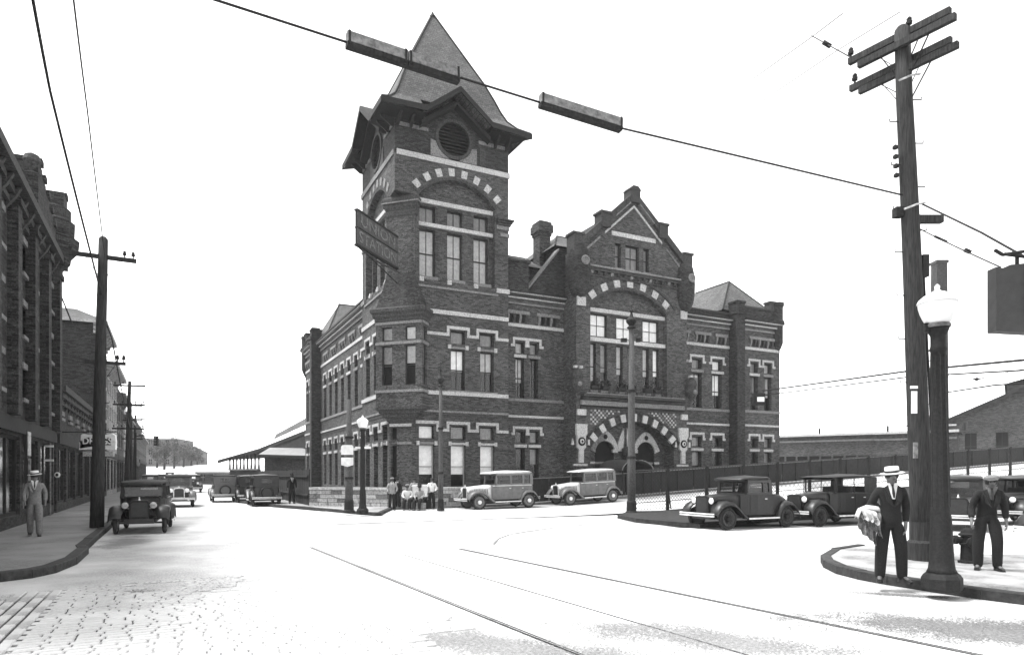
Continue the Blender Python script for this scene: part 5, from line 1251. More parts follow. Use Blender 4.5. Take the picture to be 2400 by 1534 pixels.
def at_pole(z, dx=0, dy=0): t = (z-PB.z)/(PT.z-PB.z); q = PB+(PT-PB)*t; return Vector((q.x-PB.x+dx, q.y-PB.y+dy, z-PB.z))
for z in (9.35, 6.3+.6): f = MB(); q = at_pole(z); f.tube([q+Vector((-.22, -.2, -.06)), q+Vector((.0, -.235, .02)), q+Vector((.2, -.17, .08))], .02, 5); f.build('pale_strap', STONE, pole1)
f = MB(); q = at_pole(6.72); f.box(q.x+.12, q.x+.62, q.y-.06, q.y+.06, q.z-.07, q.z+.07); f.build('side_arm', WOODP, pole1)
f = MB(); q = at_pole(6.85); f.box(q.x-.3, q.x-.15, q.y-.08, q.y+.08, q.z-.09, q.z+.09); f.build('clamp', IRON, pole1)
for k in range(4): f = MB(); q = at_pole(7.5+k*.18, -.26, -.05); f.lathe([(.01, 0), (.05, .02), (.05, .07), (.01, .1)], 7, tuple(q)); f.build('side_insulator', IRON, pole1)
for z, m, w_, h in ((2.95, WHITE, .1, .42), (3.42, WHITE, .13, .05), (2.1, STONED, .08, .3)):
    f = MB(); q = at_pole(z); f.box(q.x-.27, q.x-.27+w_, q.y-.26, q.y-.23, q.z, q.z+h); f.build('pole_notice', m, pole1)
f = MB(); q = at_pole(5.6); f.box(q.x+.16, q.x+.28, q.y-.08, q.y+.1, q.z, q.z+.42); f.build('junction_box', IRON, pole1)
f = MB(); f.tube([at_pole(.2, .24, -.05), at_pole(2.5, .225, -.04), at_pole(5.6, .2, -.03)], .022, 6); f.build('conduit', IRON, pole1)
f = MB(); f.lathe([(.3, 0), (.3, .35), (.25, .4), (.25, .75)], 12, (0, 0, 0)); f.build('butt_sleeve', WOODP, pole1)

# left row of poles
L1B = Vector((-12.85, 20.8, .14)); L1T = Vector((-12.65, 20.8, 9.06))
LPa = P(160, 601, 20.35); LPb = P(320, 624, 21.2); LPa.z = LPb.z = 8.5
LPc = P(196, 845, 20.6); LPd = P(295, 851, 21.1); LPc.z = LPd.z = 5.25
utility_pole(L1B, L1T, .2, .13, [(0, LPa, LPb, .1, (.03, .82, .95)), (0, LPc, LPd, .08, (.8, .95))], 'tall dark utility pole with two cross arms on the left pavement by the truck', 10, 'utility poles along the left street')
dP = Vector((-17.2, 31.6, 0)); lbls = ['second utility pole up the left street, leaning, with three short cross arms', 'third utility pole up the left street', 'fourth utility pole along the left pavement', 'fifth and smaller utility pole up the left street', 'sixth utility pole, small, before the farthest one', 'farthest utility pole on the left']
pole_tops = [L1T]
for k, kk in enumerate((.985, 1.5, 2.0, 2.55, 3.2, 4.0), 1):
    b = L1B+dP*kk; b.z = .14+gz(b.x, b.y); lean = Vector((.25 if k == 1 else R.uniform(-.15, .2), 0, 9.0+R.uniform(-.3, .3))); t = b+lean; arms = []
    for z in ((8.7, 7.2, 5.3) if k < 3 else (8.6, 7.4)):
        c = b+lean*(z/9); h_ = Vector((1.1, .25, 0)); arms.append((0, c-h_, c+h_, .1, (.05, .3, .7, .95)))
    utility_pole(b, t, .19, .12, arms, lbls[k-1], 0, 'utility poles along the left street'); pole_tops.append(t)
# street signal hanging over the far street from a mast arm
ms = P(318, 1180, 62); mse = empty('mast_arm_signal', (ms.x, ms.y, 0)); tag(mse, 'far mast arm with a small signal hanging over the street', 'traffic signal')
f = MB(); f.tube([(0, 0, 0), (0, 0, 5.6)], .08, 6); f.build('mast', IRON, mse); e_ = P(380, 1022, 60)-Vector((ms.x, ms.y, 0)); f = MB(); f.tube([(0, 0, 5.3), e_], .04, 5); f.build('arm', IRON, mse)
q = P(366, 1030, 60)-Vector((ms.x, ms.y, 0)); f = MB(); f.box(q.x-.15, q.x+.15, q.y-.15, q.y+.15, q.z-.5, q.z+.35); so_ = f.build('signal_head', IRON, mse)
for dz in (.2, -.05, -.3): f = MB(); f.lathe([(.09, 0), (.1, .05), (.0, .06)], 8, M=Matrix.Translation((q.x, q.y-.15, q.z+dz)) @ Matrix.Rotation(rad(90), 4, 'X')); f.build('lens', STONED, so_)

def wire(name, pts, r, label, sag=.0, n=14, m=IRON, group=None, cat='overhead wire'):
    pts = [Vector(p) for p in pts]; out = []
    for a, b in zip(pts, pts[1:]):
        for i in range(n+1):
            t = i/n; q = a.lerp(b, t); q.z -= sag*4*t*(1-t)*(b-a).length/20; out.append(q)
    o0 = out[0].copy(); e = MB(); e.tube([q-o0 for q in out], r*1.55, 5); o = e.build(name, m, None, True, o0); tag(o, label, cat, group); return o
# span wire with its wooden trough guards
g0_, g1_ = P(480, -8, 8.1), P(2115, 457, 12.9)
far_l = g0_+(g0_-g1_).normalized()*9; far_l.z += .15
w_ = wire('span_wire', [far_l, g0_, P(812, 99, 9.35), P(1265, 240, 10.75), P(1455, 300, 11.3), g1_], .011, 'thick span wire crossing the sky from the top left down to the big pole', .0)
def trough(p, q, label, split=None):
    e = empty('wire_trough', p[:]); tag(e, label, 'wire trough', 'long trough guards on the span wire'); d = (q-p)
    def seg(a, b):
        f = MB(); t = d.normalized(); x = t.cross(Vector((0, 0, 1))).normalized(); y = x.cross(t)
        A, B = d*a, d*b
        f.loft([[c+x*u+y*v_ for u, v_ in ((-.07, .01), (-.055, .16), (.055, .16), (.07, .01))] for c in (A, B)]); f.build('trough_side', STONED, e)
        f = MB(); f.loft([[c+x*u+y*v_ for u, v_ in ((-.055, -.055), (-.075, -.0), (.075, -.0), (.055, -.055))] for c in (A, B)]); f.build('trough_bottom', WOODD, e)
        for c in (A+t*.03, B-t*.03): f = MB(); f.loft([[c+t*k+x*u+y*v_ for u, v_ in ((-.08, -.03), (-.06, .17), (.06, .17), (.08, -.03))] for k in (-.015, .015)]); f.build('band', IRON, e)
    if split: seg(0, split-.004); seg(split+.004, 1)
    else: seg(0, 1)
    return e
trough(P(812, 102, 9.35), P(1075, 188, 10.15), 'longer two piece grey trough on the span wire before the tower roof', .52)
trough(P(1265, 243, 10.75), P(1455, 302, 11.3), 'shorter grey trough on the span wire right of the tower')
wire('overhead_wire', [P(70, -40, 9.5), P(118, 215, 12.4), P(238, 690, 20.7)], .016, 'thicker of the two dark wires dropping from the top left to the first pole', .12)
wire('overhead_wire', [P(169, -30, 9.5), P(205, 260, 13), P(246, 600, 20.4)], .009, 'thinner dark wire dropping beside the thicker one to the first pole arm', .1)
wire('overhead_wire', [P(132, 665, 28), P(160, 735, 30), P(170, 760, 31)], .02, 'short slanting wire in front of the turreted block', 0)
wire('overhead_wire', [P(228, 690, 21), P(262, 790, 27), P(305, 1000, 51)], .02, 'thin wire running from the first pole to the second', .2)
wire('overhead_wire', [P(2157, 476, 13.1), P(2300, 545, 10.4), P(2470, 640, 8.6)], .011, 'upper taut wire from the big pole to the hanging sign', 0)
wire('overhead_wire', [P(2157, 537, 13.1), P(2345, 626, 9.3)], .007, 'lower thin wire with insulators from the big pole to the hanging sign', .05)
for px, py, Y in ((2205, 560, 11.9), (2267, 588, 10.8)):
    q = P(px, py, Y); f = MB(); f.tube([(-.11, 0, .05), (.11, 0, -.05)] if px < 2250 else [(-.04, 0, .02), (.05, 0, -.02)], .022 if px < 2250 else .035, 7); o = f.build('wire_insulator', IRON, None, True, q); tag(o, 'long dark strain insulator on the lower wire nearer the pole' if px < 2250 else 'small round insulator on the lower wire nearer the sign', 'insulator')
t1 = wire('overhead_wire', [P(1790, 915, 44), P(2135, 868, 30), P(2560, 828, 20)], .03, 'upper trolley wire running right from the station end', 0)
t2 = wire('overhead_wire', [P(1790, 926, 44), P(2135, 882, 30), P(2560, 858, 20)], .022, 'lower trolley wire under its twin right of the station', 0)
wire('overhead_wire', [P(2225, 918, 28), P(2330, 902, 24), P(2460, 893, 20)], .02, 'short trolley wire in the gap right of the street lamp', 0)
q = P(2289, 888, 25); f = MB(); f.tube([(-.42, 0, -.03), (-.12, 0, 0), (0, 0, 0), (.12, 0, .01), (.42, 0, .04)], [.012, .02, .07, .02, .012], 7); o = f.build('wire_insulator', IRON, None, True, q); tag(o, 'spindle shaped insulator in the sky above the gabled shed', 'insulator')
wire('overhead_wire', [P(2240, 900, 25.4), P(2289, 888, 25), P(2460, 850, 23)], .006, 'hair thin wire carrying the spindle insulator', 0)
wire('overhead_wire', [P(1765, 185, 24), P(1904, 86, 19), P(1975, 32, 16)], .006, 'faint wire high in the sky left of the big pole', 0)
wire('overhead_wire', [P(1775, 245, 24), P(1960, 120, 18), P(2110, 28, 14.5)], .005, 'second faint wire in the sky, below the first', 0)
wire('overhead_wire', [P(1902, 84, 19), P(1940, 105, 17.5), P(1998, 137, 14)], .008, 'short link wire from the faint wire to the arm insulator', 0)
q = P(1938, 104, 17.5); f = MB(); f.tube([(-.1, 0, .06), (.1, 0, -.06)], .055, 8); o = f.build('wire_insulator', IRON, None, True, q); tag(o, 'barrel shaped insulator in the sky beside the top cross arm', 'insulator')
# trolley signal box hanging before the end pavilion
q = P(1778, 935, 40); f = MB(); f.box(-.35, .35, -.1, .1, -.35, .35); o = f.build('wire_signal_box', IRON, None, False, q); tag(o, 'small dark box hung on the trolley wires before the station end', 'signal box')
f = MB(); f.box(-.12, .3, -.12, -.105, -.15, .12); f.build('pale_plate', WHITE, o)

# ================================================================ lamp posts and steel poles
def lamp_post(base, h, s, label, group=None, tall=True):
    e = empty('street_lamp', base[:]); tag(e, label, 'street lamp', group)
    f = MB(); seg = 8 if tall else 10; R8 = Matrix.Identity(4)
    f.lathe([(.255*s, 0), (.265*s, .03*s), (.265*s, .17*s), (.235*s, .22*s), (.2*s, .25*s)], 8, M=Matrix.Rotation(rad(22.5), 4, 'Z')); f.build('pedestal', IRON, e)
    f = MB(); f.lathe([(.2*s, .25*s), (.175*s, .3*s), (.16*s, .42*s), (.15*s, .7*s), (.14*s, .98*s), (.135*s, 1.04*s), (.12*s, 1.12*s), (.108*s, h*.6), (.098*s, h-.35*s), (.12*s, h-.32*s), (.1*s, h-.26*s), (.1*s, h-.12*s), (.13*s, h-.06*s), (.15*s, h)], 16); f.build('column', IRON, e, True)
    f = MB()
    for k in range(10): a = 2*math.pi*k/10; f.tube([(math.cos(a)*.117*s, math.sin(a)*.117*s, 1.2*s), (math.cos(a)*.104*s, math.sin(a)*.104*s, h*.6), (math.cos(a)*.094*s, math.sin(a)*.094*s, h-.4*s)], .012*s, 4)
    f.build('flutes', IRON, e)
    f = MB(); f.lathe([(.16*s, h+.003), (.17*s, h+.04*s), (.15*s, h+.06*s)], 16); f.build('collar', STONED, e)
    f = MB(); f.lathe([(.12*s, h+.05*s), (.165*s, h+.08*s), (.195*s, h+.14*s), (.225*s, h+.22*s), (.245*s, h+.3*s), (.25*s, h+.36*s)], 32); f.build('globe', GLOBE, e, True)
    f = MB(); f.lathe([(.26*s, h+.355*s), (.262*s, h+.37*s), (.24*s, h+.41*s), (.19*s, h+.455*s), (.12*s, h+.5*s), (.05*s, h+.53*s), (.03*s, h+.55*s), (.035*s, h+.6*s), (.01*s, h+.63*s)], 32); f.build('globe_cap', GLOBE, e, True)
    return e
big = P(2215, 1378, 9.7)
LPB = Vector((6.22, 9.72, .13)); lmp = lamp_post(LPB, 3.78, 1.0, 'big dark fluted street lamp with white globe at the right kerb'); lmp.rotation_euler = (0, rad(-.9), 0)
f = MB(); f.box(-.2, -.12, -.03, .03, 3.72, 3.85); f.build('bracket', IRON, lmp)
b = G(850, 1203, .13); lamp_post(b, 3.55, .93, 'small street lamp with white acorn globe before the station corner')
q = MB(); q.box(b.x-.3, b.x+.35, b.y-.05, b.y+.02, 2.86, 2.95); o = q.build('street_name_sign', WHITE); tag(o, 'thin white street name blade on the small lamp post', 'street sign')
def steel_pole(base, h, r, label, finial=True, arms=()):
    e = empty('trolley_pole', base[:]); tag(e, label, 'steel pole', 'steel trolley poles before the station')
    f = MB(); f.tube([(0, 0, 0), (0, 0, h*.3), (0, 0, h*.31), (0, 0, h*.66), (0, 0, h*.67), (0, 0, h)], [r, r, r*.85, r*.85, r*.7, r*.65], 12); f.build('shaft', IRONP, e, True)
    for z in (h*.305, h*.665): f = MB(); f.lathe([(r*.9, z-.06), (r*1.15, z-.04), (r*1.15, z+.04), (r*.9, z+.06)], 12); f.build('collar', IRON, e)
    f = MB(); f.lathe([(r*1.5, 0), (r*1.5, .08), (r*1.25, .12), (r*1.2, .5), (r*1.05, .56)], 12); f.build('foot', IRON, e)
    if finial: f = MB(); f.lathe([(r*.7, h), (r*1.2, h+.05), (r*.6, h+.15), (r*1.3, h+.3), (r*1.35, h+.38), (r*.5, h+.52), (r*.25, h+.7), (r*.5, h+.78), (0.01, h+.92)], 12); f.build('finial', IRON, e)
    return e
b = G(1480, 1203, .1); sp1 = steel_pole(b, 7.9, .175, 'tall dark steel pole with finial standing on the tip of the island')
f = MB(); f.box(-.45, -.2, -.08, .08, 7.35, 7.5); f.box(.2, .38, -.08, .08, 7.35, 7.5); tag(f.build('clamp', IRON, sp1), kind='stuff')
b = G(1033, 1196, .05); steel_pole(b, 5.9, .12, 'slim steel pole beside the front wheel of the first light sedan')
b = G(818, 1200, .13); sp3 = steel_pole(b, 4.9, .17, 'stout steel pole with two white enamel signs before the station corner', False)
for z, hh in ((2.5, .42), (1.98, .40)):
    f = MB(); f.prism([(-.26, 0), (.26, 0), (.26, hh-.06), (.2, hh), (-.2, hh), (-.26, hh-.06)] if z > 2.2 else [(-.26, .08), (0, 0), (.26, .08), (.26, hh), (-.26, hh)], lambda p: Vector((p[0]-.02, -.25, z+p[1])), lambda p: Vector((p[0]-.02, -.22, z+p[1]))); f.build('enamel_sign', WHITE, sp3)
# poster boards leaning at the wall
for k, (px, lb) in enumerate(((773, 'left of two white poster boards standing before the low stone wall'), (793, 'right of two white poster boards standing before the low stone wall'))):
    b = G(px, 1185, .13); b.y -= .05; e = empty('poster_board', b[:], .02); tag(e, lb, 'poster board', 'white poster boards')
    f = MB(); f.box(-.24, .24, -.02, .02, .28, .98); f.build('board', WOODD, e); f = MB(); f.box(-.21, .21, -.028, -.021, .31, .95); f.build('poster', WHITE, e)
    f = MB(); f.lathe([(.08, 0), (.08, .006), (0.01, .006)], 12, M=Matrix.Translation((0, -.029, .74)) @ Matrix.Rotation(rad(90), 4, 'X')); f.build('printed_roundel', BLACK, e)
    f = MB(); f.box(-.15, .15, -.033, -.029, .42, .45); f.box(-.12, .12, -.033, -.029, .5, .52); f.build('printed_line', STONED, e)
    for x in (-.2, .2): f = MB(); f.box(x-.02, x+.02, -.02, .02, 0, .28); f.build('leg', WOODD, e)

# ================================================================ hanging sign at the right edge
hs = P(2335, 700, 8.4); e = empty('hanging_sign', hs[:]); tag(e, 'dark hanging box sign cut by the right edge of the picture', 'hanging sign')
f = MB(); f.prism([(0, -.40), (0, .40), (.08, .38), (.16, .42), (.5, .44), (.9, .46), (.9, -.48)], lambda p: Vector((p[0], p[0]*-.15, p[1])), lambda p: Vector((p[0], .16-p[0]*.15, p[1]))); f.build('sign_box', BLACK, e)
f = MB(); f.box(.315, .325, -.07, -.055, -.3, .4); f.build('pale_rule', STONE, e)
for (a, b) in (((-.02, 0, .61), (.08, 0, .55)), ((.08, 0, .55), (.95, -.12, .66)), ((.1, 0, .56), (.95, -.12, .40)), ((.26, 0, .42), (.26, 0, .58))): f = MB(); f.tube([a, b], .022, 6); f.build('bracket', IRON, e)
bp_ = Vector((hs.x+1.0, hs.y-.1, 0)); f = MB(); f.tube([(1.0, -.1, -hs.z), (1.0, -.1, 1.0)], .07, 8); f.build('support_post', IRON, e)

# ================================================================ shop signs and small things on the left pavement
ds = P(186, 1016, 30); e = empty('drugstore_sign', ds[:], .0); tag(e, 'white scalloped drugstore sign partly behind the first utility pole', 'sign'); 
wS = 1.62; f = MB(); f.prism([(.03, 0), (.08, .62), (.16, .66), (.4, .62), (1.2, .62), (1.45, .67), (wS-.03, .6), (wS, .3), (wS-.02, -.05), (wS*.8, -.02), (.2, -.03), (-.02, -.05), (.06, .2), (-.01, .35)], lambda p: Vector((p[0], 0, p[1]-.66)), lambda p: Vector((p[0], .12, p[1]-.66))); f.build('sign_board', WHITE, e)
f = MB(); f.box(.22, wS-.2, -.02, -.003, -.5, -.16); f.build('name_panel', BLACK, e)
lettering('DRUGS', .42, (wS/2+.0, -.025, -.33), (rad(90), 0, 0), WHITE, e, sx=.98, ex=.005)
f = MB(); f.box(.15, wS-.1, 0, .1, -1.0, -.78); f.build('lower_board', STONE, e)
f = MB(); f.bar((-1.0, .3, .1), (wS, .06, .1), .04); f.build('bracket', IRON, e)
# lit tall shop sign, round sign, barber post, hanging triangle
q = P(55, 1006, 22.2); e = empty('shop_front_sign', q[:], ANG+math.pi/2); tag(e, 'tall narrow glazed panel with pale curtain in the shop front behind the walking man', 'sign')
qh = (1130-1006)/FPX*22.2; f = MB(); f.box(-.05, .6, -.1, .0, -qh, 0); f.build('frame', WOODD, e); f = MB(); f.box(0, .52, -.13, -.11, -.86, -.06); f.build('curtain_panel', STONE, e)
f = MB(); f.box(0, .52, -.13, -.11, -qh+.05, -.95); f.build('dark_panel', BLACK, e); 
for k in range(2): f = MB(); f.lathe([(.08, 0), (.09, .02), (0.01, .02)], 10, M=Matrix.Translation((.26, -.135, -1.08-.3*k)) @ Matrix.Rotation(rad(90), 4, 'X')); f.build('printed_roundel', STONED, e)
q = P(135, 1112, 24.5); f = MB(); f.lathe([(.1, 0), (.1, .03), (.01, .035)], 14, M=Matrix.Rotation(rad(90), 4, 'X')); o = f.build('round_sign', WHITE, None, False, q); tag(o, 'small round white sign low on the dark shop front', 'sign'); f = MB(); f.lathe([(.055, 0), (.055, .01), (.005, .012)], 12, M=Matrix.Translation((0, -.035, 0)) @ Matrix.Rotation(rad(90), 4, 'X')); f.build('centre', BLACK, o)
f = MB(); f.tube([(0, .0, 0), (0, .5, 0)], .02, 5); f.build('bracket', IRON, o)
b = G(118, 1208, .14); e = empty('sign_post', b[:]); tag(e, 'thin pale sign post with two small blades on the left pavement', 'sign post')
f = MB(); f.tube([(0, 0, 0), (0, 0, 2.9)], .03, 6); f.build('post', STONED, e)
for z in (2.72, 2.16): f = MB(); f.box(-.22, .14, -.03, -.01, z, z+.08); f.build('sign_blade', WHITE, e)
# fire hydrant
b = G(2268, 1318, .14); e = empty('fire_hydrant', b[:], -.2); tag(e, 'dark cast iron fire hydrant behind the street lamp', 'fire hydrant')
f = MB(); f.lathe([(.16, 0), (.16, .04), (.12, .05), (.115, .32), (.14, .34), (.14, .37), (.115, .38), (.115, .5), (.15, .51), (.15, .54), (.12, .56), (.09, .63), (.04, .66), (.03, .7), (.01, .71)], 14); f.build('barrel', IRON, e, False)
for s in (-1, 1): f = MB(); f.lathe([(.06, 0), (.06, .08), (.085, .085), (.085, .14), (.04, .15), (.03, .18)], 10, M=Matrix.Translation((s*.09, 0, .43)) @ Matrix.Rotation(s*rad(90), 4, 'Y')); f.build('side_nozzle', IRON, e)
f = MB(); f.lathe([(.075, 0), (.075, .07), (.1, .075), (.1, .13), (.03, .15)], 10, M=Matrix.Translation((0, -.1, .40)) @ Matrix.Rotation(rad(90), 4, 'X')); f.build('front_nozzle', IRON, e)
# ================================================================ motor cars of about 1930, built once per kind and colour
def ring_(x, hw, z0, z1, r, n=5, crown=0.0):
    pts = [(-hw, z0)]; 
    for i in range(n+1): a = math.pi-(math.pi/2)*i/n; pts.append((-hw+r+r*math.cos(a), z1-r+r*math.sin(a)))
    if crown: pts.append((0, z1+crown))
    for i in range(n+1): a = math.pi/2-(math.pi/2)*i/n; pts.append((hw-r+r*math.cos(a), z1-r+r*math.sin(a)))
    pts.append((hw, z0)); return [Vector((x, y, z)) for y, z in pts]
def make_car(kind, paint, topm, hubm, label, name='parked_car', cat='car', group=None, fendm=None, hoodm=None):
    e = empty(name); tag(e, label, cat, group); fendm = fendm or paint
    cab_r = {'sedan': -1.62, 'boxy': -1.7, 'coupe': -.72, 'touring': -1.6}[kind]; zt = {'sedan': 1.70, 'boxy': 1.62, 'coupe': 1.62, 'touring': 1.66}[kind]
    f = MB(); f.loft([ring_(x, hw, .52, z1, r) for x, hw, z1, r in ((1.66, .27, 1.06, .12), (1.5, .29, 1.09, .14), (1.1, .36, 1.12, .15), (.7, .46, 1.15, .16), (.55, .52, 1.16, .14))]); f.build('hood', hoodm or paint, e, True)
    for y in (-1, 1):
        for k in range(9): g = MB(); x = 1.35-k*.075; hw = .31+(1.5-x)*.2; g.box(x-.012, x+.012, y*hw-.012, y*hw+.012, .72, .98); g.build('louvre', BLACK if paint is CARD else STONED, e)
    f = MB(); f.loft([ring_(x, hw, .46, z1, r) for x, hw, z1, r in ((.56, .53, 1.155, .1), (.35, .66, 1.15, .06), (.0, .72, 1.14, .04), (-.9, .74, 1.14, .04), (-1.4, .71, 1.14, .05), (-1.62, .62, 1.12, .08))]) if kind != 'coupe' else f.loft([ring_(x, hw, .46, z1, r) for x, hw, z1, r in ((.56, .53, 1.155, .1), (.35, .66, 1.15, .06), (.0, .72, 1.14, .04), (-.72, .73, 1.14, .05), (-1.1, .68, 1.12, .12), (-1.5, .58, 1.02, .2), (-1.85, .48, .8, .2))]); f.build('body', paint, e, False)
    # greenhouse
    hb, ht = .70, .65; z0 = 1.13; H = zt-z0
    def side(sg): return lambda s, o, z: Vector((.42-s-(z-z0)*.10*(1 if s < .05 else 0), sg*(hb-(hb-ht)*(z-z0)/H+o), z))
    Lc = .42-cab_r
    wn = {'sedan': [(.1, .80), (.88, 1.46), (1.56, 1.88)], 'boxy': [(.08, .85), (.95, 1.9)], 'coupe': [(.1, .72), (.8, 1.0)], 'touring': []}[kind]
    if kind != 'touring':
        mb = MB()
        for sg in (-1, 1): wall_mb(mb, side(sg), 0, Lc, z0, zt, [(a, b, z0+.07, zt-.1) for a, b in wn], 0, .05)
        bk = lambda s, o, z: Vector((cab_r-o, s, z)); wall_mb(mb, bk, -hb+.03, hb-.03, z0, zt, [(-.28, .28, z0+.18, zt-.12)], 0, .04)
        fr = lambda s, o, z: Vector((.42-(z-z0)*.10+o, s, z)); wall_mb(mb, fr, -hb+.03, hb-.03, z0, zt, [(-.56, .56, z0+.06, zt-.1)], 0, .04)
        mb.build('cabin', paint if kind != 'boxy' else CANVAS, e)
        for sg in (-1, 1):
            for a, b in wn:
                mp = side(sg); g = MB(); g.quad(mp(a, -.03, z0+.07), mp(b, -.03, z0+.07), mp(b, -.03, zt-.1), mp(a, -.03, zt-.1)); g.build('side_window', CARGL, e)
        g = MB(); g.quad(fr(-.56, -.02, z0+.06), fr(.56, -.02, z0+.06), fr(.56, -.02, zt-.1), fr(-.56, -.02, zt-.1)); g.build('windscreen', CARGL, e)
        g = MB(); g.quad(bk(-.28, -.02, z0+.18), bk(.28, -.02, z0+.18), bk(.28, -.02, zt-.12), bk(-.28, -.02, zt-.12)); g.build('rear_window', GLASS, e)
        vs = .66 if kind != 'boxy' else .8
        f = MB(); f.loft([ring_(x, hw, zt-.02, zt+dz, .05, 4, cr) for x, hw, dz, cr in ((vs, .58, .03, .0), (.45, .66, .06, .02), (.2, .67, .08, .04), (-.4+(.2 if kind == 'coupe' else 0), .67, .09, .05), (cab_r+.15, .66, .08, .03), (cab_r-.02, .62, .03, .0))]); f.build('roof', topm, e, True)
        # front edge shade of the roof, drip rail
        f = MB(); f.box(.42, vs, -.57, .57, zt-.05, zt-.02); f.build('sun_visor', BLACK, e)
    else:
        f = MB(); f.loft([ring_(x, .69, zt+.02, zt+dz, .05, 4, cr) for x, dz, cr in ((.62, .03, 0), (.3, .07, .03), (-.6, .1, .05), (-1.4, .09, .04), (-1.75, .03, 0))]); f.build('folding_top', topm, e, True)
        for sg in (-1, 1):
            for x in (.42, -.5, -1.6): g = MB(); g.tube([(x, sg*.68, 1.1), (x, sg*.67, zt+.04)], .018, 5); g.build('top_bow', BLACK, e)
            g = MB(); g.box(-1.72, -1.05, sg*.685-.01, sg*.685+.01, 1.12, zt+.02); g.build('side_curtain', topm, e)
        g = MB(); g.box(.40, .44, -.6, .6, 1.14, 1.18); g.box(.40, .44, -.6, .6, 1.6, 1.64); g.box(.40, .44, -.62, -.58, 1.14, 1.64); g.box(.40, .44, .58, .62, 1.14, 1.64); g.build('windscreen_frame', BLACK, e)
        g = MB(); g.quad((.42, -.58, 1.17), (.42, .58, 1.17), (.42, .58, 1.6), (.42, -.58, 1.6)); g.build('windscreen', CARGL, e)
    # seats, wheel inside
    f = MB(); f.box(-.45, -.02, -.6, .6, .6, .92); f.loft([[Vector((-.5, y, .85)), Vector((-.38, y, .85)), Vector((-.46, y, 1.34)), Vector((-.56, y, 1.34))] for y in (-.58, .58)]); f.build('seat', LEATHER, e)
    if kind not in ('coupe',): f = MB(); f.box(-1.3, -.9, -.6, .6, .6, .92); f.box(-1.45, -1.3, -.58, .58, .85, 1.36); f.build('seat', LEATHER, e)
    f = MB(); rg = [[Vector((.12+.02*math.cos(b)*0+.17*math.sin(a)*.4+.0, .32+(.17+.012*math.cos(b))*math.cos(a), 1.16+(.17+.012*math.cos(b))*math.sin(a)*.9+.012*math.sin(b))) for b in [0, 2.1, 4.2]] for a in [2*math.pi*k/14 for k in range(15)]]; f.loft(rg, False); f.build('steering_wheel', BLACK, e)
    # doors with handles, belt moulding
    dd = {'sedan': [(.28, -.42), (-.46, -1.1)], 'boxy': [(.28, -.45), (-.5, -1.1)], 'coupe': [(.28, -.45)], 'touring': [(.25, -.4), (-.5, -1.05)]}[kind]
    for sg in (-1, 1):
        for k, (a, b) in enumerate(dd):
            g = MB(); yo = lambda x: (.66+(.35-x)*.17 if x > 0 else .722+(-x)*.02)
            g.loft([[Vector((x, sg*(yo(x)-.01), .52)), Vector((x, sg*(yo(x)+.012), .52)), Vector((x, sg*(yo(x)+.012), 1.1)), Vector((x, sg*(yo(x)-.01), 1.1))] for x in (a, 0 if a > 0 else a-.01, b)]); do = g.build('door', paint, e)
            g = MB(); g.tube([(b+.14, sg*.76, .98), (b+.05, sg*.765, .98)], .014, 5); g.build('handle', CHROME, do)
        g = MB(); g.loft([[Vector((x, sg*(y-.008), 1.1)), Vector((x, sg*(y+.014), 1.1)), Vector((x, sg*(y+.014), 1.13)), Vector((x, sg*(y-.008), 1.13))] for x, y in ((.5, .57), (.3, .68), (0, .73), (-.9, .745), (cab_r+.1, .72))]); g.build('belt_moulding', CHROME if paint is not CARD else BLACK, e)
    # wings
    def wing_(path, name_):
        for sg in (-1, 1):
            g = MB(); rg = []
            for x, z, wi in path:
                rg.append([Vector((x, sg*y, z+dz)) for y, dz in ((wi, -.02), (wi, .03), (.66, .05), (.78, .03), (.86, -.03), (.87, -.10), (.85, -.10), (.82, -.03), (.70, .015))])
            g.loft(rg); g.build(name_, fendm, e, True)
    wing_([(1.86, .50, .52), (1.80, .66, .48), (1.66, .80, .44), (1.48, .875, .42), (1.3, .89, .42), (1.12, .85, .44), (.95, .74, .48), (.80, .60, .5), (.66, .47, .54), (.5, .385, .56)], 'front_wing')
    rx = -1.35
    wing_([(rx+.52, .375, .62), (rx+.45, .52, .66), (rx+.35, .70, .66), (rx+.2, .82, .66), (rx, .865, .66), (rx-.2, .82, .64), (rx-.36, .70, .6), (rx-.48, .52, .56), (rx-.52, .42, .54)], 'rear_wing')
    for sg in (-1, 1): g = MB(); a, b = sorted((sg*.56, sg*.87)); g.box(-.86, .52, a, b, .335, .375); g.build('running_board', fendm if fendm is not CARD else BLACK, e); g = MB(); g.box(-.86, .52, sg*.87-.01, sg*.87+.01, .33, .38); g.build('board_edge', CHROME, e)
    nobump = (kind == 'boxy')
    f = MB(); f.box(-1.9, 1.75, -.42, .42, .34, .5); f.box(1.28, 1.34, -.62, .62, .32, .38); f.box(-1.38, -1.32, -.62, .62, .32, .4); f.build('chassis', BLACK, e)
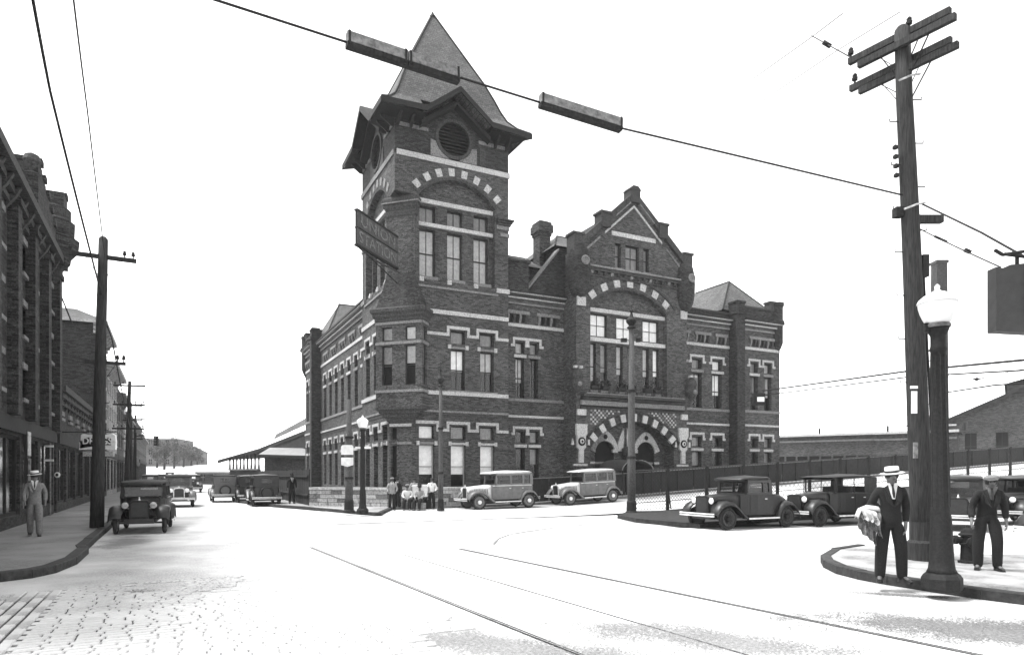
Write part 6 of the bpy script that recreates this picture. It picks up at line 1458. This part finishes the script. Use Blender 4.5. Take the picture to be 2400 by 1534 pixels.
    # wheels
    for x in (1.3, rx):
        for sg in (-1, 1):
            M = Matrix.Translation((x, sg*.70, .365)) @ Matrix.Rotation(-sg*rad(90), 4, 'X')
            we = MB(); we.lathe([(.265, -.05), (.265, .05), (.24, .06), (.10, .035), (.095, .07), (.06, .1), (.01, .105)], 20, M=M); wo_ = we.build('wheel', hubm, e, False); hc = MB(); hc.lathe([(.1, .07), (.1, .1), (.06, .125), (.01, .13)], 12, M=M); hc.build('hub_cap', WHITE if hubm is CARM else IRON, wo_)
            t = MB(); rg = []
            for k in range(24): a = 2*math.pi*k/24; rg.append([M @ Vector(((.315+.052*math.cos(b))*math.cos(a), (.315+.052*math.cos(b))*math.sin(a), .062*math.sin(b))) for b in [2*math.pi*j/8 for j in range(8)]])
            rg.append(rg[0]); t.loft(rg, False); t.build('tyre', TYRE, wo_, True)
            if hubm is not CARW:
                sp = MB()
                for k in range(12): a = 2*math.pi*k/12; sp.tube([M @ Vector((.05*math.cos(a), .05*math.sin(a), .075)), M @ Vector((.25*math.cos(a), .25*math.sin(a), .045))], .009, 4)
                sp.build('spokes', STONED if hubm is CARM else IRON, wo_)
    # front end
    f = MB(); f.loft([ring_(x, .285, .5, 1.085, .12) for x in (1.655, 1.74)]); ro = f.build('radiator_shell', CHROME if paint is not CARD else IRON, e); f = MB(); f.loft([ring_(x, .235, .56, 1.03, .09) for x in (1.735, 1.747)]); f.build('radiator_grille', BLACK, ro)
    g = MB(); g.lathe([(.035, 0), (.04, .03), (.015, .06), (.02, .1), (.005, .12)], 8, (1.70, 0, 1.08)); g.build('radiator_cap', CHROME, ro)
    for sg in (-1, 1):
        M = Matrix.Translation((1.62, sg*.40, .93)) @ Matrix.Rotation(rad(90), 4, 'Y')
        g = MB(); g.lathe([(.02, -.13), (.07, -.1), (.105, -.02), (.12, .06), (.12, .085)], 16, M=M); ho = g.build('headlight', CHROME if paint is not CARD else IRON, e, True); g = MB(); g.lathe([(.108, .08), (.1, .1), (.05, .115), (.005, .12)], 16, M=M); g.build('lens', GLOBE if kind != 'boxy' else STONE, ho, True)
        g = MB(); g.tube([(1.6, sg*.40, .83), (1.58, sg*.40, .7)], .02, 5); g.build('headlight_post', IRON, e)
    f = MB(); f.tube([(1.6, -.4, .84), (1.62, 0, .8), (1.6, .4, .84)], .016, 5); f.build('tie_bar', CHROME, e)
    for s, xb in (() if nobump else ((1, 2.02), (-1, -2.0))):
        for z in (.46, .53): g = MB(); g.loft([[Vector((xb-s*.1*(y*y), y, z-.022)), Vector((xb-s*.1*(y*y)+.018, y, z-.022)), Vector((xb-s*.1*(y*y)+.018, y, z+.022)), Vector((xb-s*.1*(y*y), y, z+.022))] for y in (-.8, -.5, 0, .5, .8)]); g.build('bumper', CHROME, e)
        for y in (-.33, .33): g = MB(); g.bar((xb, y, .495), (xb-s*.35, y, .46), .03); g.build('bumper_iron', IRON, e)
    if kind != 'coupe':
        M = Matrix.Translation((cab_r-.2 if kind != 'sedan' else -1.82, 0, .78)) @ Matrix.Rotation(rad(90), 4, 'Y'); t = MB(); rg = []
        for k in range(24): a = 2*math.pi*k/24; rg.append([M @ Vector(((.315+.052*math.cos(b))*math.cos(a), (.315+.052*math.cos(b))*math.sin(a), .062*math.sin(b))) for b in [2*math.pi*j/8 for j in range(8)]])
        rg.append(rg[0]); t.loft(rg, False); so_ = t.build('spare_tyre', TYRE, e, True); t = MB(); t.lathe([(.26, -.03), (.26, .03), (.05, .04), (.01, .06)], 16, M=M); t.build('spare_rim', hubm, so_)
    for y in (-.5,): g = MB(); g.lathe([(.05, 0), (.05, .05), (.01, .06)], 10, M=Matrix.Translation((-1.86, y, .62)) @ Matrix.Rotation(rad(-90), 4, 'Y')); g.build('tail_lamp', STONED, e)
    return e
def place(e, p, heading, pitch=0.0, s=1.0, label=None, group=None):
    e.location = p; e.rotation_euler = (0, -pitch, heading); e.scale = (s, s, s)
    if label: e['label'] = label
    if group: e['group'] = group
    return e
hU = ANG+math.pi
GS = 'light sedans parked on the approach road'; GD = 'dark cars parked below the approach road'; GF = 'cars far up the street'
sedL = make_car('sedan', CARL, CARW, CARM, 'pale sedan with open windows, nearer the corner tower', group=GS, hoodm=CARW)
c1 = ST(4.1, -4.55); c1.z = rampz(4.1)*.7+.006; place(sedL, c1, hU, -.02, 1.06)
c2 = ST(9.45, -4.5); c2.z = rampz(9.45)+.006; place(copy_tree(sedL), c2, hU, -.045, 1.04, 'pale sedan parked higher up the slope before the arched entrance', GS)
coupe = make_car('coupe', CARD, CARD, CARD, 'shiny black coupe at the left end of the dark parked row', group=GD, fendm=CARD); place(coupe, Vector((7.75, 22.75, 0)), hU, 0, 1.0)
tour = make_car('touring', CARD, CANVAS, CARD, 'black open touring car with canvas top parked behind the coupe', group=GD); place(tour, Vector((11.35, 24.15, 0)), hU, 0, 1.0)
sedD = make_car('sedan', CARD, CARD, CARD, 'black sedan half hidden behind the man in the straw hat', group=GD); place(sedD, Vector((14.9, 22.4, 0)), hU+.5, 0, .97)
place(copy_tree(sedD), Vector((18.6, 24.6, 0)), hU+.1, 0, .97, 'black sedan with pale bonnet glare right of the big street lamp', GD)
place(copy_tree(tour), Vector((22.0, 24.6, 0)), hU+.25, 0, 1.0, 'dark touring car partly hidden by the stooping man', GD)
place(copy_tree(sedD), Vector((14.3, 16.2, 0)), hU-.15, 0, 1.0, 'dark car at the right edge with its front bumper showing, nearest of the row', GD)
# the truck-like car parked at the left kerb, facing the camera
box_ = make_car('boxy', CARD, CANVAS, CARD, 'dark boxy car with flat canvas top parked at the left kerb facing the camera', group=None)
hV = math.atan2(-.8915, .4530); place(box_, Vector((-11.75, 21.5, 0)), hV-.06, 0, .93)
# cars by the yard fence, rear ends to the camera, and traffic up the street
place(copy_tree(sedD), Vector((-14.3, 38.6, 0)), hV+math.pi, 0, .98, 'dark sedan parked by the yard fence, the nearer of two', 'sedans parked along the yard fence')
place(copy_tree(sedD), Vector((-17.0, 43.2, 0)), hV+math.pi, 0, .95, 'dark sedan parked by the yard fence, the farther of two', 'sedans parked along the yard fence')
grey = make_car('sedan', CARM, CANVAS, CARM, 'grey car driving towards the camera beside the parked boxy car', group=GF); place(grey, Vector((-18.6, 37.5, 0)), hV, 0, .98)
place(copy_tree(grey), Vector((-18.9, 44.0, 0)), hV+math.pi, 0, .97, 'grey car driving away up the street near the parked sedans', GF)
fc = [(352, 62, 'first small car parked on the left side of the far street'), (385, 70, 'small oncoming car in the middle of the far street'), (418, 80, 'tiny car in the right lane of the far street'), (372, 92, 'tiny car higher up in the far street, left lane'), (436, 100, 'very small car at the right kerb where the street rises'), (398, 118, 'farthest tiny car in the middle of the rising street'), (452, 66, 'small car parked by the low warehouse wall')]
for i, (px, Y, lb) in enumerate(fc):
    q = P(px, HOR, Y); q.z = gz(q.x, q.y)
    place(copy_tree(grey if i % 2 else sedD), q, hV+(math.pi if i % 3 else 0), 0, .97, lb, GF)

# ================================================================ people
def skin_fig(name, verts, edges, radii, root, m, parent, sub=2):
    me = bpy.data.meshes.new(name); me.from_pydata([tuple(v) for v in verts], edges, []); o = bpy.data.objects.new(name, me); col.objects.link(o)
    sk = o.modifiers.new('skin', 'SKIN'); sk.use_smooth_shade = True; sk.branch_smoothing = .4
    d = me.skin_vertices[0].data if me.skin_vertices else None
    if d is None:
        bm = bmesh.new(); bm.from_mesh(me); bm.verts.layers.skin.verify(); bm.to_mesh(me); bm.free(); d = me.skin_vertices[0].data
    for i, r in enumerate(radii):
        d[i].radius = (r, r) if not isinstance(r, tuple) else r; d[i].use_root = (i == root)
    ss = o.modifiers.new('sub', 'SUBSURF'); ss.levels = sub; ss.render_levels = sub
    dg = bpy.context.evaluated_depsgraph_get(); ev = o.evaluated_get(dg); m2 = bpy.data.meshes.new_from_object(ev); m2.name = name
    bpy.data.objects.remove(o); bpy.data.meshes.remove(me)
    m2.materials.clear(); m2.materials.append(m)
    for p in m2.polygons: p.use_smooth = True
    return link(name, m2, parent)
def person(loc, rz, label, s=1.0, coat=SUIT, trou=TROUS, shirt=SHIRT, hat='straw', pose=None, fine=False, skirt=.80, group=None, jacket=True, apron=None):
    """figure facing -Y in its own frame; x>0 is the figure's left hand side seen from behind"""
    e = empty('person', loc, rz); e.scale = (s, s, s); tag(e, label, 'person', group)
    J = dict(pel=(0, 0, .95), wai=(0, 0, 1.1), che=(0, -.01, 1.3), nek=(0, 0, 1.47), hd0=(0, -.02, 1.55), hd1=(0, -.03, 1.63), hd2=(0, -.015, 1.70),
             lsh=(.17, 0, 1.41), lel=(.24, .02, 1.14), lwr=(.25, -.06, .90), rsh=(-.17, 0, 1.41), rel=(-.24, .02, 1.14), rwr=(-.25, -.06, .90),
             lhi=(.09, 0, .92), lkn=(.11, -.01, .50), lan=(.12, .02, .09), lto=(.14, -.12, .04), rhi=(-.09, 0, .92), rkn=(-.11, -.01, .50), ran=(-.12, .02, .09), rto=(-.14, -.12, .04))
    if pose: J.update(pose)
    J = {k: Vector(v) for k, v in J.items()}
    names = list(J); V_ = [J[n] for n in names]; ix = {n: i for i, n in enumerate(names)}
    rd = dict(pel=.098, wai=.095, che=.11, nek=.052, hd0=.062, hd1=.088, hd2=.07, lsh=.05, lel=.04, lwr=.028, rsh=.05, rel=.04, rwr=.028, lhi=.07, lkn=.05, lan=.035, lto=.03, rhi=.07, rkn=.05, ran=.035, rto=.03)
    E = [('pel', 'wai'), ('wai', 'che'), ('che', 'nek'), ('nek', 'hd0'), ('hd0', 'hd1'), ('hd1', 'hd2'), ('che', 'lsh'), ('lsh', 'lel'), ('lel', 'lwr'), ('che', 'rsh'), ('rsh', 'rel'), ('rel', 'rwr'), ('pel', 'lhi'), ('lhi', 'lkn'), ('lkn', 'lan'), ('lan', 'lto'), ('pel', 'rhi'), ('rhi', 'rkn'), ('rkn', 'ran'), ('ran', 'rto')]
    E = [(ix[a], ix[b]) for a, b in E]; rr = [rd[n] for n in names]
    # hands: palm and five fingers each
    for sd_, wr, el in ((1, 'lwr', 'lel'), (-1, 'rwr', 'rel')):
        w0 = J[wr]; dr = (J[wr]-J[el]).normalized(); ac = dr.cross(Vector((1, 0, 0))); ac = ac.normalized() if ac.length > .1 else Vector((0, 0, 1)); 
        pm = w0+dr*.065; V_.append(pm); rr.append(.03); E.append((ix[wr], len(V_)-1)); pi_ = len(V_)-1; inw = Vector((-sd_, 0, 0))
        if fine:
            for k, (off, ln) in enumerate(((-.03, .075), (-.01, .085), (.01, .08), (.03, .062))):
                a = pm+dr*.035+ac*off; b = a+dr*ln*.55+inw*.008; c = b+dr*ln*.35+inw*.028
                n0 = len(V_); V_ += [a, b, c]; rr += [.0095, .009, .0075]; E += [(pi_, n0), (n0, n0+1), (n0+1, n0+2)]
            a = pm-ac*.035-dr*.01; b = a-ac*.02+dr*.035+inw*.012; n0 = len(V_); V_ += [a, b]; rr += [.011, .009]; E += [(pi_, n0), (n0, n0+1)]
        else:
            V_.append(pm+dr*.07+inw*.02); rr.append(.02); E.append((pi_, len(V_)-1))
            V_.append(pm-ac*.04+dr*.02); rr.append(.011); E.append((pi_, len(V_)-1))
    if fine:                                       # nose and ears as part of the same surface
        h = J['hd1']
        for q, r_ in ((Vector((0, -.105, -.012)), .013), (Vector((.088, .01, -.01)), .014), (Vector((-.088, .01, -.01)), .014)):
            V_.append(h+q); rr.append(r_); E.append((ix['hd1'], len(V_)-1))
    skin_fig('body', V_, E, rr, ix['pel'], SKIN, e, 2 if fine else 1)
    h = J['hd1']
    if fine:
        for sg in (-1, 1):
            g = MB(); g.lathe([(.002, -.011), (.009, -.006), (.011, 0), (.009, .006), (.002, .011)], 8, (h.x+sg*.03, h.y-.083, h.z+.012)); g.build('eye', BLACK, e)
            g = MB(); g.box(h.x+sg*.03-.018, h.x+sg*.03+.018, h.y-.094, h.y-.082, h.z+.028, h.z+.034); g.build('eyebrow', HAIR, e)
        g = MB(); g.box(h.x-.022, h.x+.022, h.y-.092, h.y-.078, h.z-.046, h.z-.038); g.build('mouth', BLACK, e)
    g = MB(); g.lathe([(.088, -.02), (.098, .03), (.09, .07), (.06, .1), (.01, .108)], 14, (h.x, h.y+.02, h.z-.005)); g.build('hair', HAIR, e, True)
    # trousers
    p = J; tv = [p['pel']+Vector((0, 0, .09)), p['pel'], p['lhi'], p['lkn'], p['lan']-Vector((0, 0, .07)), p['rhi'], p['rkn'], p['ran']-Vector((0, 0, .07))]
    tr = [(.165, .12), (.175, .135), .116, .095, .078, .116, .095, .078]
    skin_fig('trousers', tv, [(0, 1), (1, 2), (2, 3), (3, 4), (1, 5), (5, 6), (6, 7)], tr, 1, trou, e, 2)
    for a, t in (('lan', 'lto'), ('ran', 'rto')):
        A, T = J[a], J[t]; dr = (T-A); dr.z = 0; dr.normalize(); sdv = Vector((-dr.y, dr.x, 0)); f = MB(); rg = []
        for u_, w2, hh in ((-.06, .03, .09), (-.03, .045, .10), (.04, .045, .09), (.1, .05, .06), (.16, .045, .045), (.2, .02, .03)):
            c = Vector((A.x, A.y, J[a].z-.09))+dr*u_; rg.append([c-sdv*w2, c+sdv*w2, c+sdv*w2*.8+Vector((0, 0, hh)), c-sdv*w2*.8+Vector((0, 0, hh))])
        f.loft(rg); f.build('shoe', LEATH, e)
    # jacket or shirt with sleeves
    sk_ = p['pel']+Vector((0, 0, skirt-.95))
    jm = coat if jacket else shirt; k = 1.0 if jacket else .88
    jv = [sk_, p['pel']+Vector((0, 0, .03)), p['wai'], p['che'], p['nek']-Vector((0, 0, .03)), p['lsh'], p['lel'], p['lwr'].lerp(p['lel'], .08), p['rsh'], p['rel'], p['rwr'].lerp(p['rel'], .08)]
    jr = [(.18*k, .13*k), (.175*k, .13*k), (.155*k, .125*k), (.175*k, .13*k), .072, .084*k, .06*k, .049*k, .084*k, .06*k, .049*k]
    skin_fig('jacket' if jacket else 'shirt', jv, [(0, 1), (1, 2), (2, 3), (3, 4), (3, 5), (5, 6), (6, 7), (3, 8), (8, 9), (9, 10)], jr, 3, jm, e, 2)
    if jacket:                                     # shirt front, collar and tie
        c = p['che']; n_ = p['nek']
        f = MB(); f.quad(Vector((n_.x-.065, n_.y-.075, n_.z+.0)), Vector((n_.x+.065, n_.y-.075, n_.z)), Vector((c.x, c.y-.155, c.z-.03))); f.quad(Vector((n_.x-.065, n_.y-.06, n_.z-.0)), Vector((n_.x+.065, n_.y-.06, n_.z)), Vector((c.x, c.y-.13, c.z-.03))); 
        f = MB(); f.loft([[Vector((n_.x-.07, n_.y-.085, n_.z+.0)), Vector((n_.x+.07, n_.y-.085, n_.z+.0)), Vector((n_.x+.07, n_.y-.03, n_.z+.0)), Vector((n_.x-.07, n_.y-.03, n_.z))], [Vector((c.x-.015, c.y-.148, c.z-.02)), Vector((c.x+.015, c.y-.148, c.z-.02)), Vector((c.x+.015, c.y-.1, c.z-.02)), Vector((c.x-.015, c.y-.1, c.z-.02))]]); f.build('shirt_front', shirt, e)
        for sg in (-1, 1): f = MB(); f.prism([(sg*.012, .0), (sg*.075, -.005), (sg*.085, .055), (sg*.035, .05)], lambda q: Vector((n_.x+q[0], n_.y-.085, n_.z+q[1])), lambda q: Vector((n_.x+q[0], n_.y-.06, n_.z+q[1]))); f.build('collar', shirt, e)
        f = MB(); f.loft([[Vector((n_.x+x, n_.y-.1-dy, n_.z+dz)) for x, dy in ((-w2, 0), (w2, 0), (w2, -.012), (-w2, -.012))] for w2, dz, dy0 in ((.016, .03, 0), (.012, .005, 0), (.022, -.08, 0))] if False else [[Vector((n_.x-w2, n_.y-a, n_.z+dz)), Vector((n_.x+w2, n_.y-a, n_.z+dz)), Vector((n_.x+w2, n_.y-a+.012, n_.z+dz)), Vector((n_.x-w2, n_.y-a+.012, n_.z+dz))] for w2, dz, a in ((.018, .03, .098), (.012, .0, .103), (.02, -.1, .146), (.012, -.17, .166))]); f.build('tie', LEATH, e)
        for sg in (-1, 1): f = MB(); f.prism([(sg*.07, .02), (sg*.13, -.02), (sg*.10, -.22), (sg*.012, -.30), (sg*.03, -.2)], lambda q: Vector((n_.x+q[0], n_.y-.10-(.05 if q[1] < -.1 else 0), n_.z+q[1])), lambda q: Vector((n_.x+q[0], n_.y-.115-(.06 if q[1] < -.1 else 0), n_.z+q[1]))); f.build('lapel', jm, e)
    else:
        f = MB(); n_ = p['nek']; f.lathe([(.065, -.02), (.06, .02)], 10, tuple(n_)); f.build('collar', shirt, e)
    hz = J['hd2']+Vector((0, 0.0, -.015)); M = Matrix.Translation(hz) @ Matrix.Rotation(rad(-7), 4, 'Y') @ Matrix.Rotation(rad(5), 4, 'X')
    if hat == 'straw':
        f = MB(); f.lathe([(.10, 0), (.165, -.006), (.168, .002), (.103, .008), (.098, .09), (.09, .098), (.01, .1)], 22, M=M); ho = f.build('hat', STRAW, e); f = MB(); f.lathe([(.1035, .006), (.1045, .01), (.1025, .042), (.1, .045)], 22, M=M, cap=False); f.build('hat_band', BLACK, ho)
    elif hat == 'fedora':
        f = MB(); f.lathe([(.10, 0), (.15, -.012), (.155, 0), (.103, .012), (.095, .09), (.07, .12), (.03, .11), (.01, .10)], 20, M=M); ho = f.build('hat', SUIT, e); f = MB(); f.lathe([(.1045, .01), (.1055, .014), (.1035, .04), (.1, .043)], 20, M=M, cap=False); f.build('hat_band', BLACK, ho)
    elif hat == 'cap':
        f = MB(); f.lathe([(.1, 0), (.115, .02), (.11, .05), (.06, .075), (.01, .08)], 14, M=M); ho = f.build('cap', SUITG, e); f = MB(); f.prism([(-.08, -.08), (.08, -.08), (.05, -.15), (-.05, -.15)], lambda q: M @ Vector((q[0], q[1], 0)), lambda q: M @ Vector((q[0], q[1], .012))); f.build('peak', SUITG, ho)
    return e
# main figure: man in dark suit, straw boater, coat over his right arm, standing on the right kerb
mp_ = dict(lan=(.17, .02, .09), lto=(.22, -.12, .04), lkn=(.15, 0, .5), ran=(-.15, .02, .09), rto=(-.19, -.12, .04), rkn=(-.13, 0, .5), lel=(.235, .05, 1.15), lwr=(.20, -.04, .90), rel=(-.27, .05, 1.16), rwr=(-.30, -.17, 1.04))
mp_.update(rsh=(-.175, 0, 1.42), lsh=(.175, 0, 1.42), hd1=(0.01, -.035, 1.62), hd2=(.015, -.02, 1.69))
man = person((5.83, 10.35, .14), rad(-12), 'man in dark suit and straw boater with coat over his arm at the kerb', 1.0, pose=mp_, fine=True)
# the coat hanging over his arm: folded cloth with its own thickness
ce = Vector((5.83, 10.35, .14)); Mr = Matrix.Translation(ce) @ Matrix.Rotation(rad(-12), 4, 'Z')
def drape(x0, x1, ytop, ztop, zb0, zb1, m, name, parent, seed, back=.1):
    f = MB(); nx, nz = 14, 12; cols = []
    for i in range(nx+1):
        t = i/nx; x = x0+(x1-x0)*t; c = []
        zb = zb0+(zb1-zb0)*t+.05*mnoise.noise(Vector((t*5, seed, 0)))
        for j in range(nz+1):
            s = j/nz; z = ztop-.05*t+(zb-ztop)*s+.07*math.sin(min(1, s*4)*math.pi/2)*(1 if s > 0 else 0)*(0)
            y = ytop-.07*math.sin(min(1.0, s*5)*math.pi/2)-.035*math.sin(t*17+seed)*s-.03*math.sin(t*31+seed*2)*s*s+.03*mnoise.noise(Vector((t*4, s*3, seed)))
            c.append(Vector((x+.03*math.sin(s*5+seed)*s, y, z)))
        cols.append(c)
    th = Vector((0, .012, 0))
    for i in range(nx):
        for j in range(nz):
            f.quad(cols[i][j], cols[i+1][j], cols[i+1][j+1], cols[i][j+1]); f.quad(cols[i][j]+th, cols[i+1][j]+th, cols[i+1][j+1]+th, cols[i][j+1]+th)
    for i in range(nx): f.quad(cols[i][nz], cols[i+1][nz], cols[i+1][nz]+th, cols[i][nz]+th); f.quad(cols[i][0], cols[i+1][0], cols[i+1][0]+th, cols[i][0]+th)
    for c in (cols[0], cols[-1]):
        for j in range(nz): f.quad(c[j], c[j+1], c[j+1]+th, c[j]+th)
    return f.build(name, m, parent, True)
coat = empty('folded_coat', ce[:], rad(-12)); tag(coat, 'pale folded coat draped over the right forearm of the man in the boater', 'coat')
drape(-.50, -.24, -.12, 1.13, .82, .62, TWEED, 'front_fold', coat, 1.0)
drape(-.46, -.20, -.17, 1.12, .92, .72, TWEED, 'middle_fold', coat, 2.3)
drape(-.47, -.27, -.215, 1.14, .98, .95, COATL, 'lining_fold', coat, 4.1)
f = MB(); f.loft([[Vector((x, y, z)) for y, z in ((yb, zt-.03), (yb-.03, zt+.03), (yb-.12, zt+.045), (yb-.2, zt+.01), (yb-.2, zt-.03), (yb-.1, zt+.0))] for x, yb, zt in ((-.53, -.06, 1.0), (-.48, -.02, 1.1), (-.38, .0, 1.14), (-.27, 0.01, 1.13), (-.2, .02, 1.12))]); f.build('shoulder_fold', COATL, coat, True)
# stooping man on the right pavement
sp_ = dict(pel=(0, .03, .94), wai=(0, 0, 1.08), che=(.02, -.07, 1.25), nek=(.03, -.13, 1.39), hd0=(.03, -.17, 1.45), hd1=(.03, -.2, 1.51), hd2=(.03, -.2, 1.58), lsh=(.18, -.1, 1.34), rsh=(-.14, -.1, 1.34), lel=(.24, -.06, 1.08), lwr=(.24, -.16, .87), rel=(-.24, -.08, 1.08), rwr=(-.26, -.22, .88), lkn=(.14, -.05, .5), rkn=(-.13, -.02, .5), lan=(.15, .02, .09), ran=(-.12, .06, .09), lto=(.19, -.1, .04), rto=(-.16, -.08, .04))
person((8.2, 11.6, .14), rad(-25), 'stooping man in dark work clothes behind the fire hydrant', 1.0, pose=sp_, hat='cap', coat=SUIT, shirt=SUITG, fine=True)
# blurred walker on the left pavement
wp = dict(lkn=(.1, -.12, .5), lan=(.1, -.05, .09), lto=(.11, -.2, .04), rkn=(-.1, .06, .5), ran=(-.1, .22, .12), rto=(-.11, .1, .05), lel=(.24, .12, 1.16), lwr=(.24, .05, .93), rel=(-.24, -.06, 1.14), rwr=(-.22, -.22, .95))
person((-12.75, 17.95, .14), rad(35), 'man in a light grey suit and straw hat walking on the left pavement', .98, coat=SUITG, trou=SUITG, pose=wp)
# group by the low wall
st1 = dict(lel=(.26, .02, 1.14), lwr=(.2, -.14, 1.0), rel=(-.26, .02, 1.14), rwr=(-.2, -.12, .98))
sit = dict(pel=(0, 0, .50), wai=(0, -.03, .64), che=(0, -.06, .84), nek=(0, -.05, 1.0), hd0=(0, -.07, 1.08), hd1=(0, -.09, 1.16), hd2=(0, -.08, 1.23), lsh=(.17, -.06, .94), rsh=(-.17, -.06, .94), lel=(.24, -.12, .72), lwr=(.14, -.35, .62), rel=(-.24, -.12, .72), rwr=(-.12, -.36, .6), lhi=(.09, -.04, .48), rhi=(-.09, -.04, .48), lkn=(.13, -.42, .5), rkn=(-.13, -.42, .5), lan=(.13, -.44, .09), ran=(-.13, -.42, .09), lto=(.14, -.58, .04), rto=(-.14, -.56, .04))
def at_(px, py): return G(px, py, .0)
gp_ = [(919, 1196, 10, 'standing man with hands together, leftmost of the group by the stone wall', SHIRTG, TROUS, 'cap', st1, True), (932, 1194, -30, 'standing man in dark clothes, second from the left by the stone wall', SUIT, TROUS, 'fedora', None, True),
       (955, 1195, 5, 'seated man in a white shirt on a crate, left of the white cart', SHIRT, TROUS, 'cap', sit, False), (971, 1192, 20, 'man standing in white shirt and dark waistcoat beside the white cart', SHIRTG, TROUS, None, st1, False), (1012, 1193, -5, 'man in a white shirt at the right end of the group near the steel pole', SHIRT, TROUS, None, st1, False),
       (985, 1196, -15, 'seated man before the white cart with his arms on his knees', SHIRTG, TROUS, 'fedora', sit, False)]
for px, py, rz, lb, ct, tr_, ht_, ps, jk in gp_:
    q = at_(px, py); o = person((q.x, q.y, .01), rad(rz), lb, .92 if ps is not sit else 1.0, coat=ct, shirt=ct if not jk else SHIRT, trou=tr_, hat=ht_, pose=ps, jacket=jk, group='men gathered by the low stone wall')
    if ps is sit:
        c = empty('wooden_crate', (q.x, q.y, .0), rad(rz)); tag(c, 'wooden crate used as a seat by '+('the man left of the white cart' if px == 955 else 'the man in front of the white cart'), 'crate')
        for z in (.02, .14, .26):
            f = MB(); f.box(-.22, .22, -.16, -.14, z, z+.1); f.box(-.22, .22, .18, .2, z, z+.1); f.build('slat', WOODL, c); f = MB(); f.box(-.22, -.2, -.139, .179, z, z+.1); f.box(.2, .22, -.139, .179, z, z+.1); f.build('slat', WOODL, c)
        f = MB(); f.box(-.23, .23, -.17, .21, .365, .385); f.build('top_board', WOODL, c)
q = P(985, 1142, 33.9); e = empty('vending_cart', (q.x, q.y, 0)); tag(e, 'white box of a small vending cart among the men by the wall', 'cart')
f = MB(); f.box(-.36, .36, -.25, .25, .66, 1.16); f.prism([(-.42, 1.16), (.42, 1.16), (.36, 1.26), (-.36, 1.26)], lambda p: Vector((p[0], -.3, p[1])), lambda p: Vector((p[0], .3, p[1]))); f.build('cart_box', WHITE, e)
f = MB(); f.box(-.1, .14, -.262, -.251, .9, .98); f.build('dark_panel', BLACK, e)
for sx in (-.3, .3): f = MB(); f.lathe([(.26, -.02), (.26, .02), (.03, .03)], 16, M=Matrix.Translation((sx*1.0, -.2 if sx < 0 else .2, .27)) @ Matrix.Rotation(rad(90), 4, 'X')); f.build('wheel', TYRE, e)
f = MB(); f.box(-.34, .34, -.22, .22, .5, .655); f.build('under_shelf', WOODD, e)
f = MB(); f.tube([(.36, -.15, .8), (.75, -.15, .9)], .02, 5); f.tube([(.36, .15, .8), (.75, .15, .9)], .02, 5); f.tube([(.75, -.15, .9), (.75, .15, .9)], .02, 5); f.build('push_handle', IRON, e)
# driver and passenger leaning in the first sedan, and the walkers by the yard fence
q = G(684, 1180, .13); q.y = 38.0; q.x = (684-1200)/1575*38.0
person((q.x, q.y, .14), rad(30), 'person in dark clothes by the yard fence behind the parked sedans', .95, hat='fedora', coat=SUIT)

# ---------------------------------------------------------------- lettering as plain meshes
dg = bpy.context.evaluated_depsgraph_get()
for o in [o for o in bpy.data.objects if o.type == 'FONT']:
    me = bpy.data.meshes.new_from_object(o.evaluated_get(dg)); nm = o.name; par__ = o.parent; M_ = o.matrix_basis.copy(); mt = o.data.materials[0]; bpy.data.objects.remove(o)
    me.name = 'lettering'; me.materials.clear(); me.materials.append(mt); n = link('lettering', me, par__); n.matrix_basis = M_
# ---------------------------------------------------------------- thin summer haze that pales the far street
hz_ = MB(); hz_.box(-420, 420, -30, 700, -1.5, 36); ho_ = hz_.build('haze', None); tag(ho_, kind='stuff')
hm = bpy.data.materials.new('haze'); hm.use_nodes = True; N_2 = hm.node_tree.nodes; N_2.remove(N_2['Principled BSDF']); pv = N_2.new('ShaderNodeVolumePrincipled'); pv.inputs['Color'].default_value = (.95, .95, .95, 1); pv.inputs['Density'].default_value = .0004
hm.node_tree.links.new(pv.outputs[0], N_2['Material Output'].inputs['Volume']); ho_.data.materials.append(hm)
